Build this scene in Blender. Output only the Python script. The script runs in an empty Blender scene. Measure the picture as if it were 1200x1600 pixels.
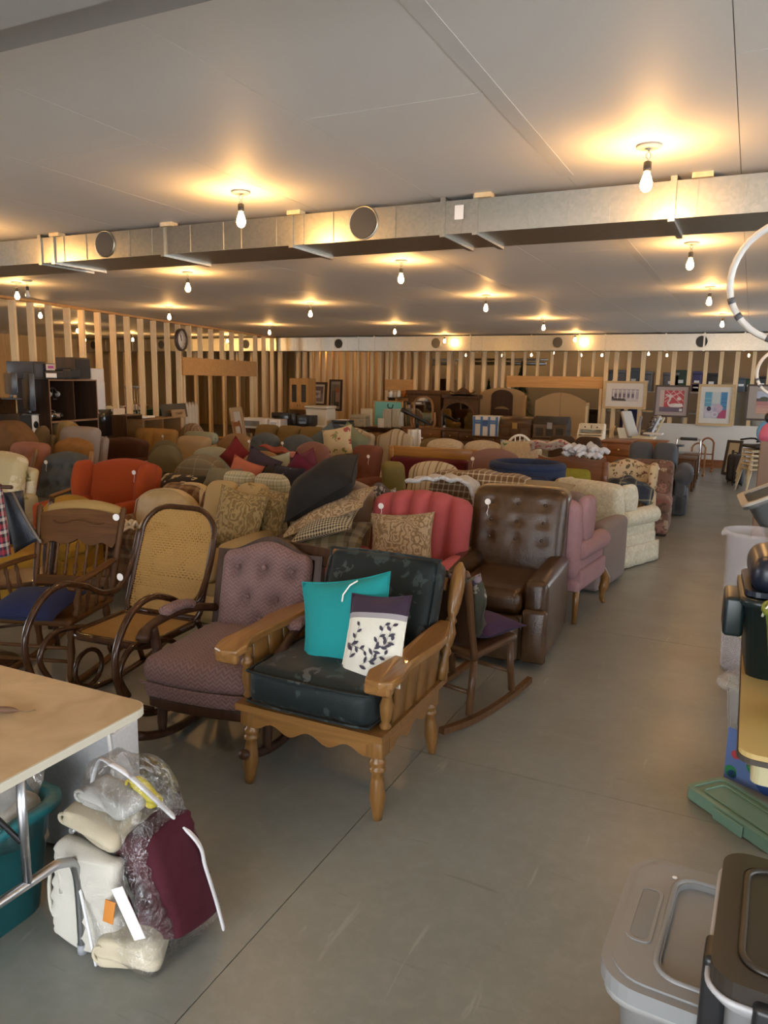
import bpy, math, random
import numpy as np
from mathutils import Matrix, Vector
random.seed(7); RNG = np.random.default_rng(7)
SC = bpy.context.scene; COL = SC.collection
PI = math.pi
# ------------------------------------------------------------------ camera
FPX, PCX, PCY, CAMH = 1180.0, 600.0, 800.0, 1.75
def _n(v): return v/np.linalg.norm(v)
_Y = _n(np.array([575.0, 197.0, FPX]))                      # aisle direction seen from the camera
_X = -np.array([-2500.0, 249.0, FPX]); _X = _n(_X-_Y*(_X@_Y))
_Z = -np.cross(_X, _Y)
if _Z[1] < 0: _Z = -_Z
right = Vector((_X[0], _Y[0], _Z[0])); up = Vector((_X[1], _Y[1], _Z[1])); fwd = Vector((_X[2], _Y[2], _Z[2]))
cam = bpy.data.cameras.new('camera'); cam.sensor_fit = 'HORIZONTAL'; cam.sensor_width = 36.0
cam.lens = 36.0*FPX/1200.0; cam.clip_end = 200; cam.clip_start = .05
CAM = bpy.data.objects.new('camera', cam); COL.objects.link(CAM)
CAM.matrix_world = Matrix(((right.x, up.x, -fwd.x, 0), (right.y, up.y, -fwd.y, 0), (right.z, up.z, -fwd.z, CAMH), (0, 0, 0, 1)))
SC.camera = CAM
def _ray(px, py):
    d = np.array([px-PCX, PCY-py, FPX]); return np.array([d@_X, d@_Y, d@_Z])
def G(px, py, z=0.0):                                        # point of a horizontal plane
    r = _ray(px, py); return Vector(r*((z-CAMH)/r[2]))+Vector((0, 0, CAMH))
def D(px, py, y):                                            # point of a plane across the aisle
    r = _ray(px, py); return Vector(r*(y/r[1]))+Vector((0, 0, CAMH))
def XP(px, py, x):                                           # point of a plane along the aisle
    r = _ray(px, py); return Vector(r*(x/r[0]))+Vector((0, 0, CAMH))
# ------------------------------------------------------------------ light and exposure
SC.view_settings.view_transform = 'Standard'; SC.view_settings.look = 'None'
SC.view_settings.gamma = 1.0; SC.view_settings.use_curve_mapping = False
SC.view_settings.exposure = 0.62
world = bpy.data.worlds.new('daylight'); SC.world = world; world.use_nodes = True
_bg = world.node_tree.nodes['Background']; _bg.inputs[0].default_value = (.92, .96, 1.0, 1); _bg.inputs[1].default_value = 6.6
BULB_STRENGTH = 275.0
BULB_COLOR = (1.0, .52, .165)
try:
    SC.cycles.max_bounces = 6; SC.cycles.diffuse_bounces = 4; SC.cycles.glossy_bounces = 3
    SC.cycles.transmission_bounces = 6; SC.cycles.transparent_max_bounces = 8
    SC.cycles.sample_clamp_indirect = 4.0; SC.cycles.use_denoising = True
    SC.cycles.caustics_reflective = False; SC.cycles.caustics_refractive = False
except Exception: pass
# ------------------------------------------------------------------ materials
MC = {}
class NT:
    def __init__(s, m): s.nt = m.node_tree; s.N = s.nt.nodes; s.L = s.nt.links
    def new(s, t, **k):
        n = s.N.new(t)
        for a, b in k.items(): setattr(n, a, b)
        return n
    def put(s, sock, v):
        if hasattr(v, 'is_output'): s.L.new(v, sock)
        elif isinstance(v, (tuple, list)) and len(v) == 3 and sock.type == 'RGBA': sock.default_value = (*v, 1)
        else: sock.default_value = v
    def math(s, op, a, b=0.0, c=None):
        n = s.new('ShaderNodeMath', operation=op); s.put(n.inputs[0], a); s.put(n.inputs[1], b)
        if c is not None: s.put(n.inputs[2], c)
        return n.outputs[0]
    def mix(s, f, a, b, mode='MIX'):
        n = s.new('ShaderNodeMix', data_type='RGBA', blend_type=mode)
        s.put(n.inputs[0], f); s.put(n.inputs[6], a); s.put(n.inputs[7], b); return n.outputs[2]
    def ramp(s, f, stops, interp='LINEAR'):
        n = s.new('ShaderNodeValToRGB'); cr = n.color_ramp; cr.interpolation = interp
        while len(cr.elements) < len(stops): cr.elements.new(.5)
        for e, (p, c) in zip(cr.elements, stops): e.position = p; e.color = (*c, 1) if len(c) == 3 else c
        s.put(n.inputs[0], f); return n.outputs[0]
    def uv(s): return s.new('ShaderNodeUVMap', uv_map='uv').outputs[0]
    def obj(s): return s.new('ShaderNodeTexCoord').outputs['Object']
    def scale(s, v, x, y, z):
        n = s.new('ShaderNodeMapping'); s.L.new(v, n.inputs[0]); n.inputs[3].default_value = (x, y, z); return n.outputs[0]
    def noise(s, v, sc, det=3.0, dist=0.0, rough=.55):
        n = s.new('ShaderNodeTexNoise'); s.L.new(v, n.inputs['Vector']); n.inputs['Scale'].default_value = sc
        n.inputs['Detail'].default_value = det; n.inputs['Distortion'].default_value = dist; n.inputs['Roughness'].default_value = rough
        return n.outputs['Fac']
    def voro(s, v, sc, feat='F1', out='Distance', rnd=1.0):
        n = s.new('ShaderNodeTexVoronoi', feature=feat); s.L.new(v, n.inputs['Vector']); n.inputs['Scale'].default_value = sc
        n.inputs['Randomness'].default_value = rnd; return n.outputs[out]
    def xy(s, v):
        n = s.new('ShaderNodeSeparateXYZ'); s.L.new(v, n.inputs[0]); return n.outputs
    def bump(s, h, st, dist=.01):
        n = s.new('ShaderNodeBump'); n.inputs['Strength'].default_value = st; n.inputs['Distance'].default_value = dist
        s.L.new(h, n.inputs['Height']); return n.outputs[0]
def mk(name, fn, rough=.7, metal=0.0, spec=.4, sheen=0.0, coat=0.0):
    """fn(nt, bsdf) -> (color, height or None, bump strength)"""
    if name in MC: return MC[name]
    m = bpy.data.materials.new(name); m.use_nodes = True; t = NT(m)
    b = t.N['Principled BSDF']
    b.inputs['Roughness'].default_value = rough; b.inputs['Metallic'].default_value = metal
    b.inputs['Specular IOR Level'].default_value = spec; b.inputs['Sheen Weight'].default_value = sheen*.3
    b.inputs['Sheen Roughness'].default_value = .5; b.inputs['Coat Weight'].default_value = coat
    r = fn(t, b)
    if not isinstance(r, tuple) or len(r) != 3 or hasattr(r[0], 'real'): r = (r, None, 0)
    t.put(b.inputs['Base Color'], r[0])
    if r[1] is not None: t.L.new(t.bump(r[1], r[2]), b.inputs['Normal'])
    MC[name] = m; return m
def sc3(c, k): return tuple(max(0, min(1, x*k)) for x in c)
def fabric(name, c, var=.22, nsc=7.0, weave=420.0, rough=.85, sheen=.25, bs=.25):
    def fn(t, b):
        o = t.obj(); u = t.uv()
        n = t.noise(o, nsc, 4); col = t.mix(n, sc3(c, 1-var), sc3(c, 1+var))
        w = t.noise(u, weave, 1); col = t.mix(t.math('MULTIPLY', w, .35), col, sc3(c, .55))
        return col, w, bs
    return mk(name, fn, rough, 0, .15, sheen*.5)
def velvet(name, c): return fabric(name, c, .35, 11, 260, .75, .15, .15)
def leather(name, c, c2=None, rough=.35):
    def fn(t, b):
        o = t.obj(); n = t.noise(o, 5, 5); v = t.voro(o, 170)
        col = t.mix(t.ramp(n, [(.3, (0, 0, 0)), (.75, (1, 1, 1))]), sc3(c, .75), c2 or sc3(c, 1.3))
        h = t.math('ADD', t.math('MULTIPLY', v, .35), t.noise(o, 16, 4))
        return col, h, .28
    return mk(name, fn, rough, 0, .5)
def plain(name, c, rough=.5, metal=0.0, var=.08, nsc=4.0, bs=0.0, bsc=60.0, spec=.5, coat=0.0):
    def fn(t, b):
        o = t.obj(); n = t.noise(o, nsc, 4)
        col = t.mix(n, sc3(c, 1-var), sc3(c, 1+var))
        if bs: return col, t.noise(o, bsc, 3), bs
        return col, None, 0
    return mk(name, fn, rough, metal, spec, 0, coat)
def wood(name, c1, c2, axis='x', rough=.4, sc=1.0, coat=0.0, knots=False):
    def fn(t, b):
        o = t.obj(); k = {'x': (1.2, 16, 16), 'y': (16, 1.2, 16), 'z': (16, 16, 1.2)}[axis]
        v = t.scale(o, *(q*sc for q in k)); n = t.noise(v, 1.6, 6, 1.2)
        f = t.noise(v, 9, 3)
        col = t.mix(t.ramp(n, [(.32, (0, 0, 0)), (.68, (1, 1, 1))]), c1, c2)
        col = t.mix(t.math('MULTIPLY', f, .35), col, sc3(c1, .6))
        if knots:
            d = t.voro(t.scale(o, *[(1.2 if a == axis else 3.2) for a in 'xyz']), 2.2)
            col = t.mix(t.ramp(d, [(.0, (1, 1, 1)), (.10, (0, 0, 0))]), col, sc3(c1, .35))
        return col, f, .06
    return mk(name, fn, rough, 0, .25, 0, coat)
def bands(t, s, period, stops):
    f = t.math('FRACT', t.math('DIVIDE', s, period)); return t.ramp(f, stops, 'CONSTANT')
def striped(name, period, stops, axis=0, rough=.85, noise=.25):
    def fn(t, b):
        u = t.uv(); s = t.xy(u); col = bands(t, s[axis], period, stops); w = t.noise(u, 240, 2)
        return t.mix(t.math('MULTIPLY', w, noise*2), col, sc3(stops[0][1], .6)), w, .2
    return mk(name, fn, rough, 0, .25, .2)
def plaid(name, period, stops, stops2=None, rough=.9, f=.5, mode='MIX'):
    def fn(t, b):
        u = t.uv(); s = t.xy(u); a = bands(t, s[0], period, stops); c = bands(t, s[1], period, stops2 or stops)
        w = t.noise(u, 300, 2); return t.mix(f, a, c, mode), w, .2
    return mk(name, fn, rough, 0, .2, .2)
def floral(name, bg, cols, scale=9.0, size=.34, rough=.85, dist=.5, warp=6.0):
    def fn(t, b):
        o = t.obj(); n = t.new('ShaderNodeTexNoise'); t.L.new(o, n.inputs[0]); n.inputs['Scale'].default_value = warp
        ad = t.new('ShaderNodeVectorMath', operation='MULTIPLY_ADD'); t.L.new(n.outputs['Color'], ad.inputs[0])
        ad.inputs[1].default_value = (dist/warp*2,)*3; t.L.new(o, ad.inputs[2]); v = ad.outputs[0]
        d = t.voro(v, scale); cid = t.voro(v, scale, 'F1', 'Color'); pick = t.xy(cid)[0]
        k = len(cols); pal = t.ramp(pick, [(i/k, c) for i, c in enumerate(cols)], 'CONSTANT')
        mask = t.ramp(d, [(0, (1, 1, 1)), (size, (1, 1, 1)), (size+.05, (0, 0, 0))])
        fine = t.noise(o, scale*3.5, 3); mask2 = t.math('MULTIPLY', mask, t.math('GREATER_THAN', fine, .44))
        w = t.noise(o, 300, 1); col = t.mix(mask2, t.mix(t.noise(o, 5, 3), sc3(bg, .85), sc3(bg, 1.12)), pal)
        return col, w, .2
    return mk(name, fn, rough, 0, .25, .2)
def swirl(name, c1, c2, c3, scale=9.0, k=26.0):
    def fn(t, b):
        o = t.obj(); n = t.noise(o, 6, 2); w_ = t.new('ShaderNodeVectorMath', operation='MULTIPLY_ADD'); t.L.new(t.new('ShaderNodeTexNoise').outputs['Color'], w_.inputs[0]); w_.inputs[1].default_value = (.16,)*3; t.L.new(t.scale(o, 1.5, 1.0, .8), w_.inputs[2]); v = t.voro(w_.outputs[0], scale)
        a = t.math('SINE', t.math('ADD', t.math('MULTIPLY', v, k), t.math('MULTIPLY', n, 4)))
        a = t.math('MULTIPLY_ADD', a, .5, .5)
        col = t.ramp(a, [(.1, c1), (.45, c2), (.85, c3)]); return col, a, .35
    return mk(name, fn, .75, 0, .35, .2)
def glass_clear(name, tint=(.95, .97, 1), alpha=.22, rough=.15):
    if name in MC: return MC[name]
    m = bpy.data.materials.new(name); m.use_nodes = True; t = NT(m); b = t.N['Principled BSDF']
    b.inputs['Base Color'].default_value = (*tint, 1); b.inputs['Roughness'].default_value = rough
    b.inputs['Alpha'].default_value = alpha; b.inputs['Specular IOR Level'].default_value = .8
    MC[name] = m; return m
def film(name, f=.14, rough=.07, tint=(1, 1, 1)):
    if name in MC: return MC[name]
    m = bpy.data.materials.new(name); m.use_nodes = True; t = NT(m); t.N.remove(t.N['Principled BSDF'])
    a = t.new('ShaderNodeBsdfTransparent'); g = t.new('ShaderNodeBsdfGlossy'); x = t.new('ShaderNodeMixShader'); g.inputs['Roughness'].default_value = rough
    g.inputs['Color'].default_value = (*tint, 1); n = t.noise(t.obj(), 26, 4, 1.5); t.L.new(t.bump(n, .9, .02), g.inputs['Normal'])
    lw = t.new('ShaderNodeLayerWeight'); lw.inputs[0].default_value = .25; x.inputs[0].default_value = f
    t.L.new(t.math('ADD', t.math('MULTIPLY', lw.outputs['Fresnel'], .5), f*.5), x.inputs[0])
    t.L.new(a.outputs[0], x.inputs[1]); t.L.new(g.outputs[0], x.inputs[2]); t.L.new(x.outputs[0], t.N['Material Output'].inputs[0]); MC[name] = m; return m
def emit(name, c, st, cam_c=None):
    if name in MC: return MC[name]
    m = bpy.data.materials.new(name); m.use_nodes = True; t = NT(m); b = t.N['Principled BSDF']
    b.inputs['Base Color'].default_value = (1, .9, .7, 1); b.inputs['Emission Color'].default_value = (*c, 1)
    b.inputs['Emission Strength'].default_value = st
    MC[name] = m; return m
# ------------------------------------------------------------------ shapes
_LC = {}
def _lat(dims):
    if dims in _LC: return _LC[dims]
    nx, ny, nz = dims; I, J, K = np.meshgrid(range(nx), range(ny), range(nz), indexing='ij')
    m = (I == 0)|(I == nx-1)|(J == 0)|(J == ny-1)|(K == 0)|(K == nz-1)
    ids = -np.ones(dims, int); ids[m] = np.arange(m.sum()); F = []
    def quad(A, flip):
        a, b, c, d = A[:-1, :-1].ravel(), A[1:, :-1].ravel(), A[1:, 1:].ravel(), A[:-1, 1:].ravel()
        F.extend(zip(*( (a, d, c, b) if flip else (a, b, c, d) )))
    quad(ids[:, :, 0], True); quad(ids[:, :, -1], False); quad(ids[0], True); quad(ids[-1], False)
    quad(ids[:, 0, :], False); quad(ids[:, -1, :], True)
    F = [tuple(int(q) for q in f) for f in F]
    _LC[dims] = (I[m], J[m], K[m], F); return _LC[dims]
def rbox(sx, sy, sz, r=.03, n=(4, 4, 4), puff=(0, 0, 0), k=2):
    h = np.array([sx, sy, sz])/2; r = min(r, *(h*.98)); ax = []
    for a in range(3):
        e = h[a]-r; inn = np.linspace(-e, e, n[a]+1)
        out = [r*math.tan(PI/4*(i+1)/k) for i in range(k)]
        ax.append(np.concatenate([[-e-o for o in reversed(out)], inn, [e+o for o in out]]))
    I, J, K, F = _lat(tuple(len(q) for q in ax))
    P = np.stack([ax[0][I], ax[1][J], ax[2][K]], 1); Q = np.clip(P, -(h-r), h-r); d = P-Q
    V = Q+d/np.maximum(np.linalg.norm(d, axis=1, keepdims=True), 1e-9)*r
    q = P/h
    for a in range(3):
        if puff[a]:
            b, c = (a+1) % 3, (a+2) % 3
            V[:, a] += puff[a]*q[:, a]*(1-q[:, b]**2)*(1-q[:, c]**2)
    return V, F
_BF = [(0, 3, 2, 1), (4, 5, 6, 7), (0, 1, 5, 4), (1, 2, 6, 5), (2, 3, 7, 6), (3, 0, 4, 7)]
def box(sx, sy, sz, c=(0, 0, 0)):
    x, y, z = sx/2, sy/2, sz/2
    V = np.array([(-x, -y, -z), (x, -y, -z), (x, y, -z), (-x, y, -z), (-x, -y, z), (x, -y, z), (x, y, z), (-x, y, z)])+np.array(c)
    return V, _BF
def b2(x0, x1, y0, y1, z0, z1): return box(x1-x0, y1-y0, z1-z0, ((x0+x1)/2, (y0+y1)/2, (z0+z1)/2))
def cb(x0, x1, y0, y1, z0, z1, r=.006, k=1):                   # a board with eased edges
    V, F = rbox(x1-x0, y1-y0, z1-z0, r, (1, 1, 1), k=k); return V+np.array([(x0+x1)/2, (y0+y1)/2, (z0+z1)/2]), F
def smooth_path(P, n=8, closed=False):
    P = [np.array(p, float) for p in P]; N = len(P); out = []
    for i in range(N if closed else N-1):
        if closed: a, b, c, d = P[(i-1) % N], P[i], P[(i+1) % N], P[(i+2) % N]
        else: a, b, c, d = P[max(i-1, 0)], P[i], P[i+1], P[min(i+2, N-1)]
        for j in range(n):
            t = j/n; out.append(.5*((2*b)+(c-a)*t+(2*a-5*b+4*c-d)*t*t+(3*b-a-3*c+d)*t**3))
    if not closed: out.append(P[-1])
    return out
def tube(P, r, seg=8, closed=False, flat=1.0, updir=None):
    """round rod along P (flat<1 squashes it along its second axis)"""
    P = np.array(P, float); N = len(P); R = np.full(N, r) if np.isscalar(r) else np.array(r, float)
    if closed: T = np.roll(P, -1, 0)-np.roll(P, 1, 0)
    else: T = np.gradient(P, axis=0)
    T /= np.maximum(np.linalg.norm(T, axis=1, keepdims=True), 1e-9)
    u = np.array(updir if updir is not None else ((0, 0, 1) if abs(T[0][2]) < .9 else (1, 0, 0)), float); A = []; B = []
    for i in range(N):
        u = u-T[i]*(u@T[i]); u /= max(np.linalg.norm(u), 1e-9); A.append(u.copy()); B.append(np.cross(T[i], u))
    th = np.linspace(0, 2*PI, seg, endpoint=False); V = []
    for i in range(N):
        for a in th: V.append(P[i]+R[i]*(math.cos(a)*A[i]*flat+math.sin(a)*B[i]))
    F = []; M = N if closed else N-1
    for i in range(M):
        for j in range(seg):
            a, b = i*seg+j, i*seg+(j+1) % seg; c, d = ((i+1) % N)*seg+(j+1) % seg, ((i+1) % N)*seg+j; F.append((a, b, c, d))
    if not closed: F.append(tuple(reversed(range(seg)))); F.append(tuple(range((N-1)*seg, N*seg)))
    return np.array(V), F
def lathe(prof, seg=12, c=(0, 0, 0), sx=1.0, sy=1.0):
    V = []; F = []; n = len(prof)
    for r, z in prof:
        for j in range(seg):
            a = 2*PI*j/seg; V.append((c[0]+r*sx*math.cos(a), c[1]+r*sy*math.sin(a), c[2]+z))
    for i in range(n-1):
        for j in range(seg):
            a, b = i*seg+j, i*seg+(j+1) % seg; F.append((a, b, b+seg, a+seg))
    F.append(tuple(reversed(range(seg)))); F.append(tuple(range((n-1)*seg, n*seg)))
    return np.array(V), F
def prism(pts, d0, d1, axis='y'):
    """polygon pts (a,b) swept from d0 to d1; axis y: pts are (x,z); axis x: (y,z); axis z: (x,y)"""
    n = len(pts); area = sum(pts[i][0]*pts[(i+1) % n][1]-pts[(i+1) % n][0]*pts[i][1] for i in range(n))
    if area < 0: pts = pts[::-1]
    def p(a, b, d): return {'y': (a, d, b), 'x': (d, a, b), 'z': (a, b, d)}[axis]
    V = [p(a, b, d0) for a, b in pts]+[p(a, b, d1) for a, b in pts]
    F = [tuple(reversed(range(n))), tuple(range(n, 2*n))]+[(i, (i+1) % n, n+(i+1) % n, n+i) for i in range(n)]
    if axis == 'y': F = [tuple(reversed(f)) for f in F]
    return np.array(V, float), F
def ring(outer, inner, d0, d1, axis='y'):
    n = len(outer)
    def p(a, b, d): return {'y': (a, d, b), 'x': (d, a, b), 'z': (a, b, d)}[axis]
    V = [p(*q, d) for d in (d0, d1) for q in outer]+[p(*q, d) for d in (d0, d1) for q in inner]; F = []
    for i in range(n):
        j = (i+1) % n; o0, o1, O0, O1 = i, j, n+i, n+j; i0, i1, I0, I1 = 2*n+i, 2*n+j, 3*n+i, 3*n+j
        F += [(o0, o1, O1, O0), (i1, i0, I0, I1), (o1, o0, i0, i1), (O0, O1, I1, I0)]
    return np.array(V, float), F
def pillow(w, h, t, n=14, pinch=.10, sag=0.0, lump=.0, seed=0):
    """throw pillow lying in the xz plane, thick along y, with pulled-out corners"""
    u = np.linspace(-1, 1, n+1); U, W = np.meshgrid(u, u, indexing='ij')
    X = w/2*U*(1-pinch*(1-W**2)*abs(U)); Zc = h/2*W*(1-pinch*(1-U**2)*abs(W))
    T = t/2*np.clip((1-U**4)*(1-W**4), 0, 1)**.55*(.55+.45*(1-U**2)*(1-W**2))
    rs = np.random.default_rng(seed+3)
    if lump:
        a, b, c, d = rs.uniform(2, 4, 4); T = T*(1+lump*np.sin(a*U+b*W+c)+lump*.6*np.sin(d*2*U-a*W))
    Zc = Zc-sag*(1-U**2)*(Zc > 0)*abs(W)
    V = np.concatenate([np.stack([X, -T, Zc], -1).reshape(-1, 3), np.stack([X, T, Zc], -1).reshape(-1, 3)])
    m = n+1; N = m*m; F = []
    for i in range(n):
        for j in range(n):
            a, b, c, d = i*m+j, (i+1)*m+j, (i+1)*m+j+1, i*m+j+1
            F += [(a, b, c, d), (N+a, N+d, N+c, N+b)]
    return V, F
def sheet(fn, nu, nv, th=.006):
    """cloth: fn(u,v)->xyz, u,v in 0..1, with a thickness"""
    P = np.array([[fn(i/nu, j/nv) for j in range(nv+1)] for i in range(nu+1)], float)
    du = np.gradient(P, axis=0); dv = np.gradient(P, axis=1); N = np.cross(du, dv); N /= np.maximum(np.linalg.norm(N, axis=2, keepdims=True), 1e-9)
    A = (P+N*th/2).reshape(-1, 3); B = (P-N*th/2).reshape(-1, 3); m = nv+1; K = (nu+1)*m; F = []
    for i in range(nu):
        for j in range(nv):
            a, b, c, d = i*m+j, (i+1)*m+j, (i+1)*m+j+1, i*m+j+1; F += [(a, b, c, d), (K+a, K+d, K+c, K+b)]
    for i in range(nu):
        a, b = i*m, (i+1)*m; F.append((a, K+a, K+b, b)); a, b = i*m+nv, (i+1)*m+nv; F.append((a, b, K+b, K+a))
    for j in range(nv):
        a, b = j, j+1; F.append((a, b, K+b, K+a)); a, b = nu*m+j, nu*m+j+1; F.append((a, K+a, K+b, b))
    return np.concatenate([A, B]), F
def TR(loc=(0, 0, 0), rz=0.0, rx=0.0, ry=0.0):
    return Matrix.Translation(loc)@Matrix.Rotation(rz, 4, 'Z')@Matrix.Rotation(ry, 4, 'Y')@Matrix.Rotation(rx, 4, 'X')
def along(p, q):                                             # z axis from p to q
    d = Vector(q)-Vector(p); return Matrix.Translation(p)@d.to_track_quat('Z', 'Y').to_matrix().to_4x4()
class MB:
    def __init__(s): s.v = []; s.f = []; s.s = []; s.m = []; s.n = 0
    def add(s, vf, M=None, smooth=True, mi=0, fn=None):
        V, F = vf; V = np.asarray(V, float)
        if fn is not None: V = fn(V.copy())
        if M is not None:
            A = np.array(M); V = V@A[:3, :3].T+A[:3, 3]
        s.v.append(V); o = s.n; s.f.extend([tuple(i+o for i in f) for f in F]) if o else s.f.extend(F)
        s.s.extend([smooth]*len(F)); s.m.extend([mi]*len(F)); s.n += len(V); return s
    def mesh(s, name, mats):
        me = bpy.data.meshes.new(name); V = np.concatenate(s.v)
        me.from_pydata(V.tolist(), [], s.f)
        me.polygons.foreach_set('use_smooth', s.s); me.polygons.foreach_set('material_index', s.m)
        for m in (mats if isinstance(mats, (list, tuple)) else [mats]): me.materials.append(m)
        uv = me.uv_layers.new(name='uv'); npol = len(me.polygons); nl = len(me.loops)
        nor = np.empty(npol*3); me.polygons.foreach_get('normal', nor); nor = np.abs(nor.reshape(-1, 3))
        tot = np.empty(npol, int); me.polygons.foreach_get('loop_total', tot); vi = np.empty(nl, int); me.loops.foreach_get('vertex_index', vi)
        ax = np.repeat(np.argmax(nor*np.array([1, 1.15, 1]), 1), tot); C = V[vi]
        u = np.where(ax == 0, C[:, 1], C[:, 0]); w = np.where(ax == 2, C[:, 1], C[:, 2])
        uv.data.foreach_set('uv', np.stack([u, w], 1).ravel()); me.update(); return me
    def build(s, name, mats, parent=None, loc=None, rz=0.0, M=None, sub=0):
        o = bpy.data.objects.new(name, s.mesh(name, mats)); COL.objects.link(o)
        if M is not None: o.matrix_local = M
        elif loc is not None or rz: o.location = loc or (0, 0, 0); o.rotation_euler = (0, 0, rz)
        if parent is not None: o.parent = parent
        return o
def part(name, vf, mat, parent, M=None, smooth=True, label=None, fn=None):
    o = MB().add(vf, None, smooth, fn=fn).build(name, mat, parent, M=M)
    if label: o['label'] = label
    return o
def tag(o, label, cat, group=None):
    o['label'] = label; o['category'] = cat
    if group: o['group'] = group
    return o
def thing(name, label, cat, loc=(0, 0, 0), rz=0.0, group=None):
    o = bpy.data.objects.new(name, None); COL.objects.link(o); o.location = loc; o.rotation_euler = (0, 0, rz)
    o.empty_display_size = .1; return tag(o, label, cat, group)
def struct(o): o['kind'] = 'structure'; return o
def stuff(o): o['kind'] = 'stuff'; return o
def kids(o): return [c for c in bpy.data.objects if c.parent == o]
def linkcopy(src, parent, M):                                 # a part again, on the same mesh
    o = src.copy(); COL.objects.link(o); o.parent = parent; o.matrix_local = M; return o
# ------------------------------------------------------------------ shared materials
MAPLE = wood('maple', (.17, .080, .022), (.28, .138, .042), 'x', .32, 1.0, .25)
MAPLEZ = wood('maple_upright', (.16, .075, .020), (.26, .128, .038), 'z', .32, 1.0, .25)
MAPLEY = wood('maple_deep', (.18, .085, .024), (.29, .145, .045), 'y', .3, 1.0, .3)
OAK = wood('oak', (.075, .029, .008), (.13, .055, .015), 'x', .5, 1.2, 0)
OAKZ = wood('oak_upright', (.07, .027, .0075), (.12, .051, .014), 'z', .5, 1.2, 0)
DARKW = wood('dark_wood', (.030, .013, .007), (.065, .03, .015), 'z', .42, 1, 0)
WALNUT = wood('walnut', (.07, .032, .014), (.13, .062, .026), 'x', .4, 1, .1)
WALNUTZ = wood('walnut_upright', (.07, .032, .014), (.13, .062, .026), 'z', .4, 1, .1)
BENT = wood('bentwood', (.032, .012, .005), (.062, .025, .010), 'z', .22, 1, .3)
PINE = wood('pine', (.72, .54, .31), (.85, .68, .43), 'z', .65, .6, 0, True)
PINEX = wood('pine_across', (.52, .28, .10), (.66, .38, .15), 'x', .6, .6, 0, True)
PINEY = wood('pine_deep', (.50, .27, .10), (.64, .37, .15), 'y', .6, .6, 0, True)
PLY = wood('plywood', (.58, .40, .20), (.70, .51, .28), 'z', .7, .35)
HONEY = wood('honey_oak', (.42, .21, .06), (.58, .32, .10), 'z', .35, 1, .15)
REDW = wood('red_wood', (.20, .075, .028), (.32, .13, .05), 'x', .4, .8, .15)
CREAMP = plain('cream_paint', (.72, .66, .50), .5)
WHITE = plain('white_plastic', (.78, .78, .76), .35, 0, .04)
WHITEP = plain('white_paint', (.74, .74, .72), .5)
BLACK = plain('black_plastic', (.014, .014, .016), .35, 0, .1)
BLACKM = plain('black_metal', (.02, .02, .022), .35, .6)
SCREEN = plain('dark_screen', (.008, .009, .012), .12)
GREY = plain('grey_plastic', (.30, .31, .33), .45)
CHROME = plain('chrome', (.55, .55, .55), .22, 1.0, .04)
STEEL = plain('brushed_steel', (.45, .46, .48), .3, 1.0)
BRASS = plain('brass', (.6, .42, .16), .3, 1.0)
PAPER = plain('paper_tag', (.86, .85, .82), .7, 0, .02)
KRAFT = plain('cardboard', (.42, .28, .15), .8)
MIRROR = plain('mirror_glass', (.82, .84, .84), .03, 1.0, .01)
DUSTY = plain('dark_cloth_backing', (.03, .028, .026), .9)
def _galv(t, b):
    o = t.obj(); v = t.voro(o, 55, 'F1', 'Color'); n = t.noise(o, 3, 3)
    col = t.mix(t.xy(v)[0], (.40, .395, .35), (.52, .51, .455)); return t.mix(n, col, (.45, .44, .39)), t.noise(o, 5, 2), .06
GALV = mk('galvanised', _galv, .34, 1.0)
# ------------------------------------------------------------------ the setting
HC = 2.82; YB = 17.8
def _conc(t, b):
    o = t.obj(); a = t.noise(o, .5, 4); c = t.noise(o, 2.2, 5, 0, .6); d = t.noise(o, 16, 5, 0, .7)
    col = t.mix(a, (.185, .186, .165), (.27, .272, .245))
    col = t.mix(t.math('MULTIPLY', t.ramp(c, [(.25, (0, 0, 0)), (.85, (1, 1, 1))]), .6), col, (.150, .150, .130))
    col = t.mix(t.math('MULTIPLY', t.ramp(d, [(.45, (0, 0, 0)), (.85, (1, 1, 1))]), .35), col, (.34, .338, .305))
    sx_ = t.noise(t.scale(o, 2.5, 26, 1), 1.3, 4, .6); col = t.mix(t.math('MULTIPLY', t.ramp(sx_, [(.66, (0, 0, 0)), (.74, (1, 1, 1))]), .35), col, (.10, .095, .08))
    sy_ = t.noise(t.scale(o, 14, 2.2, 1), 1.1, 4, .6); col = t.mix(t.math('MULTIPLY', t.ramp(sy_, [(.67, (0, 0, 0)), (.73, (1, 1, 1))]), .35), col, (.40, .39, .35))
    t.L.new(t.ramp(t.math('ADD', t.math('MULTIPLY', c, .6), t.math('MULTIPLY', d, .4)), [(.3, (.285,)*3), (.7, (.42,)*3)]), b.inputs['Roughness'])
    return col, t.math('ADD', t.math('MULTIPLY', c, .7), t.math('MULTIPLY', d, .25)), .08
CONC = mk('polished_concrete', _conc, .3, 0, .5)
floor = struct(part('floor', box(30, 40, .1, (-7, 12, -.09)), plain('joint_shadow', (.05, .048, .042), .9), None, smooth=False))
xs = [-22.0, -17.6, -13.5, -9.4, -5.35, -1.27, 2.8, 8.0]; ys = [-8.0, -2.0, .9, 3.12, 5.35, 7.6, 9.85, 12.1, 14.4, 16.7, 19, 22, 25, 32]
for i in range(len(xs)-1):
    for j in range(len(ys)-1):
        part('floor_slab', b2(xs[i]+.002, xs[i+1]-.002, ys[j]+.002, ys[j+1]-.002, -.05, 0), CONC, floor, smooth=False)
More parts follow.
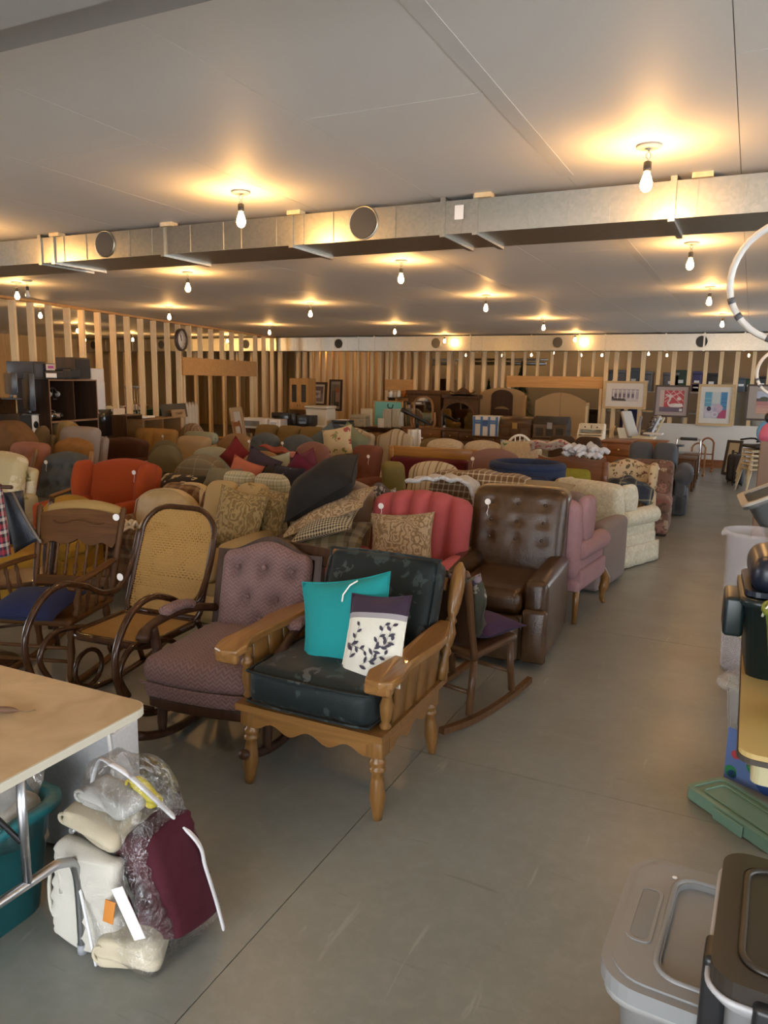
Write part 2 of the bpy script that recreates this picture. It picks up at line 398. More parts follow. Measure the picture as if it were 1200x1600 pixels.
def _ceil(t, b):
    o = t.obj(); n = t.noise(o, 1.3, 4); f = t.noise(o, 60, 2)
    s = t.voro(o, 2.3); col = t.mix(n, (.74, .735, .72), (.80, .795, .78))
    return t.mix(t.ramp(s, [(.008, (1, 1, 1)), (.016, (0, 0, 0))]), col, (.2, .18, .17)), f, .03
CEIL = mk('ceiling_board', _ceil, .62, 0, .4)
ceiling = struct(part('ceiling', b2(-22, 8, -3, 32, HC+.012, HC+.1), plain('ceiling_gap', (.30, .29, .27), .9), None, smooth=False))
PW = .828; pm = MB().add(b2(0, PW-.0032, 0, 3.655, HC, HC+.0118), None, False).mesh('ceiling_panel', CEIL)
for c in range(29):
    x = 3.995-PW*(c+1)
    for r in range(9):
        y0 = -.74+3.66*(r-1)+(1.83 if c % 2 else 0)
        o = bpy.data.objects.new('ceiling_panel', pm); COL.objects.link(o); o.parent = ceiling; o.location = (x, y0, 0)
for (x, y0, y1) in ((-.975, .6, 4.2), (-.975, 5.2, 9), (-2.63, 5.4, 12)):
    part('seam_tape', b2(x-.035, x+.035, y0, y1, HC-.0012, HC-.0002), plain('joint_tape', (.70, .695, .68), .5), ceiling, smooth=False, label='pale jointing tape along a ceiling seam')
beam = struct(part('trim_1', b2(-9, 3, .95, G(0, 82, 2.70).y, 2.70, HC-.002), plain('grey_beam', (.36, .36, .35), .6), None, smooth=False))
part('beam_edge', b2(-9, 3, .93, G(0, 50, 2.66).y, 2.665, 2.698), plain('grey_beam_lip', (.42, .42, .40), .6), beam, smooth=False)
PALEW = plain('pale_wall', (.55, .55, .54), .8)
wr_ = struct(part('wall_right', b2(4.9, 5.0, -3, 27, 0, .75), PALEW, None, smooth=False))  # unseen wall, its window bays added to let daylight in
part('wall_header', b2(4.9, 5.0, -3, 27, 2.5, HC), PALEW, wr_, smooth=False)
for k in range(11): part('window_post', b2(4.88, 5.02, -3+k*2.9, -2.85+k*2.9, .75, 2.5), PALEW, wr_, smooth=False)
part('daylight_block', b2(4.9, 5.0, 5.75, 11.5, .75, 2.5), PALEW, wr_, smooth=False); part('daylight_block', b2(4.9, 5.0, 20.2, 27, .75, 2.5), PALEW, wr_, smooth=False)  # closed bays added to hold daylight off the middle rows
wf_ = struct(part('wall_front_added', b2(-18.7, -3.2, -3.1, -3, 0, HC), PALEW, None, smooth=False))  # unseen wall with a door gap, added to limit daylight from behind
part('wall_segment', b2(1.6, 5, -3.1, -3, 0, HC), PALEW, wf_, smooth=False); part('wall_header', b2(-3.2, 1.6, -3.1, -3, 2.3, HC), PALEW, wf_, smooth=False)
struct(part('wall_outer_left', b2(-18.8, -18.7, 2, 27, 0, HC), PLY, None, smooth=False))
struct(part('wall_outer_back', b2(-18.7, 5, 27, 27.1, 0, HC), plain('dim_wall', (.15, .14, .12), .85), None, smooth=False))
# stud walls ---------------------------------------------------------
studm = {}
def stud(parent, a, b, w=.045, d=.1, mat=None, name='stud', rz=0.0):
    a = Vector(a); b = Vector(b); L = (b-a).length; key = (round(L, 2), w, d, id(mat))
    if key not in studm: studm[key] = MB().add(box(w, d, L, (0, 0, L/2)), None, False).mesh(name, mat or PINE)
    o = bpy.data.objects.new(name, studm[key]); COL.objects.link(o); o.parent = parent
    o.matrix_local = Matrix.Translation(a)@Matrix.Rotation(rz, 4, 'Z'); return o
L0 = G(0, 461, HC); L1 = G(400, 522, HC); LD = (L1-L0); LD.z = 0; LD.normalize(); LN = Vector((LD.y, -LD.x, 0)); LROT = math.atan2(LD.y, LD.x)
def LW(px, py):                                              # point on the left partition
    r = Vector(_ray(px, py)); o = Vector((0, 0, CAMH)); k = (L0-o).dot(LN)/r.dot(LN); return o+r*k
def lbox(s0, s1, z0, z1, t=.1): return box(s1-s0, t, z1-z0, ((s0+s1)/2, 0, (z0+z1)/2))
LM = Matrix.Translation((L0.x, L0.y, 0))@Matrix.Rotation(LROT, 4, 'Z')
def ls(px, py=560): return (LW(px, py)-L0).dot(LD)
SEND = (YB-.1-L0.y)/LD.y
wl = struct(part('wall_left', lbox(-3, SEND, HC-.04, HC-.003), PINEY, None, M=LM, smooth=False))
part('bottom_plate', lbox(-3, ls(283)-.05, .001, .042), PINEY, wl, smooth=False)
part('bottom_plate', lbox(ls(397)+.05, SEND, .001, .042), PINEY, wl, smooth=False)
hz0 = LW(285, 586).z; hz1 = LW(285, 558).z
for px in (24, 52, 80, 108, 130, 155, 178, 200, 221, 241, 262, 279, 399, 412, 425, 437, 448, 458):
    s = ls(px)
    if s < SEND-.06: stud(wl, (s, 0, .043), (s, 0, HC-.042))
for s in (-.45, -.9, -1.4, -1.9, -2.4): stud(wl, (s, 0, .043), (s, 0, HC-.042))
for px in (284.5, 393): s = ls(px); stud(wl, (s, 0, .001), (s, 0, hz0-.002), name='trimmer_stud')
for px in (296, 313, 330, 347, 362, 377): s = ls(px); stud(wl, (s, 0, hz1+.002), (s, 0, HC-.042), .04, .1, name='cripple_stud')
part('door_header', lbox(ls(280)+.025, ls(398)-.025, hz0, hz1, .12), PINEY, wl, smooth=False)
# the partition across the far end
wb = struct(part('wall_back', b2(-19, 4, YB-.05, YB+.06, HC-.05, HC-.003), PINEX, None, smooth=False))
zt = D(700, 549, YB).z
def bx(px, py=570): return D(px, py, YB).x
part('bottom_plate', b2(-19, bx(797), YB-.05, YB+.05, .001, .045), PINEX, wb, smooth=False)
part('bottom_plate', b2(bx(943), 4, YB-.05, YB+.05, .001, .045), PINEX, wb, smooth=False)
SP = [466, 476, 487, 497, 507, 517, 527, 538, 549, 560, 570, 582, 594, 606, 650, 668, 684, 702, 720, 738, 757, 776, 787, 948, 963, 983, 1005, 1030, 1053, 1078, 1103, 1127, 1152, 1178]
for px in SP: stud(wb, (bx(px), YB, .046), (bx(px), YB, HC-.052), .075 if px % 3 else .09, .1)
for px in (1203, 1230, 1258): stud(wb, (bx(px), YB, .046), (bx(px), YB, HC-.052), .075, .1)
for px in range(20, 460, 22): stud(wb, (bx(px), YB, .046), (bx(px), YB, HC-.052), .075, .1)
z0 = D(870, 606, YB).z; z1 = D(870, 588, YB).z
part('door_header', b2(bx(794), bx(945), YB-.07, YB+.06, z0, z1), PINEX, wb, smooth=False)
for px in (801, 820, 840, 862, 883, 905, 927): stud(wb, (bx(px), YB, z1+.002), (bx(px), YB, HC-.052), .05, .1, name='cripple_stud')
for px in (797, 942): stud(wb, (bx(px), YB, .001), (bx(px), YB, z0-.002), .06, .1, name='trimmer_stud')
part('door_header', b2(bx(604), bx(648), YB-.07, YB+.06, D(620, 610, YB).z, D(620, 593, YB).z), PINEX, wb, smooth=False)
for px in (612, 623, 634): stud(wb, (bx(px), YB, D(620, 593, YB).z+.002), (bx(px), YB, HC-.052), .05, .1, name='cripple_stud')
lowpan = part('lower_panel', b2(bx(1022), 3.5, YB-.09, YB-.056, .05, D(1100, 663, YB).z), plain('white_board', (.62, .62, .60), .5), wb, smooth=False, label='white sheet board closing the lower wall')
part('floor_rail', b2(bx(1040), 3.5, YB-.15, YB-.092, .001, .17), REDW, wb, smooth=False)
# a boarded store behind it, and a second row of studs
wi = struct(part('wall_inner', b2(bx(452), bx(640), 19.3, 19.34, 0, HC-.01), PLY, None, smooth=False))
for k in range(14): stud(wi, (-11.4+k*.42, 19.2, .0), (-11.4+k*.42, 19.2, HC-.012), .09, .09)
wi2 = struct(part('wall_inner_left', b2(-18.6, -12.0, 23, 23.04, 0, HC-.01), PLY, None, smooth=False))
for k in range(15): stud(wi2, (-18.4+k*.44, 22.93, 0), (-18.4+k*.44, 22.93, HC-.012), .08, .09)
# ------------------------------------------------------------------ air ducts
def duct(label, yf, x0, x1, ztop, zbot, dep, joints, holes, ribs, gap=.0):
    t = thing('air_duct', label, 'duct', ((x0+x1)/2, yf, ztop)); ox = (x0+x1)/2
    J = sorted([x0]+[j for j in joints if x0 < j < x1]+[x1])
    for a, b in zip(J[:-1], J[1:]):
        m = MB().add(b2(a+.003-ox, b-.003-ox, 0, dep, zbot-ztop, -gap), None, False)
        for q in ribs:
            if a+.05 < q < b-.05:
                m.add(b2(q-.006-ox, q+.006-ox, -.006, 0, zbot-ztop+.004, -gap-.004), None, False)
        m.build('duct_section', GALV, t)
    for j in J[1:-1]:
        part('flange', b2(j-.016-ox, j+.016-ox, -.016, dep+.016, zbot-ztop-.016, .002), GALV, t, smooth=False)
    for h, r in holes:
        V, F = lathe([(r*.93, 0), (r*.93, .006), (r*1.02, .006), (r*1.02, -.004)], 24)
        part('opening_collar', (V, F), GALV, t, M=Matrix.Translation((h-ox, -.002, (zbot-ztop)/2))@Matrix.Rotation(PI/2, 4, 'X'))
        part('opening_disc', lathe([(r*.92, 0), (r*.92, .008)], 24), plain('duct_hole_shade', (.045, .044, .042), .6), t, M=Matrix.Translation((h-ox, -.002, (zbot-ztop)/2))@Matrix.Rotation(PI/2, 4, 'X'), smooth=False, label='dark disc in place of the shade inside an outlet hole')  # dark disc paints the shade inside the outlet; no hole is cut
    return t, ox
YD = 4.40; dz = D(745, 363, YD).z
dx = lambda px, py=330: D(px, py, YD).x
D1, o1 = duct('long galvanised air duct crossing the ceiling nearest, with two round holes', YD, dx(-160, 420), dx(1500, 270), HC-.005, dz, .5,
    [dx(64, 385), dx(84, 385), dx(255, 370), dx(456, 352), dx(693, 335), dx(744, 330), dx(1053, 290), dx(1290, 270)],
    [(dx(164, 380), .095), (dx(568, 348), .10)], [dx(p, 350) for p in (-60, 20, 98, 133, 200, 236, 296, 348, 376, 431, 474, 520, 617, 669, 720, 824, 886, 950, 1015, 1085, 1160, 1230)], .02)
for px in (87, 263, 462, 755, 1093):
    part('hanger_block', b2(dx(px, 340)-.05-o1, dx(px, 340)+.05-o1, -.03, .04, -.022, .004), PINE, D1, smooth=False)
part('paper_label', b2(dx(711, 335)-o1, dx(725, 335)-o1, -.0085, -.007, -.13, -.05), PAPER, D1, smooth=False, label='white paper label stuck on the duct joint')
zb2 = D(700, 548, YB-.1).z
fx = lambda px: D(px, 538, YB-.12).x
D2, o2 = duct('galvanised air duct along the top of the far stud wall', YB-.6, -18.6, 4, HC-.006, D(700, 548, YB-.6).z, .5,
    [D(p, 538, YB-.6).x for p in (100, 300, 560, 585, 735, 830, 905, 945, 1040, 1100, 1163)], [(D(p, 538, YB-.6).x, .12) for p in (146, 252, 384, 529, 681, 871, 1096)],
    [D(p, 538, YB-.6).x for p in range(60, 1200, 21)], .02)
# ------------------------------------------------------------------ bare bulbs
BULB = emit('lit_bulb', BULB_COLOR, BULB_STRENGTH); WIRE = plain('wire', (.5, .49, .46), .5)
OFFB = plain('unlit_glass', (.5, .5, .48), .2)
bm_plate = MB().add(lathe([(.001, 0), (.062, 0), (.062, -.010), (.05, -.016), (.001, -.016)][::-1], 16)).mesh('ceiling_plate', WIRE)
bm_wire = MB()
for s in (0, PI): bm_wire.add(tube([(.012*math.cos(s+z*80)*(1 if .01 < z < .05 else .4), .012*math.sin(s+z*80)*(1 if .01 < z < .05 else .4), -.016-z) for z in np.linspace(0, .062, 10)], .003, 4))
bm_wire = bm_wire.mesh('wire', WIRE)
bm_sock = MB().add(lathe([(.012, -.075), (.020, -.08), (.020, -.115), (.016, -.125)][::-1], 12)).mesh('socket', BLACK)
bp = [(.013, -.122), (.015, -.135), (.023, -.156), (.030, -.178), (.030, -.195), (.023, -.211), (.012, -.221), (.002, -.223)][::-1]
bm_bulb = MB().add(lathe(bp, 10)).mesh('bulb', BULB); bm_off = MB().add(lathe(bp, 10)).mesh('bulb', OFFB)
def bulb(x, y, label, group=None, off=False, z=HC):
    t = thing('bare_light_bulb', label, 'light bulb', (x, y, z-.0005), RNG.uniform(0, 6), group); t.scale = (.9,)*3
    for n, m in (('ceiling_plate', bm_plate), ('wire', bm_wire), ('socket', bm_sock), ('bulb', bm_off if off else bm_bulb)):
        o = bpy.data.objects.new(n, m); COL.objects.link(o); o.parent = t
BL = [(1014, 227, 'lit bare bulb hanging in front of the near duct, the right one of two'), (376, 299, 'lit bare bulb hanging in front of the near duct, the left one of two'),
 (293, 425, 'lit bare bulb in the first row beyond the near duct, left of three'), (627, 407, 'lit bare bulb in the first row beyond the near duct, middle of three'),
 (1081, 379, 'lit bare bulb in the first row beyond the near duct, right of three'), (1110, 448, 'lit bare bulb in the second row beyond the near duct, farthest right'),
 (485, 473, 'lit bare bulb in the second row beyond the near duct, second from left'), (760, 461, 'lit bare bulb in the second row beyond the near duct, third from left'),
 (264, 479, 'lit bare bulb in the second row beyond the near duct, leftmost'), (421, 507, 'lit bare bulb near the clock wall corner, leftmost of the third row'),
 (617, 505, 'lit bare bulb in the third row beyond the near duct, second from left'), (850, 497, 'lit bare bulb in the third row beyond the near duct, third from left'), (1130, 490, 'lit bare bulb in the third row beyond the near duct, farthest right'),
 (521, 528, 'lit bare bulb just before the far duct, leftmost of three'), (695, 522, 'lit bare bulb just before the far duct, middle of three'), (899, 519, 'lit bare bulb just before the far duct, right of three')]
for px, py, lb in BL:
    p = G(px, py, HC); bulb(p.x, p.y, lb, 'bare bulbs over the furniture')
p = G(42, 438, HC); bulb(p.x, p.y, 'unlit bare bulb socket at the far left by the top of the stud wall', None, True)
BG = 'bare bulbs over the store behind the partitions'
for px, py, lb in ((62, 484, 'lit bare bulb behind the left stud wall, nearest the left edge'), (207, 528, 'lit bare bulb behind the left stud wall, left of the clock'), (355, 530, 'lit bare bulb behind the left stud wall, over the wooden header'),
 (674, 562, 'lit bare bulb beyond the far studs, over the oval mirror'), (728, 561, 'lit bare bulb beyond the far studs, over the carved crest'), (785, 561, 'lit bare bulb beyond the far studs, over the tan headboard'), (830, 569, 'lit bare bulb beyond the far studs, left over the wide header'), (865, 550, 'lit bare bulb beyond the far studs, higher one over the wide header'),
 (908, 562, 'lit bare bulb beyond the far studs, right over the wide header'), (940, 572, 'lit bare bulb beyond the far studs, over the left end of the porch picture'), (1014, 552, 'lit bare bulb beyond the far studs, just right of the porch picture'), (1042, 564, 'lit bare bulb beyond the far studs, over the swan picture'), (1170, 563, 'lit bare bulb beyond the far studs, over the landscape picture')):
    p = G(px, py-7, HC)
    if p.y > 26.5: p = D(px, py-7, 26)
    bulb(p.x, p.y, lb, BG)
for x, y, lb in ((-.5, 1.0, 'lit bare bulb above the near end of the aisle'), (-2.9, 1.0, 'lit bare bulb above the tan laminate table'), (-5.4, 1.0, 'lit bare bulb left of the tan laminate table'), (-5.4, 3.84, 'lit bare bulb left of the oak rocker, near the near duct'), (2.1, 3.84, 'lit bare bulb right of the yellow table'), (2.1, 6.5, 'lit bare bulb right of the trestle bench'),
 (-8.0, 3.84, 'lit bare bulb before the near end of the left stud wall'), (-8, 6.5, 'lit bare bulb beside the near end of the left stud wall'), (-2.4, -1.4, 'lit bare bulb behind the viewer by the front door'), (-13, 8, 'added lit bare bulb in the left store, nearest the front'), (-13, 12, 'added lit bare bulb in the middle of the left store'), (-16, 10, 'added lit bare bulb by the outer left plywood wall'), (-16, 15, 'added lit bare bulb at the back of the left store'), (-13.4, 16, 'added lit bare bulb behind the doorway of the left stud wall')):
    bulb(x, y, lb, 'added bare bulbs outside the view')  # unseen bulbs added for their light, those in the left store to brighten it
# ------------------------------------------------------------------ upholstered seats
BTN = {}
def button_mesh(m, r=.012):
    k = (m.name, r)
    if k not in BTN: BTN[k] = MB().add(lathe([(.001, .006), (r*.7, .005), (r, 0), (r*.6, -.004), (.001, -.005)][::-1], 8)).mesh('button', m)
    return BTN[k]
def top_shape(kind):
    return {'flat': lambda u: 1-.02*abs(u)**6, 'arch': lambda u: 1-.10*u*u, 'round': lambda u: 1-.30*abs(u)**2.6,
            'camel': lambda u: .90+.10*math.cos(min(abs(u)*1.25, 1)*PI)*.5+.05-.02*abs(u)**8, 'dip': lambda u: .93+.07*u*u, 'oval': lambda u: math.sqrt(max(0, 1-(u*.93)**4))*.72+.28}[kind]
FOOT = []
def fp(c, w, d, rz):
    ca, sa = abs(math.cos(rz)), abs(math.sin(rz)); return (c[0], c[1], (w*ca+d*sa)/2, (w*sa+d*ca)/2)
def hits(a):
    t = 0
    for b in FOOT:
        x = a[2]+b[2]-abs(a[0]-b[0]); y = a[3]+b[3]-abs(a[1]-b[1])
        if x > .02 and y > .02: t += x*y
    return t
def price_tag(parent, loc, rz=0.0, hang=.10):
    m = MB().add(lathe([(.001, -.001), (.022, -.001), (.022, .001), (.001, .001)], 12), Matrix.Translation((0, -.012, 0))@Matrix.Rotation(PI/2, 4, 'X'), False)
    if hang: m.add(tube([(0, -.01, .0), (.006, -.012, -hang*.4), (-.004, -.012, -hang*.8), (.003, -.012, -hang)], .0022, 4))
    o = m.build('price_tag', PAPER, parent, M=TR(loc, rz)); return o
def back_slab(w, t, hh, top='flat', lean=.12, curve=0.0, tuft=None, chan=0, n=(14, 2, 12), r=.05, puff=.03, flare=0.0, fdepth=.03, crease=True):
    """upright back: foot at z 0, front towards -y"""
    V, F = rbox(w, t, hh, min(r, t*.48), n, (0, puff, .01)); ts = top_shape(top); V[:, 2] += hh/2
    u = np.clip(V[:, 0]/(w/2), -1, 1); f = np.array([ts(float(a)) for a in u]); z = V[:, 2]/hh
    front = np.clip(-V[:, 1]/(t/2), 0, 1)
    if chan:
        a = (u+1)/2*chan; q_ = np.abs(np.sin(a*PI))**.45; V[:, 1] -= front*(q_*fdepth-fdepth*.6); f = f-.045*(1-q_)*np.clip(front+.4, 0, 1)
    if tuft:
        dd = np.zeros(len(V))
        for bx_, bz_ in tuft:
            d2 = (V[:, 0]-bx_*w/2)**2+(V[:, 2]-bz_*hh)**2; dd = np.maximum(dd, np.exp(-d2/(2*.028**2)))
            if crease:
                ln = np.exp(-((V[:, 0]-bx_*w/2)/.012)**2)*np.clip((bz_*hh-V[:, 2])/.05, 0, 1)*np.clip(1-(bz_*hh-V[:, 2])/.16, 0, 1); dd = np.maximum(dd, .4*ln)
        V[:, 1] += front*fdepth*dd
    V[:, 2] *= (1-z+z*f)
    V[:, 0] *= 1+flare*z
    V[:, 1] += lean*z+curve*u*u*-1
    return V, F
def sit_at(px0, px1, py, H, rz, yb, zb=None):
    c = G((px0+px1)/2, py, H); w = abs(D(px1, py, c.y).x-D(px0, py, c.y).x)
    off = Matrix.Rotation(rz, 3, 'Z')@Vector((0, yb, 0)); return Vector((c.x-off.x, c.y-off.y, 0)), w
def seat(name, label, cat, mat, px0=None, px1=None, py=None, H=.95, rz=0.0, w=None, d=.82, sh=.44, aw=.14, ah=.60, n=1, arms='box', top='flat', base='legs',
         legmat=None, lean=.14, bt=.17, tuft=None, chan=0, wing=False, seat_mat=None, arm_mat=None, back_mat=None, btn=False, tg=None, group=None, loc=None, curve=0.0, loose=False, hi=False, flare=0.0, fdepth=.03, seatcush=True, skirtmat=None, bw_=None, auto=False):
    yb = d/2-bt/2+lean*.9
    if loc is None:
        best = None
        for dh in ((0, -.03, .03, -.06, .06, -.09, -.12, .09, -.15, -.18, -.21) if auto else (0,)):
            l2, pw = sit_at(px0, px1, py, H+dh, rz, yb); w2 = w or pw/max(.5, abs(math.cos(rz)))
            dd = min(d, .95); o = hits(fp((l2.x, l2.y), w2, dd+.1, rz))
            if best is None or o < best[0]-.004: best = (o, H+dh, l2, w2)
            if o < .004: break
        o, H, loc, w = best; sh = min(sh, H*.5)
        if o > .01 and auto: print('CROWD', label, round(o, 3))
    FOOT.append(fp(loc, w, d+.1, rz))
    t = thing(name, label, cat, loc, rz, group); bm_ = back_mat or mat; sm = seat_mat or mat; am = arm_mat or mat; lm = legmat or WALNUTZ
    if arms in (None, 'none'): aw = .0
    iw = w-2*aw; z0 = .12 if base == 'legs' else (.24 if base == 'none' else .02)
    V, F = rbox(w-.03, d-.06, sh-.13-z0, .03, (3, 3, 2)); part('base', (V+np.array([0, 0, (sh-.13+z0)/2]), F), mat, t)
    if base == 'legs':
        lp = lathe([(.016, 0), (.024, .118)], 8)
        for a in (-1, 1):
            for b in (-1, 1): part('leg', lp, lm, t, M=TR((a*(w/2-.07), b*(d/2-.09), .0)))
    if base == 'skirt':
        def sk(a, b):
            q = a*4; s = int(min(q, 3.999)); f = q-s; c = [(-1, -1), (1, -1), (1, 1), (-1, 1), (-1, -1)]
            x = c[s][0]+(c[s+1][0]-c[s][0])*f; y = c[s][1]+(c[s+1][1]-c[s][1])*f
            wv = .006*math.sin(a*80)*b; k = 1+.02*b
            return (x*(w/2+.005+wv)*k, y*(d/2-.01+wv)*k, .21-.20*b)
        part('skirt', sheet(sk, 64, 3, .006), skirtmat or mat, t)
    if seatcush:
        sd = d-bt-.02
        for i in range(n):
            cw = iw/n; V, F = rbox(cw-.012, sd, .16, .055, (6, 6, 2), (.0, .012, .028))
            part('seat_cushion', (V+np.array([-iw/2+cw*(i+.5), -d/2+sd/2+.005, sh-.055]), F), sm, t)
    hh = H-sh+.12; bw = bw_ or (iw+.02 if arms in ('box', 'roll') and not wing else w-.06)
    if loose or n > 1:
        V, F = back_slab(bw, .11, hh-.06, top, lean, curve, r=.045, n=(8, 1, 5), puff=.0, flare=flare); part('back_frame', (V+np.array([0, d/2-.075, sh-.12]), F), bm_, t)
        for i in range(n):
            cw = iw/n; tf = tuft
            V, F = back_slab(cw-.01, bt, hh-.1, top if n == 1 else ('arch' if top != 'flat' else 'flat'), lean*.9, 0, tf, chan, n=(10, 2, 8), r=.07, puff=.04)
            part('back_cushion', (V+np.array([-iw/2+cw*(i+.5), d/2-.11-bt/2+.01, sh+.02+.02]), F), bm_, t)
        bk = t
    else:
        V, F = back_slab(bw, bt, hh, top, lean, curve, tuft, chan, n=(34, 2, 34) if hi else ((22, 2, 20) if (tuft or chan) else (12, 2, 10)), r=.06, puff=.03, flare=flare, fdepth=fdepth)
        bk = part('backrest', (V+np.array([0, d/2-bt/2, sh-.12]), F), bm_, t)
        if btn and tuft:
            bmsh = button_mesh(bm_)
            ts = top_shape(top)
            for bx_, bz_ in tuft:
                zz = bz_*ts(bx_); linkcopy_o('button', bmsh, bk, TR((bx_*bw/2*(1+flare*bz_), d/2-bt-.004+lean*bz_+fdepth*.75-.03*(1-bx_**2)*(1-(2*bz_-1)**2)-curve*bx_*bx_, sh-.12+zz*hh), rx=PI/2))
    if arms in ('box', 'roll', 'pad'):
        for a in (-1, 1):
            m = MB()
            if arms == 'box':
                V, F = rbox(aw, d-.10, ah-z0-.02, .045, (2, 5, 4), (.012, .01, .015)); m.add((V+np.array([0, -.02, (ah+z0)/2]), F))
            elif arms == 'roll':
                V, F = rbox(aw*.7, d-.10, ah-z0-.06, .03, (2, 5, 4)); m.add((V+np.array([-a*aw*.1, -.02, (ah+z0)/2-.04]), F))
                r = aw*.62; pr = [(.001, 0), (r*.8, 0), (r, .02), (r, d-.14), (r*.8, d-.10), (.001, d-.10)]
                m.add(lathe(pr, 14), Matrix.Translation((a*.012, -d/2+.03, ah-r))@Matrix.Rotation(-PI/2, 4, 'X'))
            else:
                V, F = rbox(aw, d-.22, .12, .05, (2, 5, 2), (.01, 0, .02)); m.add((V+np.array([0, -.06, ah-.06]), F))
                V, F = rbox(aw*.6, d-.2, ah-.1-z0, .02, (2, 3, 2)); m.add((V+np.array([0, -.03, (ah-.1+z0)/2]), F))
            m.build('arm', am, t, M=TR((a*(w/2-aw/2), 0, 0)))
    if wing:
        for a in (-1, 1):
            V, F = rbox(.085, .27, H-ah+.02, .04, (2, 4, 6), (.012, .0, .0)); zz = (V[:, 2]+(H-ah+.02)/2)/(H-ah+.02)
            V[:, 1] = V[:, 1]*(.55+.45*np.sin(np.clip(zz, 0, 1)*PI*.85+.25))+lean*(.35+.6*zz); V[:, 0] += a*.02*zz
            part('wing', (V+np.array([a*(w/2-.06), d/2-.24, ah-.03+(H-ah+.02)/2]), F), am, t)
    if tg: price_tag(t, (tg[0]*bw/2, d/2-bt+lean*.8-.045, H-.07-.05*abs(tg[0])), 0, .1)
    return t
def linkcopy_o(name, me, parent, M):
    o = bpy.data.objects.new(name, me); COL.objects.link(o); o.parent = parent; o.matrix_local = M; return o
TUFT6 = [(-.62, .80), (0, .80), (.62, .80), (-.31, .58), (.31, .58)]
TUFT9 = [(x, z) for z in (.84, .66, .48) for x in (-.55, 0, .55)]
def cushion(label, mat, c, w, h, th, rz=0.0, lean=0.0, roll=0.0, group=None, n=12, name='throw_pillow', cat='pillow', pip=None, seed=0, lump=.03, pinch=.10, sag=0.0, tilt=0.0):
    t = thing(name, label, cat, c, 0, group)
    t.matrix_local = Matrix.Translation(c)@Matrix.Rotation(rz, 4, 'Z')@Matrix.Rotation(tilt, 4, 'Y')@Matrix.Rotation(-lean, 4, 'X')@Matrix.Rotation(roll, 4, 'Y')
    part('cover', pillow(w, h, th, n, pinch, sag, lump, seed), mat, t)
    u = np.linspace(-1, 1, 9)[:-1]; P = []
    for a in u: P.append((w/2*a*(1-0), 0, -h/2*(1-pinch*(1-a*a))))
    for a in u: P.append((w/2*(1-pinch*(1-a*a)), 0, h/2*a))
    for a in u: P.append((-w/2*a, 0, h/2*(1-pinch*(1-a*a))))
    for a in u: P.append((-w/2*(1-pinch*(1-a*a)), 0, -h/2*a))
    part('piping', tube(P, .0045, 5, True), pip or mat, t)
    return t
# ------------------------------------------------------------------ front row
def turned(L, r, prof):                                       # turned wood: list of (height fraction, radius factor)
    return [(r*k, L*h) for h, k in prof]
def pts_arc(c, r, a0, a1, n=6): return [(c[0]+r*math.cos(a0+(a1-a0)*i/n), c[1]+r*math.sin(a0+(a1-a0)*i/n)) for i in range(n+1)]
# --- maple armchair
DARKFLORAL = floral('dark_teal_floral', (.006, .011, .012), [(.06, .066, .062), (.045, .052, .05), (.028, .042, .042)], 8.0, .30, .5, 1.2, 9)
ch = thing('maple_armchair', 'maple wood armchair with dark teal floral cushions, nearest chair to the aisle', 'armchair', (-1.52, 2.83, 0), math.radians(0))
ch.scale = (1.04,)*3
legp = turned(.27, .033, [(0, .55), (.08, .62), (.35, 1.0), (.62, .78), (.70, .62), (.74, .95), (.79, .95), (.81, .7), (.85, 1.0), (.90, 1.0), (.93, .75), (1.0, .85)])
for a in (-1, 1):
    m = MB().add(lathe(legp, 16)).add(cb(-.036, .036, -.036, .036, .262, .336, .006)); m.build('leg', MAPLEZ, ch, M=TR((a*.30, -.30, 0), rx=math.radians(-2), ry=math.radians(a*-2)))
    m = MB().add(lathe([(r*.95, z) for r, z in legp], 12)).add(cb(-.034, .034, -.034, .034, .262, .336, .006)); m.build('leg', MAPLEZ, ch, M=TR((a*.29, .29, 0), rx=math.radians(5), ry=math.radians(a*-3)))
part('seat_frame', ring([(-.335, -.345), (.335, -.345), (.335, .34), (-.335, .34)], [(-.25, -.25), (.25, -.25), (.25, .25), (-.25, .25)], .337, .366, 'z'), MAPLE, ch, smooth=False)
part('seat_board', b2(-.25, .25, -.25, .25, .345, .358), MAPLE, ch, smooth=False)
def scal(L):
    P = [(-L, .336), (L, .336), (L, .262)]
    for i in range(25):
        u = 1-2*i/24; a = abs(u); P.append((u*L*.985, .262+.05*(math.cos(a*PI*3)*.36+.34)*(1-a**6)))
    P.append((-L, .262)); return P
part('front_apron', prism(scal(.27), -.325, -.302, 'y'), MAPLE, ch, smooth=False)
for a in (-1, 1): part('side_apron', prism(scal(.255), a*.315-.011, a*.315+.011, 'x'), MAPLEY, ch, smooth=False)
part('rear_apron', b2(-.27, .27, .30, .322, .27, .336), MAPLE, ch, smooth=False)
spin = turned(.232, .026, [(0, .6), (.06, .95), (.12, .6), (.18, .8), (.42, 1.1), (.60, .65), (.64, .95), (.70, .95), (.74, .6), (.82, .8), (.92, 1.0), (1, .7)])
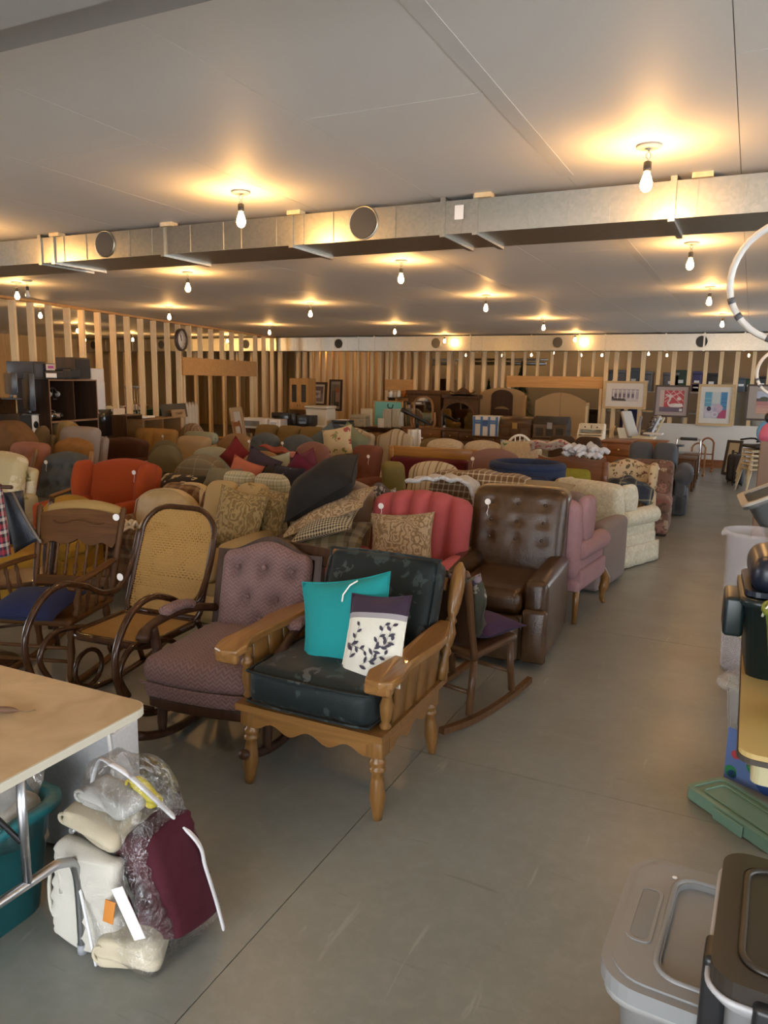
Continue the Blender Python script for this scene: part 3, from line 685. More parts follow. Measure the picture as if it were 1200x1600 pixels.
for a in (-1, 1):
    part('arm_support', lathe(spin, 14), MAPLEZ, ch, M=TR((a*.315, -.275, .367), ry=math.radians(a*3)))
    for i in range(4):
        y0 = -.225+i*.115
        part('side_plank', rbox(.016, .111, .227, .005, (1, 1, 1), k=1), MAPLEZ, ch, M=TR((a*(.325), y0+.055, .367+.113), ry=math.radians(a*5)))
    o = []
    for x, y in ((-.048, -.40), (.015, -.415), (.062, -.395), (.074, -.33), (.060, -.22), (.066, -.10), (.082, .02), (.075, .12), (.045, .22), (.02, .30), (-.03, .30), (-.035, .2), (-.04, .08), (-.034, -.05), (-.03, -.18), (-.04, -.28), (-.062, -.34)):
        o.append((a*(x+.335), y))
    def bend(V, a=a):
        y = V[:, 1]; V[:, 2] += -.020*np.clip((-y-.27)/.13, 0, 1)**2+.018*np.clip(y+.1, 0, 1); return V
    Vp, Fp = prism(o, .598, .632, 'z'); m = MB().add((Vp, Fp), None, False, fn=bend)
    m.add(cb(a*.335-.05, a*.335+.055, -.412, -.375, .555, .60, .01), None, False); ao = m.build('arm', MAPLEY, ch)
    bv = ao.modifiers.new('b', 'BEVEL'); bv.width = .008; bv.segments = 2; bv.limit_method = 'ANGLE'
post = turned(.54, .031, [(0, .8), (.12, .9), (.20, .6), (.235, 1.0), (.27, .6), (.31, .9), (.40, 1.15), (.47, .7), (.50, 1.0), (.53, .65), (.58, .95), (.66, 1.15), (.74, 1.25), (.86, 1.25), (.95, .9), (1.0, .25)])
for a in (-1, 1): part('back_post', lathe(post, 16, sx=.85, sy=1.1), MAPLEZ, ch, M=TR((a*.325, .285, .362), rx=math.radians(-23)))
for z, zz in ((.10, .05), (.40, .06)): part('back_rail', cb(-.275, .275, -.012, .012, z, z+zz, .005), MAPLE, ch, M=TR((0, .285, .362), rx=math.radians(-23)))
for i in range(5): part('back_slat', cb(-.02, .02, -.007, .007, .152, .398, .004), MAPLEZ, ch, M=TR((-.2+i*.1, .288, .362), rx=math.radians(-23)))
def wrink(V):
    V[:, 2] += .004*np.sin(V[:, 0]*31+V[:, 1]*17)*np.sin(V[:, 1]*23-V[:, 0]*9); return V
sc_ = part('seat_cushion', rbox(.565, .60, .165, .05, (14, 14, 3), (.006, .01, .03)), DARKFLORAL, ch, M=TR((0, -.045, .45)), fn=wrink)
for z in (-.062, .066):
    part('piping', tube(smooth_path([(-.275, -.26, z), (-.25, -.303, z), (0, -.312, z), (.25, -.303, z), (.277, -.26, z), (.286, 0, z), (.277, .27, z), (.24, .3, z), (-.24, .3, z), (-.277, .27, z), (-.286, 0, z)], 4, True), .006, 6, True), DARKFLORAL, sc_)
bc_ = part('back_cushion', rbox(.56, .13, .47, .045, (12, 3, 12), (.004, .025, .012)), DARKFLORAL, ch, M=TR((0.01, .295, .665), rx=math.radians(-23)), fn=wrink)
part('piping', tube(smooth_path([(-.272, -.055, -.19), (-.272, -.055, .185), (-.23, -.06, .228), (.23, -.06, .228), (.272, -.055, .185), (.272, -.055, -.19)], 4), .006, 6), DARKFLORAL, bc_)
# pillows on it
TEAL = fabric('turquoise_linen', (.015, .26, .27), .10, 6, 300, .8, .2, .3)
p1 = cushion('turquoise linen throw pillow leaning on the maple armchair back', TEAL, (-1.50, 2.78, .70), .42, .42, .15, math.radians(4), math.radians(27), math.radians(-13), n=18, seed=4)
part('price_tag', tube([(.08, -.06, .17), (.05, -.075, .15), (.02, -.082, .11), (.015, -.082, .08)], .0035, 5), PAPER, p1, label='white tag string')
def _wp(t, b):
    o = t.obj(); z = t.xy(o)[2]; w = t.noise(o, 200, 2); g = t.mix(t.noise(o, 8, 3), (.60, .58, .50), (.70, .68, .60))
    c = t.ramp(t.math('ADD', t.math('MULTIPLY', z, 2.0), .5), [(0, (0, 0, 0)), (.655, (.5, .5, .5)), (.70, (1, 1, 1))], 'CONSTANT')
    v = t.xy(c)[0]; col = t.mix(t.math('GREATER_THAN', v, .1), g, (.30, .28, .30)); return t.mix(t.math('GREATER_THAN', v, .8), col, (.035, .020, .038)), w, .2
WLP = mk('cream_and_plum', _wp, .8, 0, .25, .2)
p2 = cushion('cream throw pillow with plum top band and dark leaf sprays, on the maple armchair', WLP, (-1.315, 2.69, .69), .28, .38, .12, math.radians(-4), math.radians(28), math.radians(-7), n=18, seed=9, pinch=.08)
def pil_y(x, z, w=.28, h=.38, th=.12):
    u, v = x/(w/2), z/(h/2); return -(th/2*max(0, (1-u**4)*(1-v**4))**.55*(.55+.45*(1-u*u)*(1-v*v)))-.004
LEAFM = plain('leaf_ink', (.035, .030, .05), .8)
lm_ = MB(); rr = random.Random(5)
for (x0, z0_, dx_, dz_, n_) in ((-.08, -.09, .03, .13, 6), (.02, -.10, .045, .15, 7), (-.10, -.03, .09, -.03, 5), (.03, -.06, .07, .05, 6), (-.03, -.12, .11, .05, 6), (.075, -.04, .02, .09, 5)):
    for i in range(n_):
        f = i/(n_-1); cx_, cz_ = x0+dx_*f, z0_+dz_*f; a = math.atan2(dz_, dx_)+(.8 if i % 2 else -.8); L = .034*(1-.3*f); wd = .0065
        V = []; K = 6
        for s in (1, -1):
            for k in range(K):
                q = k/(K-1) if s > 0 else 1-k/(K-1); r_ = wd*math.sin(q*PI)*s
                x = cx_+math.cos(a)*L*q-math.sin(a)*r_; z = cz_+math.sin(a)*L*q+math.cos(a)*r_; V.append((x, pil_y(x, z)-.001, z))
        lm_.add((np.array(V), [tuple(range(2*K))[::-1]]))
    for s in range(8):
        xa, za = x0+dx_*s/8, z0_+dz_*s/8; xb, zb_ = x0+dx_*(s+1)/8, z0_+dz_*(s+1)/8
        lm_.add((np.array([(xa-.001, pil_y(xa, za)-.001, za-.001), (xb-.001, pil_y(xb, zb_)-.001, zb_-.001), (xb+.001, pil_y(xb, zb_)-.001, zb_+.001), (xa+.001, pil_y(xa, za)-.001, za+.001)]), [(0, 1, 2, 3)]))
lm_.build('leaf_print', LEAFM, p2)
# --- mauve tufted rocker
def _herr(t, b):
    u = t.uv(); s = t.xy(u); a = t.math('PINGPONG', s[0], .018); w = t.math('SINE', t.math('MULTIPLY', t.math('ADD', s[1], a), 300)); n = t.noise(t.obj(), 5, 3)
    w2 = t.math('MULTIPLY_ADD', w, .5, .5); col = t.mix(w2, (.135, .074, .070), (.215, .130, .120)); return t.mix(t.math('MULTIPLY', n, .4), col, (.12, .064, .062)), w2, .3
MAUVE = mk('mauve_herringbone', _herr, .8, 0, .3, .3)
rk = thing('tufted_rocking_chair', 'mauve button-tufted rocking chair in dark wood beside the maple armchair', 'rocking chair', (-2.17, 2.90, 0), math.radians(9))
def bow(V):
    f = np.clip(-V[:, 1]/.3, 0, 1); V[:, 1] -= .05*f*(1-(V[:, 0]/.34)**2); V[:, 0] *= 1+.10*f; return V
part('seat_cushion', rbox(.60, .60, .13, .05, (14, 12, 2), (0, .0, .035)), MAUVE, rk, M=TR((0, -.03, .405)), fn=bow)
part('seat_band', rbox(.59, .58, .085, .03, (10, 8, 1)), MAUVE, rk, M=TR((0, -.03, .315)), fn=bow)
part('seat_rail', rbox(.57, .55, .06, .015, (8, 6, 1)), DARKW, rk, M=TR((0, -.02, .245)), fn=bow)
part('piping', tube([(x, -.345-.052*(1-(x/.34)**2), .36) for x in np.linspace(-.32, .32, 15)], .006, 6), MAUVE, rk)
def outl(w, h, s=1.0, n=30, z0=0.0):
    P = [(-w/2, z0), ]
    for i in range(n+1):
        u = -1+2*i/n; P.append((u*w/2, z0+h*(.87+.13*(math.cos(min(abs(u)*1.25, 1)*PI)*.5+.5)-.0)))
    P.append((w/2, z0)); return P
BT = TR((0, .27, .30), rx=math.radians(-14))
fo, fi = outl(.60, .63), [(x*.87, .02+(z-.0)*.925) for x, z in outl(.60, .63)]
part('back_frame', ring(fo, fi, -.028, .028), DARKW, rk, M=BT, smooth=False)
part('back_panel', prism(fi, .0, .02), DARKW, rk, M=BT, smooth=False)
tf = [(-.62, .80), (0, .78), (.62, .80), (-.33, .52), (.33, .52), (0, .30)]
V, F = back_slab(.505, .10, .535, 'flat', 0, 0, tf, 0, (36, 2, 36), .045, .03, 0, .055)
def cam_(V):
    u = np.clip(V[:, 0]/.2525, -1, 1); z = np.clip(V[:, 2]/.535, 0, 1); V[:, 2] *= 1+(.03+.09*(np.cos(np.minimum(abs(u)*1.25, 1)*PI)*.5+.5)-.02)*z**2*.9-.03*z; return V
bp_ = part('back_cushion', (V+np.array([0, -.035, .025]), F), MAUVE, rk, M=BT, fn=cam_)
bmsh = button_mesh(MAUVE, .013)
for x, z in tf: linkcopy_o('button', bmsh, bp_, TR((x*.2525, -.072, z*.535+.028), rx=PI/2)) if x else linkcopy_o('button', bmsh, bp_, TR((0, -.082, z*.56+.028), rx=PI/2))
for a in (-1, 1):
    P = smooth_path([(a*.285, .32, .52), (a*.31, .18, .56), (a*.335, .0, .585), (a*.35, -.16, .58), (a*.355, -.24, .56), (a*.35, -.275, .52)], 5)
    am_ = part('arm', tube(P, [.022]*(len(P)-6)+[.026, .03, .033, .036, .035, .03], 10), DARKW, rk)
    P2 = smooth_path([(a*.318, .12, .595), (a*.332, .02, .617), (a*.345, -.12, .613)], 5)
    part('arm_pad', tube(P2, [.012]+[.034]*(len(P2)-2)+[.012], 12, flat=.75), MAUVE, am_)
    part('arm_post', tube(smooth_path([(a*.345, -.20, .565), (a*.335, -.185, .46), (a*.31, -.20, .36), (a*.30, -.21, .25)], 5), .024, 10), DARKW, rk)
    part('leg', tube(smooth_path([(a*.27, -.24, .25), (a*.275, -.25, .15), (a*.27, -.26, .055)], 4), [.028]*3+[.024]*3+[.02]*3, 10), DARKW, rk)
    part('leg', tube(smooth_path([(a*.26, .24, .25), (a*.265, .27, .15), (a*.265, .29, .055)], 4), [.026]*3+[.022]*3+[.02]*3, 10), DARKW, rk)
    part('rocker', tube([(a*.268, y, .024+.13*(y-.02)**2/.25) for y in np.linspace(-.48, .56, 18)], .022, 8, flat=1.0), DARKW, rk)
FOOT.extend([(-1.52, 2.83, .36, .40), (-2.17, 2.9, .33, .4), (-2.9, 3.04, .3, .5), (-3.6, 3.02, .35, .4), (-1.3, 3.76, .28, .4)])
# --- cane rocker
CANE = plain('cane', (.36, .20, .055), .45, 0, .15, 20)
cr = thing('cane_rocking_chair', 'dark bentwood rocking chair with tall woven cane back', 'rocking chair', (-2.90, 3.04, 0), math.radians(4))
BM = TR((0, .14, .40), rx=math.radians(-21))
def srect(w, h, r, n=8, rb=None):
    rb = rb or r
    return pts_arc((w/2-rb, rb), rb, -PI/2, 0, n)+pts_arc((w/2-r, h-r), r, 0, PI/2, n)+pts_arc((-w/2+r, h-r), r, PI/2, PI, n)+pts_arc((-w/2+rb, rb), rb, PI, 1.5*PI, n)
OL = srect(.50, .64, .17, 8, .07)
bf = part('back_frame', tube([(x, 0, z) for x, z in OL], .017, 8, True), BENT, cr, M=BM)
def inside_x(z, w=.50, h=.64, r=.17, rb=.07):
    if z > h-r: return w/2-r+math.sqrt(max(0, r*r-(z-h+r)**2))
    if z < rb: return w/2-rb+math.sqrt(max(0, rb*rb-(rb-z)**2))
    return w/2
wv = MB(); WD = .0056
def strand(a, b, off):
    a = np.array(a); b = np.array(b); d = (b-a)/np.linalg.norm(b-a); nn = np.array([-d[1], d[0]])*WD/2
    wv.add((np.array([(a[0]-nn[0], off, a[1]-nn[1]), (b[0]-nn[0], off, b[1]-nn[1]), (b[0]+nn[0], off, b[1]+nn[1]), (a[0]+nn[0], off, a[1]+nn[1])]), [(0, 1, 2, 3)]), None, False)
for i in range(44):
    z = .015+i*.0143; x = inside_x(z)
    strand((-x, z), (x, z), -.002)
for i in range(35):
    x = -.238+i*.014; zs = [z for z in np.linspace(.004, .636, 120) if inside_x(z) > abs(x)]
    if zs: strand((x, zs[0]), (x, zs[-1]), .0)
for s in (-1, 1):
    for i in range(-26, 27):
        c = i*.0283; P = [(x, s*x+.32+c) for x in np.linspace(-.248, .248, 90)]; P = [p for p in P if .004 < p[1] < .636 and abs(p[0]) < inside_x(p[1])]
        if len(P) > 2: strand(P[0], P[-1], .002)
stuff(wv.build('cane_weave', CANE, cr, M=BM)); 
part('back_rail', tube([(x, 0, 0) for x in (-.25, .25)], .016, 8), BENT, cr, M=TR((0, .15, .42)))
sf = srect(.48, .46, .08, 6)
part('seat_frame', tube([(x, z-.30, .40) for x, z in sf], .022, 8, True), BENT, cr)
sw = MB()
for i in range(30):
    q = -.22+i*.0152; sw.add(b2(q-.004, q+.004, -.28, .14, .402, .404), None, False); sw.add(b2(-.22, .22, -.285+i*.0145-.004, -.285+i*.0145+.004, .404, .406), None, False)
stuff(sw.build('seat_weave', CANE, cr))
for a in (-1, 1):
    P = smooth_path([(a*.26, .30, .86), (a*.265, .24, .70), (a*.27, .13, .555), (a*.275, .0, .545), (a*.28, -.14, .62), (a*.28, -.29, .665), (a*.28, -.44, .62), (a*.28, -.545, .48), (a*.28, -.55, .32), (a*.28, -.47, .16), (a*.28, -.30, .06), (a*.28, 0, .02), (a*.28, .35, .045), (a*.28, .62, .12)], 6)
    part('side_frame', tube(P, .018, 9), BENT, cr)
    P = smooth_path([(a*.25, -.44, .20), (a*.25, -.50, .33), (a*.25, -.42, .43), (a*.25, -.26, .425), (a*.25, -.08, .36), (a*.25, .02, .22), (a*.25, .02, .06)], 6)
    part('scroll', tube(P, .015, 8), BENT, cr)
    c = [(a*.25, -.17+.10*math.cos(t), .17+.10*math.sin(t)) for t in np.linspace(0, 2*PI, 25)[:-1]]; part('scroll_loop', tube(c, .013, 8, True), BENT, cr)
    part('back_stay', tube(smooth_path([(a*.24, .14, .42), (a*.26, .22, .24), (a*.275, .30, .055)], 5), .016, 8), BENT, cr)
for y, z in ((-.30, .08), (.3, .055)): part('stretcher', tube([(-.28, y, z), (.28, y, z)], .011, 8), BENT, cr)
price_tag(cr, (-.235, .10, .62), 0, 0)
# --- oak pressed-back rocker
ok_ = thing('oak_rocking_chair', 'oak rocking chair with carved crest and turned spindles at the left', 'rocking chair', (-3.60, 3.02, 0), math.radians(18))
BO = TR((0, .235, .41), rx=math.radians(-17))
fin = turned(.56, .020, [(0, 1), (.10, .8), (.2, 1), (.8, .9), (.84, 1.1), (.86, .8), (.88, 1.1), (.90, .8), (.92, 1.05), (.94, .8), (.96, 1), (1, .3)])
for a in (-1, 1): part('back_post', lathe(fin, 12), OAKZ, ok_, M=BO@TR((a*.25, 0, 0), ry=math.radians(a*3)))
cp = [(-.245, .33)]+[(x, .325-.03*abs(math.sin(x*19))+.02*(1-abs(x)/.24)) for x in np.linspace(-.235, .235, 25)]+[(.25, .33), (.262, .50)]+[(x, .50+.035*(1-(x/.26)**2)) for x in np.linspace(.24, -.24, 13)]+[(-.262, .50)]
part('crest_rail', prism(cp, -.012, .012), OAK, ok_, M=BO, smooth=False)
part('crest_carving', tube([(x, -.014, .455+.012*math.cos(x*26)) for x in np.linspace(-.17, .17, 24)], .006, 6), OAK, ok_, M=BO)
part('lower_rail', cb(-.245, .245, -.012, .012, .055, .115, .005), OAK, ok_, M=BO)
sp7 = turned(.22, .0105, [(0, .6), (.12, 1.2), (.2, .7), (.3, 1.3), (.42, .7), (.6, .7), (.7, 1.25), (.78, .7), (.88, 1.2), (1, .6)])
for i in range(7): part('spindle', lathe(sp7, 8), OAKZ, ok_, M=BO@TR((-.195+i*.065, 0, .11)))
MUSTP = fabric('tan_pad', (.34, .22, .08), .2)
part('head_pad', rbox(.50, .05, .16, .024, (8, 1, 4), (0, .01, .01)), MUSTP, ok_, M=BO@TR((0, .045, .475)), fn=lambda V: np.stack([V[:, 0], V[:, 1], V[:, 2]+.035*(1-(V[:, 0]/.26)**2)], 1), label='tan pad tied behind the crest')
part('seat', rbox(.54, .50, .045, .02, (6, 6, 1)), OAK, ok_, M=TR((0, -.01, .395)))
for a in (-1, 1):
    P = smooth_path([(a*.262, .26, .635), (a*.285, .10, .635), (a*.30, -.08, .63), (a*.305, -.24, .625), (a*.30, -.29, .60)], 5); part('arm', tube(P, .026, 8, flat=.55), OAK, ok_)
    for i, y in enumerate((-.19, -.08, .03, .13)):
        part('arm_spindle', lathe([(r*(1.9 if i == 0 else 1.1), z) for r, z in turned(.205, .0105, [(0, .7), (.1, 1.2), (.2, .7), (.45, 1.3), (.7, .7), (.85, 1.2), (1, .7)])], 8), OAKZ, ok_, M=TR((a*.265, y, .415), ry=math.radians(a*9)))
    for y, t_ in ((-.2, 6), (.2, -8)): part('leg', lathe(turned(.335, .022, [(0, .7), (.1, 1), (.3, .8), (.5, 1.1), (.7, .8), (.8, 1.1), (1, .8)]), 10), OAKZ, ok_, M=TR((a*.235, y+(-.03 if y < 0 else .04), .05), rx=math.radians(-t_)))
    part('rocker', tube([(a*.238, y, .022+.25*y*y*.6) for y in np.linspace(-.46, .56, 16)], .02, 8), OAK, ok_)
for z in (.16, .24): part('stretcher', tube([(-.235, -.22, z), (.235, -.22, z)], .011, 8), OAK, ok_)
price_tag(ok_, (.25, .36, .885), 0, 0)
NAVY = fabric('navy_cotton', (.016, .022, .075), .15, 6, 300, .85, .3)
cushion('navy blue square cushion on the seat of the oak rocking chair', NAVY, (-3.54, 2.86, .475), .44, .44, .13, math.radians(20), math.radians(84), 0, n=14, name='seat_pillow', seed=2)
# --- small walnut rocker seen from behind
wr = thing('walnut_rocking_chair', 'small walnut rocking chair with its back turned, right behind the maple armchair', 'rocking chair', (-1.30, 3.76, 0), math.radians(166))
BW = TR((0, .20, .37), rx=math.radians(-15))
for a in (-1, 1):
    part('back_post', tube(smooth_path([(a*.20, 0, -.02), (a*.205, .0, .2), (a*.215, .0, .40), (a*.21, .012, .49)], 4), [.019]*4+[.022]*4+[.024]*4+[.012], 10), WALNUTZ, wr, M=BW)
    for y, t_ in ((-.17, 5), (.18, -7)): part('leg', tube([(a*.19, y, .36), (a*.20, y+(-.03 if y < 0 else .05), .06)], .019, 10), WALNUTZ, wr)
    part('rocker', prism([(y, .034+.30*(y-.03)**2*.75) for y in np.linspace(-.40, .48, 16)]+[(y, .0+.30*(y-.03)**2*.75+.002) for y in np.linspace(.48, -.40, 16)], a*.205-.016, a*.205+.016, 'x'), WALNUTZ, wr, smooth=False)
part('back_panel', rbox(.40, .018, .42, .008, (4, 1, 4)), DARKW, wr, M=BW@TR((0, 0, .26)), label='dark solid back panel')
part('seat', rbox(.44, .42, .04, .018, (4, 4, 1)), WALNUT, wr, M=TR((0, 0, .37)))
for y in (-.19, .21): part('stretcher', tube([(-.195, y, .17), (.195, y, .17)], .012, 8), WALNUTZ, wr)
VFLOR = floral('garden_floral', (.06, .055, .04), [(.20, .22, .06), (.28, .25, .2), (.08, .05, .10), (.05, .05, .03), (.22, .16, .18)], 14, .42, .8)
cl = MB().add(sheet(lambda u, v: (-.06-.20*v+.01*math.sin(u*9), (.03+.05*abs(math.sin(v*7+u*3))*.4+.02*v)*(-1 if u > .12 else 1)-.0, .47-.50*u*(1-.35*v)-.02*math.sin(v*11)), 16, 10, .006), BW)
tag(cl.build('shawl', VFLOR, None, M=wr.matrix_basis), 'floral shawl hanging over the walnut rocking chair back', 'shawl')
PURP = fabric('purple_cotton', (.045, .022, .065), .15)
cushion('purple cushion on the seat of the walnut rocking chair', PURP, (-1.24, 3.80, .45), .40, .38, .13, math.radians(166), math.radians(85), 0, name='seat_pillow', seed=6)
# --- leather recliner
LEA = leather('brown_leather', (.042, .020, .009), (.08, .042, .018), .25)
rc = seat('leather_recliner', 'dark brown buttoned leather recliner at the aisle', 'recliner', LEA, loc=(-1.41, 4.86, 0), bw_=.68, w=.76, d=.92, H=1.0, sh=.45, aw=.15, ah=.56, arms='box', base='box', tuft=TUFT9, btn=True, lean=.16, bt=.22, hi=True, fdepth=.013, top='flat', rz=math.radians(3), tg=(-.62, 0), flare=.02)
part('footrest', rbox(.46, .08, .28, .03, (6, 2, 4), (0, .015, .0)), LEA, rc, M=TR((0, -.505, .19)))
for a in (-1, 1): part('arm_front', rbox(.155, .05, .34, .024, (3, 1, 4), (0, .012, 0)), LEA, rc, M=TR((a*.315, -.47, .21)))
FLOR2 = floral('cream_dark_floral', (.50, .44, .36), [(.05, .035, .04), (.30, .10, .09), (.08, .09, .07), (.42, .30, .25)], 13, .40)
cushion('small dark floral pillow lying on the leather recliner seat', FLOR2, D(783, 911, 4.74), .30, .30, .10, math.radians(5), math.radians(80), 0, seed=11)
# ------------------------------------------------------------------ second row
def R(a): return math.radians(a)
ROSE = fabric('rose_red_cloth', (.40, .085, .090), .12, 5, 350, .85, .35)
SWIRL = swirl('swirl_jacquard', (.19, .13, .065), (.30, .21, .115), (.40, .30, .18), 8.0, 26)
SWIRL2 = swirl('swirl_jacquard_gold', (.17, .115, .042), (.26, .18, .07), (.34, .25, .11), 7.0, 24)
CH = seat('channel_back_armchair', 'rose red armchair with a fluted channel back', 'armchair', ROSE, 588, 732, 768, .95, R(4), w=.84, bw_=.74, d=.80, ah=.56, aw=.13, arms='pad', top='arch', chan=5, lean=.14, bt=.15, tg=(-.72, 0), hi=True, fdepth=.075, flare=.03)
c = D(627, 846, 4.62); cushion('tan swirl patterned throw pillow on the rose red armchair', SWIRL, c, .46, .40, .15, R(4), R(20), R(-6), seed=3, n=16)
BEIGE = fabric('beige_plush', (.28, .205, .15), .15, 8, 200, .85, .4)
J = seat('tufted_recliner', 'beige tufted recliner buried under a pile of pillows', 'recliner', BEIGE, 462, 592, 748, .98, R(-6), d=.86, sh=.44, aw=.14, ah=.56, arms='box', bw_=.64, top='arch', tuft=TUFT9, lean=.16, hi=True)
jl = J.location
GREYV = velvet('charcoal_velvet', (.016, .0155, .015)); OLIVE3 = plaid('olive_camo_plaid', .21, [(0, (.10, .08, .04)), (.3, (.19, .16, .09)), (.55, (.07, .05, .03)), (.75, (.22, .19, .13))])
GING = plaid('black_cream_gingham', .022, [(0, (.50, .44, .30)), (.5, (.03, .025, .02))], None, .9, .5)
def pile(label, m, px, py, y, w, h, th, rz, lean, roll, seed, **k): return cushion(label, m, D(px, py, y), w, h, th, R(rz), R(lean), R(roll), seed=seed, n=14, **k)
pile('charcoal velvet pillow on top of the pile on the beige recliner', GREYV, 503, 762, 4.80, .62, .46, .34, 8, 66, 0, 1, lump=.05, pinch=.04, tilt=R(-32))
pile('tan swirl pillow second in the pile, under the charcoal pillow', SWIRL, 512, 801, 4.74, .70, .42, .17, 8, 76, 0, 2, tilt=R(-24))
pile('small black and cream gingham pillow in the beige recliner pile', GING, 510, 818, 4.62, .48, .36, .12, 8, 70, 0, 5, tilt=R(-17))
pile('olive patchwork plaid pillow at the bottom of the beige recliner pile', OLIVE3, 524, 838, 4.66, .50, .38, .14, 8, 72, 0, 6, tilt=R(-8))
TANL = fabric('tan_damask', (.40, .29, .135), .10, 4, 120, .6, .2)
K_ = seat('tan_loveseat', 'tan loveseat with two swirl pillows behind the cane rocker', 'loveseat', TANL, 318, 450, 764, .86, R(2), d=.82, n=2, aw=.13, arms='box', top='flat', loose=True, base='skirt', lean=.12)
pile('gold swirl pillow leaning at the left of the tan loveseat', SWIRL2, 372, 812, 4.62, .42, .46, .15, 8, 14, 10, 3, lump=.05)
pile('gold swirl pillow on the tan loveseat, half hidden by the first one', SWIRL2, 412, 800, 4.80, .38, .38, .13, 4, 14, 8, 8)
GPL = plaid('sage_cream_plaid', .06, [(0, (.42, .38, .25)), (.4, (.27, .25, .14)), (.55, (.50, .46, .33)), (.8, (.22, .22, .13))])
seat('sage_plaid_sofa', 'sage and cream plaid sofa behind the tan loveseat', 'sofa', GPL, 318, 458, 752, .86, R(180), d=.80, n=2, top='flat', loose=True, base='skirt')
BPL = plaid('brown_plaid', .17, [(0, (.20, .105, .045)), (.30, (.085, .04, .018)), (.62, (.26, .17, .09)), (.80, (.12, .055, .022))])
CREAML = leather('cream_leather', (.52, .40, .21), (.60, .48, .28), .5)
c = G(225, 842, .47); LS = seat('plaid_loveseat', 'brown plaid loveseat holding big cream cushions', 'loveseat', BPL, loc=(c.x, c.y+.45, 0), w=1.15, d=.84, sh=.47, H=.74, aw=.12, ah=.56, n=2, arms='box', loose=True, base='skirt', rz=R(3))
def bigcush(label, px, py, y, w, h, th, lean, rz=3, mat=None, top='round'):
    t = thing('back_cushion_pad', label, 'cushion', D(px, py, y), R(rz)); V, F = back_slab(w, th, h, top, 0, 0, None, 0, (12, 3, 10), th*.42, .03)
    part('cover', (V-np.array([0, 0, h/2]), F), mat or CREAML, t, M=TR((0, 0, 0), rx=R(-lean))); u = np.linspace(-1, 1, 13); ts = top_shape(top)
    part('piping', tube([(-w/2*.97, -th*.38, -h*.4)]+[(x*w/2*.95, -th*.40, h*(ts(abs(x))*.97-.5)) for x in u]+[(w/2*.97, -th*.38, -h*.4)], .006, 5), mat or CREAML, t, M=TR((0, 0, 0), rx=R(-lean))); return t
bigcush('large cream leather cushion on the brown plaid loveseat, in front', 262, 800, 5.02, .60, .40, .20, 16)
bigcush('cream leather cushion behind the larger cream one on the plaid loveseat', 300, 790, 5.28, .50, .40, .16, 10)
LACE = plain('lace', (.55, .48, .36), .9, 0, .25, 60, .3, 90)
c = G(196, 824, .55); m = MB()
for i in range(26): 
    a = RNG.uniform(0, 6.28); x, y = RNG.uniform(-.16, .16), RNG.uniform(-.07, .07); L = RNG.uniform(.05, .11)
    m.add(tube(smooth_path([(x, y, .005), (x+math.cos(a)*L*.5, y+math.sin(a)*L*.5, .03+RNG.uniform(0, .03)), (x+math.cos(a)*L, y+math.sin(a)*L-.02, RNG.uniform(0, .02))], 3), .012, 5))
for i in range(9): x = -.20+i*.02; m.add(tube([(x-.04, -.10, .0), (x-.05, -.15, -.01), (x-.05+.006*(i % 3), -.20, -.03)], .004, 4))
tag(m.build('lace_throw', LACE, None, loc=c), 'crumpled cream lace throw with a fringe on the plaid loveseat seat', 'throw')
ORANGE = fabric('burnt_orange', (.33, .060, .016), .12, 6, 160, .9, .3, .4)
seat('orange_wingback_chair', 'burnt orange wingback chair in the left part of the crowd', 'armchair', ORANGE, 150, 243, 718, .95, R(6), w=.82, d=.80, arms='box', ah=.62, wing=True, top='arch', lean=.14, tg=(.55, 0))
SLATE = velvet('slate_blue_velvet', (.075, .085, .085))
gr = seat('slate_rocking_chair', 'slate blue tufted chair in a wooden frame beside the orange wingback', 'armchair', SLATE, 64, 146, 707, .92, R(10), w=.64, d=.72, arms='none', top='arch', tuft=[(x, z) for z in (.74, .45) for x in (-.5, -.05, .4)], lean=.2, bt=.14, tg=(-.55, 0), fdepth=.05, hi=True)
for a in (-1, 1):
    part('side_rail', tube(smooth_path([(a*.35, .42, .95), (a*.36, .36, .75), (a*.37, .28, .5), (a*.36, .3, .2)], 4), .026, 8), MAPLEZ, gr)
    part('arm', tube(smooth_path([(a*.36, .3, .6), (a*.38, 0, .6), (a*.38, -.28, .57)], 4), .028, 8, flat=.7), MAPLEY, gr); part('arm_post', tube([(a*.37, -.22, .56), (a*.34, -.24, .35)], .02, 8), MAPLEZ, gr)
LEAFC = floral('cream_leaf_print', (.50, .44, .26), [(.22, .20, .06), (.30, .27, .12), (.62, .57, .42)], 5.0, .42, .8, .7)
seat('leaf_print_sofa', 'cream sofa with olive leaf print at the left edge', 'sofa', LEAFC, -100, 54, 712, .92, R(8), d=.86, n=2, sh=.45, loose=True, base='skirt', top='arch')
MUST = velvet('mustard_velvet', (.30, .16, .018))
seat('mustard_armchair', 'mustard velvet armchair behind the oak rocker', 'armchair', MUST, loc=(-4.75, 3.95, 0), w=.74, d=.75, H=.78, arms='roll', top='round', rz=R(20))
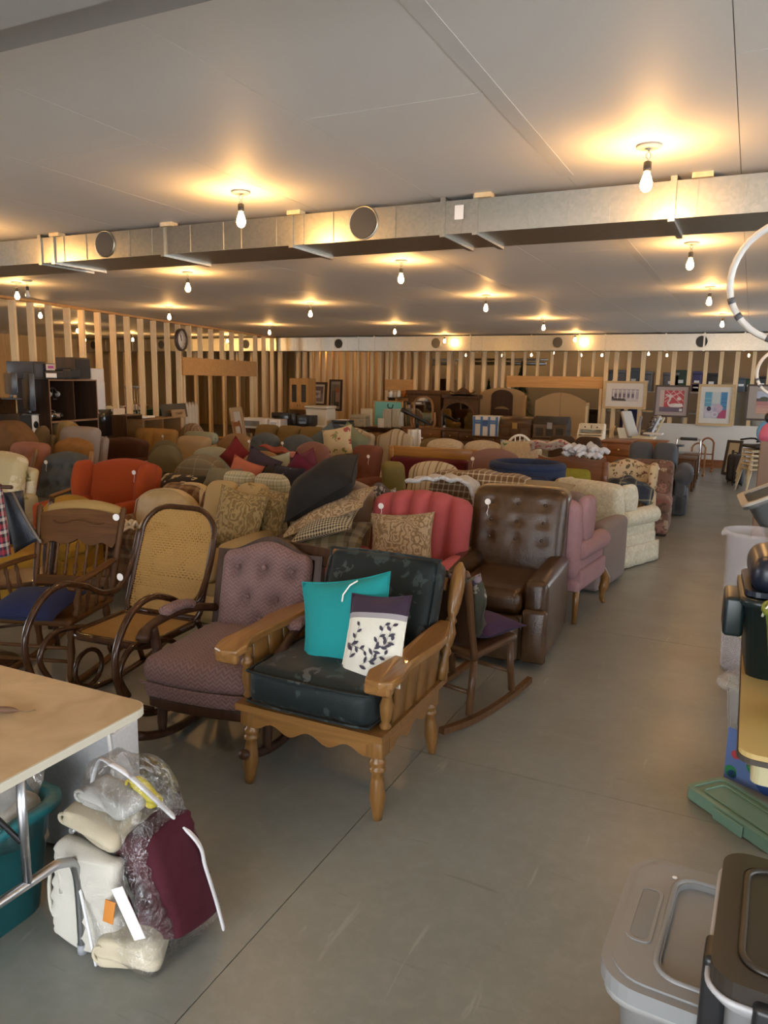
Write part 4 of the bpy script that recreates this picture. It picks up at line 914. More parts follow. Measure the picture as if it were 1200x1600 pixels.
# dark ladder chair behind it and the folding chair behind the mauve rocker
def wood_chair(label, mat, matx, loc, rz, H=.90, w=.43, slats=2, cat='chair', name='wooden_chair', group=None, seatmat=None, sh=.45):
    t = thing(name, label, cat, loc, rz, group)
    for a in (-1, 1):
        part('back_post', tube(smooth_path([(a*w/2, .19, 0), (a*w/2, .18, sh), (a*w/2, .20, sh+.2), (a*w/2, .25, H)], 4), .018, 8), mat, t)
        part('leg', tube([(a*(w/2-.01), -.18, 0), (a*(w/2-.02), -.17, sh-.03)], [.014, .02], 8), mat, t)
        part('stretcher', tube([(a*(w/2-.005), -.18, .18), (a*w/2, .185, .18)], .010, 6), mat, t)
    part('seat', rbox(w+.02, .42, .035, .015, (3, 3, 1)), seatmat or matx, t, M=TR((0, 0, sh-.015)))
    for i in range(slats):
        z = H-.09-i*.17; part('back_slat', rbox(w-.02, .018, .10 if i == 0 else .05, .008, (6, 1, 1)), matx, t, M=TR((0, .235-.06*(H-.05-z), z+.02), rx=R(-8)))
    return t
c = G(62, 782, .92); wood_chair('dark wooden chair with a broad top rail at the left, with a white price tag', DARKW, WALNUT, (c.x, c.y-.2, 0), R(-35), .92, .40, 2)
c = G(455, 852, .90); wood_chair('dark folding chair standing behind the mauve rocking chair', DARKW, DARKW, (c.x-.02, c.y-.10, 0), R(-12), .90, .46, 2, name='folding_chair')
# shirt and leather bag at the left edge
SHP = plaid('flannel_plaid', .075, [(0, (.30, .03, .045)), (.35, (.02, .018, .025)), (.6, (.50, .47, .44)), (.85, (.03, .03, .06))], None, .9, .5)
c = XP(-16, 805, -3.95)
sh_ = tag(MB().add(sheet(lambda u, v: (.16*(u-.5)+.02*math.sin(v*9), -.05-.03*math.sin(u*13+v*3)-.05*v, .22-.47*v-.05*abs(u-.4)), 14, 18, .02)).add(sheet(lambda u, v: (.09+.03*math.sin(u*PI)+.03*v, -.02+.05*math.cos(u*PI), .18-.42*v), 8, 14, .02)).build('flannel_shirt', SHP, None, M=TR((c.x-.06, c.y, c.z), R(18))), 'red, black and white plaid flannel shirt hung at the left edge', 'shirt')
LNAVY = leather('navy_leather', (.012, .016, .026), (.03, .038, .055), .3)
cs_ = thing('coat_stand', 'dark coat stand holding the flannel shirt and the navy bag at the left edge', 'coat stand', (c.x-.10, c.y+.02, 0)); part('pole', lathe([(.02, 0), (.018, c.z+.30)], 10), DARKW, cs_); part('base', lathe([(.16, 0), (.14, .02), (.03, .04)], 16), DARKW, cs_); part('peg', tube([(0, 0, c.z+.16), (.24, .03, c.z+.17)], .012, 8), DARKW, cs_)
c = XP(38, 812, -4.05); bagm = TR((c.x, c.y, c.z), R(15))
lb = thing('leather_bag', 'dark navy leather bag hanging beside the flannel shirt', 'bag', c, R(15))
part('flap', sheet(lambda u, v: (-.11+.06*v+(.20-.02*v)*u*(.35+.65*v), -.04-.03*math.sin(u*PI)*(1-.3*v), .18-.36*v+.10*(u-.3)*v), 12, 12, .012), LNAVY, lb)
part('edge_trim', tube(smooth_path([(-.04, -.045, .18), (.03, -.05, .05), (.10, -.05, -.07), (.14, -.045, -.13)], 4), .010, 6), plain('raw_hide', (.16, .13, .10), .6), lb)
part('side_panel', sheet(lambda u, v: (-.10+.03*u, -.02+.12*u, .17-.33*v), 5, 6, .012), LNAVY, lb)
# ------------------------------------------------------------------ along the aisle
PINKF = fabric('pink_woven', (.34, .20, .215), .14, 30, 130, .85, .3)
w_ = seat('pink_wingback_chair', 'pink wingback chair with its back to the aisle front and carved legs', 'armchair', PINKF, loc=(-1.30, 5.76, 0), w=.70, d=.72, H=.95, sh=.46, ah=.62, aw=.12, arms='roll', wing=True, top='arch', base='none', rz=R(174), lean=.04)
for a in (-1, 1):
    part('front_leg', tube(smooth_path([(a*.31, -.29, .32), (a*.345, -.345, .22), (a*.33, -.33, .10), (a*.325, -.345, .035), (a*.33, -.375, .018)], 4), [.032]*4+[.036]*4+[.02]*4+[.016]*4+[.022], 10), MAPLEZ, w_)
    part('rear_leg', tube([(a*.30, .26, .33), (a*.305, .30, .0)], [.028, .017], 8), MAPLEZ, w_)
part('apron', rbox(.70, .62, .14, .02, (3, 3, 1)), PINKF, w_, M=TR((0, 0, .34)))
TAUPE = fabric('taupe_cloth', (.22, .175, .16), .12, 5, 260, .9, .35)
seat('taupe_armchair', 'taupe upholstered armchair between the pink wingback and the cream velvet chair', 'armchair', TAUPE, loc=(-1.32, 6.70, 0), w=.76, d=.74, H=.86, ah=.60, arms='box', top='flat', base='box', rz=R(170), seat_mat=plain('white_cotton', (.62, .62, .62), .9))
CREAMV = mk('cream_velvet', lambda t, b: (t.mix(t.ramp(t.noise(t.obj(), 26, 5, 1.2), [(.35, (0, 0, 0)), (.65, (1, 1, 1))]), (.47, .44, .32), (.63, .60, .48)), t.noise(t.obj(), 60, 3), .25), .8, 0, .25, .5)
seat('cream_velvet_chair', 'cream velvet barrel chair with a pleated skirt facing away along the aisle', 'armchair', CREAMV, loc=(-1.20, 7.74, 0), w=.76, d=.74, H=.82, ah=.56, arms='roll', top='flat', wing=True, base='skirt', rz=R(158), lean=.10, flare=.05)
MAUVE2 = fabric('mauve_rib', (.20, .11, .095), .12, 5, 120, .85, .3)
FLW = floral('ivory_rose_print', (.52, .42, .27), [(.16, .07, .05), (.13, .10, .045), (.22, .10, .07), (.10, .085, .05)], 17, .36, .85, .6, 9)
seat('floral_wingback_chair', 'ivory wingback chair with small dark rose print under a navy plaid blanket', 'armchair', FLW, 945, 1022, 718, .90, R(4), w=.64, d=.7, ah=.6, wing=True, top='camel', base='skirt', lean=.12)
NPL = plaid('navy_plaid', .16, [(0, (.022, .03, .05)), (.5, (.06, .085, .10)), (.6, (.34, .32, .22)), (.68, (.03, .04, .07))])
c = D(978, 768, 8.35)
tag(MB().add(sheet(lambda u, v: (-.26+.52*u+.03*math.sin(v*5), -.16+.34*v, .03+.11*math.sin(u*PI)*(.5+.5*v)+.015*math.sin(u*17+v*5)-.42*max(0, .35-v)), 22, 12, .015)).build('plaid_blanket', NPL, None, loc=c), 'navy and cream plaid blanket thrown over the ivory floral wingback', 'blanket')
BFL = floral('brown_rose_tapestry', (.16, .095, .075), [(.30, .17, .14), (.10, .06, .04), (.36, .28, .2), (.2, .08, .07)], 9, .5, .85, .8)
seat('tapestry_armchair', 'brown rose tapestry armchair with stacked cushions at the aisle', 'armchair', BFL, 994, 1046, 719, .81, R(2), w=.58, d=.8, ah=.58, arms='none', top='flat', base='box', tg=(.3, 0))
CPL = striped('cream_check', .03, [(0, (.50, .44, .33)), (.55, (.34, .24, .15))], 1)
c = G(1072, 800, .0); seat('check_skirt_chair', 'cream checked armchair with a skirt, behind the tapestry armchair', 'armchair', CPL, loc=(-1.22, 10.85, 0), w=.7, d=.6, H=.66, ah=.58, arms='roll', base='skirt', rz=R(3))
BLUEG = fabric('blue_grey_cord', (.10, .115, .14), .10, 6, 90, .9, .5)
seat('blue_recliner_loveseat', 'blue grey reclining loveseat with a white tag at the end of the row', 'loveseat', BLUEG, 962, 1082, 698, .85, R(3), d=.92, n=2, sh=.46, ah=.66, aw=.2, arms='roll', loose=True, base='box', tg=(-.35, 0))
# ------------------------------------------------------------------ the crowd of seats
def S(name, label, cat, mat, x0, x1, py, H=.95, rot=0, **k):
    k.setdefault('auto', True); return seat(name, label, cat, mat, x0, x1, py, H, R(rot), **k)
F_ = fabric
S('plush_sofa', 'large brown plush sofa end at the left edge of the hall', 'sofa', velvet('brown_plush', (.15, .075, .028)), -30, 54, 658, 1.20, 6, auto=False, d=.6, n=1, top='round', base='box', bt=.3)
S('olive_sofa', 'olive brown sofa behind the caramel chair', 'sofa', F_('olive_brown', (.16, .11, .055)), 58, 96, 673, 1.04, 3, auto=False, d=.5, loose=True, base='box')
S('grey_sofa', 'pale grey sofa beside the olive brown sofa', 'sofa', F_('pale_grey_plush', (.28, .235, .21)), 97, 176, 674, 1.04, 3, auto=False, d=.5, loose=True, base='box')
S('pink_tufted_chair', 'dusty pink tufted chair with an olive cloth on it', 'chair', F_('dusty_pink', (.30, .13, .085)), 20, 74, 692, .98, 4, auto=False, d=.55, arms='none', tuft=TUFT6, hi=False)
c = D(45, 712, 7.6); tag(MB().add(sheet(lambda u, v: (-.22+.5*u, -.05+.02*math.sin(u*9), .12+.05*math.sin(u*7)-.30*u-.22*v+.03*math.sin(v*8)), 12, 8, .03)).build('olive_jacket', F_('olive_drab', (.07, .055, .03)), None, loc=c), 'crumpled olive brown jacket over the dusty pink chair', 'jacket')
S('caramel_chair', 'caramel brown recliner with a folded headrest', 'recliner', velvet('caramel_velvet', (.23, .105, .028)), 78, 151, 685, 1.03, 8, auto=False, d=.6, top='arch', tuft=[(-.3, .45), (.3, .42)], fdepth=.05)
S('maroon_recliner', 'dark chocolate brown recliner behind the orange wingback', 'recliner', velvet('chocolate_plush', (.065, .026, .018)), 154, 234, 684, 1.0, 8, d=.9, top='arch', bt=.24, tg=(-.6, 0))
S('gold_patch_chair', 'gold and cream patched chair before the dark bookcase', 'chair', striped('gold_patch', .5, [(0, (.30, .22, .09)), (.3, (.24, .14, .045)), (.72, (.42, .34, .18))]), 70, 131, 658, 1.13, 0, auto=False, d=.7, top='round', arms='none')
S('tan_channel_chair', 'ochre channel back chair with a white tag', 'chair', F_('ochre_cloth', (.30, .17, .055)), 213, 276, 670, .96, 4, d=.75, chan=4, tg=(.6, 0), arms='none')
S('olive_frame_chair', 'olive cushion chair in a wooden frame, front of two', 'chair', F_('moss_cloth', (.115, .095, .05)), 232, 284, 697, .95, 6, d=.75, arms='none', top='round', tg=None)
S('olive_frame_chair', 'olive cushion chair in a wooden frame, behind its twin', 'chair', F_('moss_cloth', (.115, .095, .05)), 234, 281, 689, .98, 6, d=.75, arms='none', top='round')
FUZZ = striped('striped_fur', .16, [(0, (.28, .20, .13)), (.3, (.17, .105, .06)), (.6, (.32, .25, .18)), (.8, (.2, .13, .08))])
S('fur_armchair', 'striped brown plush armchair with a curved arm, by the stud wall opening', 'armchair', FUZZ, 273, 326, 662, .95, -8, d=.8, top='round', arms='roll')
PALEG = F_('pale_mint_cloth', (.34, .38, .30))
S('beige_sofa', 'beige sofa with a mint bolster on its back', 'sofa', F_('beige_cloth', (.38, .28, .16)), 275, 348, 688, .88, 2, d=.85, loose=True)
c = D(314, 684, 10.6); o = thing('bolster', 'pale mint bolster on the beige sofa back', 'cushion', c, R(-3)); part('cover', lathe([(.01, -.33), (.09, -.32), (.11, -.26), (.115, 0), (.11, .26), (.09, .32), (.01, .33)], 14), PALEG, o, M=TR((0, 0, 0), ry=PI/2)); part('end_button', lathe([(.02, 0), (.016, .012)], 8), PALEG, o, M=TR((.33, 0, 0), ry=PI/2))
S('sage_chair', 'yellowish sage round back chair', 'chair', velvet('sage_gold', (.27, .225, .09)), 278, 322, 692, .92, 0, d=.7, top='round', arms='none')
S('duck_egg_chair', 'pale duck egg blue chair', 'chair', F_('duck_egg', (.34, .36, .30)), 304, 362, 699, .92, 8, d=.75, top='arch', arms='none')
os_ = S('crested_sofa', 'olive quilted sofa with a curved wooden crest', 'sofa', plaid('olive_quilt', .2, [(0, (.15, .12, .075)), (.93, (.26, .23, .16))], None, .9, .5), 262, 366, 712, .95, 4, d=.85, n=1, top='round', base='legs')
S('taupe_round_chair', 'taupe round back chair beside a red pillow', 'chair', velvet('taupe_velvet', (.27, .18, .105)), 340, 399, 678, .98, 4, d=.75, top='round', arms='none')
S('fawn_round_chair', 'fawn brown low round back chair among the dark pillows', 'chair', velvet('fawn_velvet', (.25, .15, .075)), 373, 447, 706, .92, 4, d=.75, top='round', arms='none')
def CU(label, mat, px, py, y, w, h, th=.14, rz=0, lean=15, roll=0, seed=1, **k): return cushion(label, mat, D(px, py, y), w, h, th, R(rz), R(lean), R(roll), seed=seed, n=10, **k)
CU('dark red pillow between the two round back chairs', F_('crimson', (.16, .02, .025)), 368, 712, 7.5, .34, .34, .14, 0, 10, 40)
CU('coral orange pillow standing on its corner', F_('coral', (.42, .13, .075)), 380, 744, 6.2, .32, .34, .14, 30, 12, 22)
CU('aubergine pillow right of the coral one', F_('aubergine', (.045, .032, .05)), 405, 736, 6.5, .44, .40, .14, 0, 14, 20)
CU('black pillow beside the aubergine one', F_('soot', (.03, .028, .028)), 428, 752, 6.3, .32, .28, .12, 0, 20, 10)
CU('black and blue pillow with white scroll pattern', floral('scroll_print', (.012, .012, .022), [(.22, .21, .24), (.03, .05, .14)], 10, .22, .8, 1.2), 447, 748, 6.15, .36, .26, .1, 0, 25, 4)
CU('maroon pillow propped on its corner by the pink cloth', F_('maroon', (.10, .012, .03)), 466, 742, 6.4, .34, .34, .13, 0, 10, 35)
CU('plum pillow behind the charcoal pile', F_('plum_cloth', (.12, .03, .05)), 478, 728, 6.8, .3, .3, .12, 0, 10, -25)
CU('mint white pillow beside the maroon one', PALEG, 437, 728, 6.9, .28, .26, .1, 0, 15, -15)
CU('black cushion with cream leaf pattern behind the cream leather cushions', floral('cream_leaf_on_black', (.014, .012, .011), [(.50, .42, .27), (.44, .36, .22)], 6, .33, .8, 1.0), 280, 758, 5.9, .62, .34, .14, 0, 55, 0, 5)
CU('pale sage pillow left of the coral pillow', F_('pale_sage', (.20, .19, .13)), 345, 748, 6.0, .40, .26, .12, 0, 40, 0)
PKPL = plaid('pink_plaid', .08, [(0, (.42, .16, .15)), (.5, (.50, .30, .25)), (.8, (.36, .10, .11))])
c = D(480, 722, 7.2); tag(MB().add(sheet(lambda u, v: (-.22+.55*u, -.12+.25*v, .07-.20*u+.03*math.sin(u*8+v*3)), 14, 8, .02)).build('pink_blanket', PKPL, None, loc=c), 'pink plaid blanket heaped behind the charcoal pillow', 'blanket')
c = D(440, 706, 8.0); tag(MB().add(sheet(lambda u, v: (-.25+.5*u, -.12+.25*v, .06-.10*u+.02*math.sin(u*11+v*4)), 12, 8, .02)).build('red_shawl', F_('brick_red', (.25, .05, .03)), None, loc=c), 'brick red shawl over the fawn chairs', 'shawl')
BLS = velvet('dusty_blue', (.085, .10, .105))
S('blue_tufted_chair', 'dusty blue button back chair, left of the pair', 'chair', BLS, 392, 437, 677, .98, 4, d=.75, tuft=TUFT6, top='arch', arms='none', tg=(-.8, 0), fdepth=.02)
S('blue_tufted_chair', 'dusty blue button back chair, right of the pair', 'chair', BLS, 441, 491, 680, .98, 2, d=.75, tuft=TUFT6, top='arch', arms='none', tg=(-.7, 0), fdepth=.02)
CU('steel blue cushion leaning beside the blue chairs', F_('steel_blue', (.10, .135, .16)), 502, 690, 9.4, .55, .34, .12, 0, 20, -38)
S('olive_long_sofa', 'long olive brown sofa behind the blue chairs', 'sofa', F_('olive_long', (.17, .12, .05)), 395, 522, 671, .92, 0, d=.85, n=3, loose=True)
BRW = floral('brown_sprig', (.15, .065, .045), [(.40, .33, .25), (.2, .1, .07)], 6, .16)
S('sprig_sofa', 'reddish brown sofa with pale sprigs', 'sofa', BRW, 456, 540, 699, .90, -6, d=.85, n=1, top='arch', loose=True)
CREAMR = floral('cream_rose_print', (.55, .47, .30), [(.30, .07, .06), (.20, .22, .09), (.33, .10, .10)], 7, .32)
CU('cream pillow with red roses near the striped chairs', CREAMR, 527, 690, 9.2, .46, .42, .14, 0, 22, -14, 3)
CU('sage green pillow behind the cream rose pillow', F_('sage_pillow', (.22, .26, .18)), 548, 690, 9.6, .5, .4, .12, 0, 18, 32)
STR = striped('cream_stripe_damask', .36, [(0, (.40, .33, .22)), (.16, (.22, .16, .09)), (.22, (.44, .38, .27)), (.34, (.20, .145, .085)), (.42, (.36, .30, .21)), (.86, (.21, .15, .09)), (.93, (.44, .38, .27))])
S('striped_chair', 'cream striped camel back chair, left of the pair', 'chair', STR, 522, 586, 669, 1.02, 4, d=.8, top='camel', arms='none')
S('striped_chair', 'cream striped camel back chair with a white cloth, right of the pair', 'chair', STR, 589, 648, 671, 1.02, 4, d=.8, top='camel', arms='none')
c = D(647, 690, 11.35); tag(MB().add(sheet(lambda u, v: (-.09+.18*u+.02*v, -.06+.03*math.sin(u*12)+.12*u, .20-.44*v), 10, 8, .015)).build('white_cloth', plain('white_linen', (.66, .66, .64), .9), None, loc=c), 'white cloth draped on the right striped chair', 'cloth')
S('rust_swivel_chair', 'rust brown swivel recliner with a white tag', 'recliner', velvet('rust_brown', (.145, .050, .030)), 540, 610, 697, 1.0, -8, d=.85, top='flat', base='box', bt=.22, tg=(.72, 0), tuft=[(-.5, .5), (0, .5), (.5, .5)])
S('olive_box_chair', 'olive green box armchair beside the rust brown recliner', 'armchair', F_('olive_green_cloth', (.20, .17, .06)), 594, 634, 722, .86, 186, d=.75, arms='none')
fz = D(676, 712, 8.6)
fu = thing('wooden_futon', 'wooden futon frame with dark red mattress', 'futon', (fz.x, fz.y, 0), R(2))
FOOT.append((fz.x, fz.y-.4, .6, .55))
fw = abs(D(740, 712, 8.6).x-D(612, 706, 8.6).x)
HB = wood('golden_rail', (.26, .12, .025), (.40, .20, .05), 'x', .35, .7, .2)
part('back_rail', cb(-fw/2, fw/2, -.02, .03, fz.z-.03, fz.z+.10, .01), HB, fu); 
for a in (-1, 1): part('side_post', cb(a*fw/2-.03, a*fw/2+.03, -.03, .04, 0, fz.z+.10, .008), HB, fu)
part('mattress', rbox(fw-.08, .14, fz.z-.32, .05, (8, 2, 4), (0, .03, 0)), F_('dark_red_canvas', (.09, .012, .016)), fu, M=TR((0, -.12, .30+(fz.z-.32)/2))); part('seat_mattress', rbox(fw-.08, .7, .16, .05, (8, 4, 2)), F_('dark_red_canvas', (.09, .012, .016)), fu, M=TR((0, -.55, .36)))
BOUC = mk('boucle', lambda t, b: (t.mix(t.noise(t.obj(), 40, 4), (.30, .235, .15), (.55, .47, .35)), t.noise(t.obj(), 90, 3), .5), .95, 0, .2, .3)
S('boucle_sofa', 'long beige boucle sofa behind the futon frame', 'sofa', BOUC, 655, 862, 695, .90, 2, d=.9, n=3, loose=True, top='arch')
S('honey_cushion_chair', 'honey beige low chair left of the boucle sofa', 'chair', F_('honey_cloth', (.40, .28, .13)), 600, 656, 694, .90, 0, d=.7, top='arch', arms='none')
S('khaki_chair', 'khaki low back chair beside the white cloth', 'chair', F_('khaki_cloth', (.17, .135, .07)), 655, 700, 685, .90, 0, d=.7, top='arch', arms='none')
S('mauve_rib_chair', 'mauve brown ribbed chair with a white tag', 'chair', MAUVE2, 730, 815, 702, 1.0, 2, d=.8, top='arch', arms='none', tg=(-.72, 0), bt=.14)
STC = striped('beige_brown_stripe', .22, [(0, (.44, .37, .24)), (.2, (.14, .08, .045)), (.27, (.42, .35, .23)), (.36, (.24, .17, .09)), (.42, (.46, .39, .27)), (.62, (.28, .20, .11)), (.68, (.44, .38, .26)), (.86, (.2, .13, .07)), (.92, (.45, .38, .26))])
S('striped_sofa', 'beige and brown striped sofa behind the rose armchair', 'sofa', STC, 626, 742, 730, .92, 3, d=.85, n=1, top='arch', loose=True)
CHK = plaid('brown_cream_check', .048, [(0, (.50, .43, .30)), (.22, (.13, .075, .035))], None, .95, .5)
c = G(745, 748, .95); tag(MB().add(sheet(lambda u, v: (-.36+.80*u, -.25+.32*v, .02+.04*math.sin(u*PI)-.38*max(0, .5-v)*1.6+.01*math.sin(u*16)), 18, 10, .025)).build('check_blanket', CHK, None, loc=c), 'brown and cream checked blanket over the striped sofa', 'blanket')
KNIT = mk('white_knit', lambda t, b: (t.mix(t.math('SINE', t.math('MULTIPLY', t.voro(t.obj(), 45), 20)), (.46, .47, .48), (.64, .65, .66)), t.voro(t.obj(), 60), .6), .95, 0, .2, .3)
c = D(700, 764, 5.65)
def knit(u, v): return (-.34+.68*u, -.08+.20*v, .04+.05*math.sin(u*PI)+.012*math.sin(u*30+v*7)-(.45*max(0, u-.80)/.2)*.9)
tag(MB().add(sheet(knit, 26, 8, .03)).build('knit_throw', KNIT, None, loc=c), 'white knitted throw behind the rose armchair', 'throw')
HATCH = floral('black_white_weave', (.10, .085, .075), [(.46, .42, .37), (.03, .025, .025)], 28, .5)
c = D(594, 790, 5.5); tag(MB().add(sheet(lambda u, v: (-.07+.18*u+.01*math.sin(v*20), .05*u, .16-1.0*v+.03*math.sin(u*6)), 8, 20, .03)).build('woven_throw', HATCH, None, loc=c), 'black and white woven throw hanging left of the rose armchair', 'throw')
BLU = velvet('royal_blue_velvet', (.022, .036, .085))
tb = seat('blue_tub_chair', 'navy blue round tub chair', 'chair', BLU, 762, 862, 742, .83, R(182), d=.62, sh=.42, arms='none', top='flat', base='box', seatcush=True, bt=.12, lean=.02)
def tub(u, v):
    a = PI*(-.12+1.24*u); r = .32; return (r*1.10*math.cos(a), -.05+r*.95*math.sin(a), .25+.64*v)
tb2 = part('barrel_back', sheet(tub, 28, 6, .09), BLU, tb); part('rim_roll', tube([(.32*1.10*math.cos(a), -.05+.32*.95*math.sin(a), .89) for a in np.linspace(0, 2*PI, 33)[:-1]], .05, 10, True), BLU, tb)
S('chartreuse_chair', 'chartreuse yellow buttoned chair', 'chair', velvet('chartreuse_velvet', (.28, .255, .035)), 851, 930, 728, .84, 2, auto=False, d=.75, arms='none', top='flat', tuft=[(-.45, .55), (.1, .55), (.6, .55)], btn=True, fdepth=.02)
CU('flat taupe pillow on top behind the leather recliner', F_('dun_cloth', (.27, .22, .14)), 845, 764, 5.9, .50, .22, .12, 0, 70, 0)
hb_ = D(892, 740, 8.4); hw = abs(D(945, 712, 8.4).x-D(840, 712, 8.4).x)
FOOT.append((hb_.x, hb_.y, .45, .06))
HBW = wood('chestnut_board', (.13, .045, .016), (.22, .085, .03), 'x', .35, .6, .2)
hd = thing('wooden_headboard', 'chestnut wooden headboard with a knot, under a white knit blanket', 'headboard', (hb_.x, hb_.y, 0), R(2)); zt_ = D(892, 710, 8.4).z
pts = [(-hw/2, .2), (hw/2, .2)]+[(x, zt_-.02+.03*math.cos(x/hw*2*PI*1.5)) for x in np.linspace(hw/2, -hw/2, 25)]
part('panel', prism(pts, -.02, .02), HBW, hd, smooth=False)
for a in (-1, 1): part('post', cb(a*hw/2-.03, a*hw/2+.03, -.03, .03, 0, zt_-.06, .006), HBW, hd)
wh = thing('hoop_back_chair', 'white hoop back chair with a floral cushion against its spindles', 'chair', (0, 0, 0)); c = G(812, 680, .98); wh.location = (c.x, c.y-.2, 0)
part('hoop', tube([(.27*math.cos(a), .22, .48+.50*math.sin(a)) for a in np.linspace(0, PI, 20)], .018, 8), WHITEP, wh)
for i in range(7): x = -.21+i*.07; part('spindle', tube([(x*.8, .20, .46), (x, .22, .48+.50*math.sqrt(1-(x/.27)**2))], .009, 6), WHITEP, wh)
part('seat', rbox(.46, .44, .04, .018, (3, 3, 1)), WHITEP, wh, M=TR((0, 0, .45)))
for a in (-1, 1):
    for b in (-1, 1): part('leg', tube([(a*.17, b*.16, .44), (a*.21, b*.2, 0)], .017, 8), WHITEP, wh)
c2 = Vector(wh.location)+Vector((-.01, .02, .70)); cushion('bright floral cushion on the white hoop back chair', floral('bright_garden', (.42, .42, .34), [(.45, .10, .05), (.10, .20, .09), (.20, .22, .35), (.5, .28, .1)], 9, .44), c2, .46, .44, .12, 0, R(6), 0, seed=2)
S('chocolate_sofa', 'dark chocolate brown sofa near the trunks', 'sofa', F_('dark_chocolate', (.060, .036, .022)), 846, 956, 688, .95, 2, d=.9, n=2, loose=True, top='flat')
c = D(912, 712, 8.30); m = MB()
for i in range(40):
    a = RNG.uniform(0, 6.28); x, y, z = RNG.uniform(-.20, .20), RNG.uniform(-.08, .08), RNG.uniform(-.02, .10); z *= 1-(x/.26)**2
    m.add(tube(smooth_path([(x-.05*math.cos(a), y-.03, z), (x, y-.01*math.sin(a), z+.035), (x+.05*math.cos(a), y+.03, z)], 3), .028, 6))
tag(m.build('chunky_blanket', plain('white_wool', (.50, .51, .54), .95, 0, .12, 30), None, loc=c), 'white chunky knit blanket heaped on the chestnut headboard', 'blanket')
c = D(868, 700, 9.4); tag(MB().add(sheet(lambda u, v: (-.32+.64*u, -.05+.1*v, .05+.02*math.sin(u*13)-.1*v+.04*math.sin(u*PI)), 16, 6, .03)).build('rose_quilt', floral('rose_quilt_print', (.48, .38, .30), [(.35, .08, .08), (.5, .46, .4)], 16, .4), None, loc=c), 'faded rose quilt folded on the boucle sofa', 'quilt')
# ------------------------------------------------------------------ work table and bags at the left
def rrect(x0, x1, y0, y1, r, n=5):
    return pts_arc((x1-r, y0+r), r, -PI/2, 0, n)+pts_arc((x1-r, y1-r), r, 0, PI/2, n)+pts_arc((x0+r, y1-r), r, PI/2, PI, n)+pts_arc((x0+r, y0+r), r, PI, 1.5*PI, n)
TT = mk('tan_laminate', lambda t, b: (t.mix(t.ramp(t.noise(t.obj(), 5, 6, .8), [(.3, (0, 0, 0)), (.7, (1, 1, 1))]), (.36, .26, .15), (.50, .38, .235)), None, 0), .45, 0, .4)
tb_ = thing('folding_table', 'tan laminate table with a pale rounded edge and steel legs', 'table', (-2.4, 1.15, 0))
ox, oy = -2.4, 1.15
part('table_top', prism(rrect(-3.3-ox, -1.625-ox, .55-oy, 1.71-oy, .055), .706, .73, 'z'), TT, tb_, smooth=False)
e = rrect(-3.304-ox, -1.621-ox, .546-oy, 1.714-oy, .058); i_ = rrect(-3.3-ox, -1.625-ox, .55-oy, 1.71-oy, .055)
part('table_edge', ring(e, i_, .703, .7285, 'z'), plain('pale_edge_band', (.50, .47, .38), .5), tb_, smooth=False)
for sx in (-1.70, -3.1):
    x = sx-ox
    part('leg_frame', tube(smooth_path([(x, .62-oy, .0), (x, .63-oy, .27), (x, .69-oy, .335), (x, .80-oy, .345), (x, 1.30-oy, .345), (x, 1.41-oy, .335), (x, 1.46-oy, .27), (x, 1.465-oy, .0)], 6), .0145, 10), STEEL, tb_)
    for y in (.80, 1.29): part('leg_post', tube([(x, y-oy, .35), (x, y-oy, .704)], .0135, 10), STEEL, tb_)
    part('brace', tube([(x, 1.28-oy, .48), (x+(-.45 if sx > -2 else .45), 1.28-oy, .70)], .008, 8), BLACKM, tb_)
    for y in (.62, 1.465): part('foot_cap', lathe([(.017, 0), (.017, .03)], 10), GREY, tb_, M=TR((x, y-oy, 0)))
c = G(20, 1113, .735); fe = thing('dried_seed_pod', 'dried brown seed pod with a thin stalk lying on the tan table', 'seed pod', (c.x, c.y, .731), R(20))
part('pod', lathe([(.001, -.05), (.006, -.04), (.010, -.02), (.011, 0), (.009, .02), (.004, .036), (.001, .04)], 8), plain('pod_brown', (.12, .06, .03), .7, 0, .3, 60), fe, M=TR((-.02, 0, .011), ry=PI/2)); part('stalk', tube([(.015, 0, .009), (.04, .006, .006), (.065, .016, .008)], .0022, 5), plain('pod_stalk', (.16, .10, .05), .8), fe)
# teal tub
TEALP = plain('teal_plastic', (.016, .16, .185), .35, 0, .08)
def tub_box(t, w, d, h, taper, th, mat, rim=.022, r=.06, name='body'):
    def sq(s, z, rr): return [(x*s[0], y*s[1], z) for x, y in rrect(-.5, .5, -.5, .5, rr)]
    n = len(rrect(-.5, .5, -.5, .5, .1)); L = [((w-2*taper, d-2*taper), .0), ((w-.01, d-.01), h-.03), ((w+2*rim, d+2*rim), h-.028), ((w+2*rim, d+2*rim), h), ((w-2*th, d-2*th), h), ((w-2*taper-2*th, d-2*taper-2*th), th)]
    V = []; F = []
    for s, z in L: V += sq(s, z, .14)
    for i in range(len(L)-1):
        for j in range(n): a, b = i*n+j, i*n+(j+1) % n; F.append((a, b, b+n, a+n))
    F.append(tuple(reversed(range(n)))); F.append(tuple(range((len(L)-1)*n, len(L)*n)))
    return part(name, (np.array(V), F), mat, t)
tt = thing('teal_tub', 'teal plastic tub full of bagged linen under the tan table', 'tub', (-2.20, 1.30, 0)); tub_box(tt, .54, .64, .39, .045, .012, TEALP)
CLEAR = film('clear_bag')
CLEARP = glass_clear('clear_plastic', (.80, .80, .82), .42, .3)
LIN = [fabric('linen_white', (.60, .57, .50), .08), fabric('linen_grey', (.46, .45, .42), .1), fabric('linen_sage', (.34, .38, .32), .1), fabric('linen_cream', (.56, .49, .36), .1)]
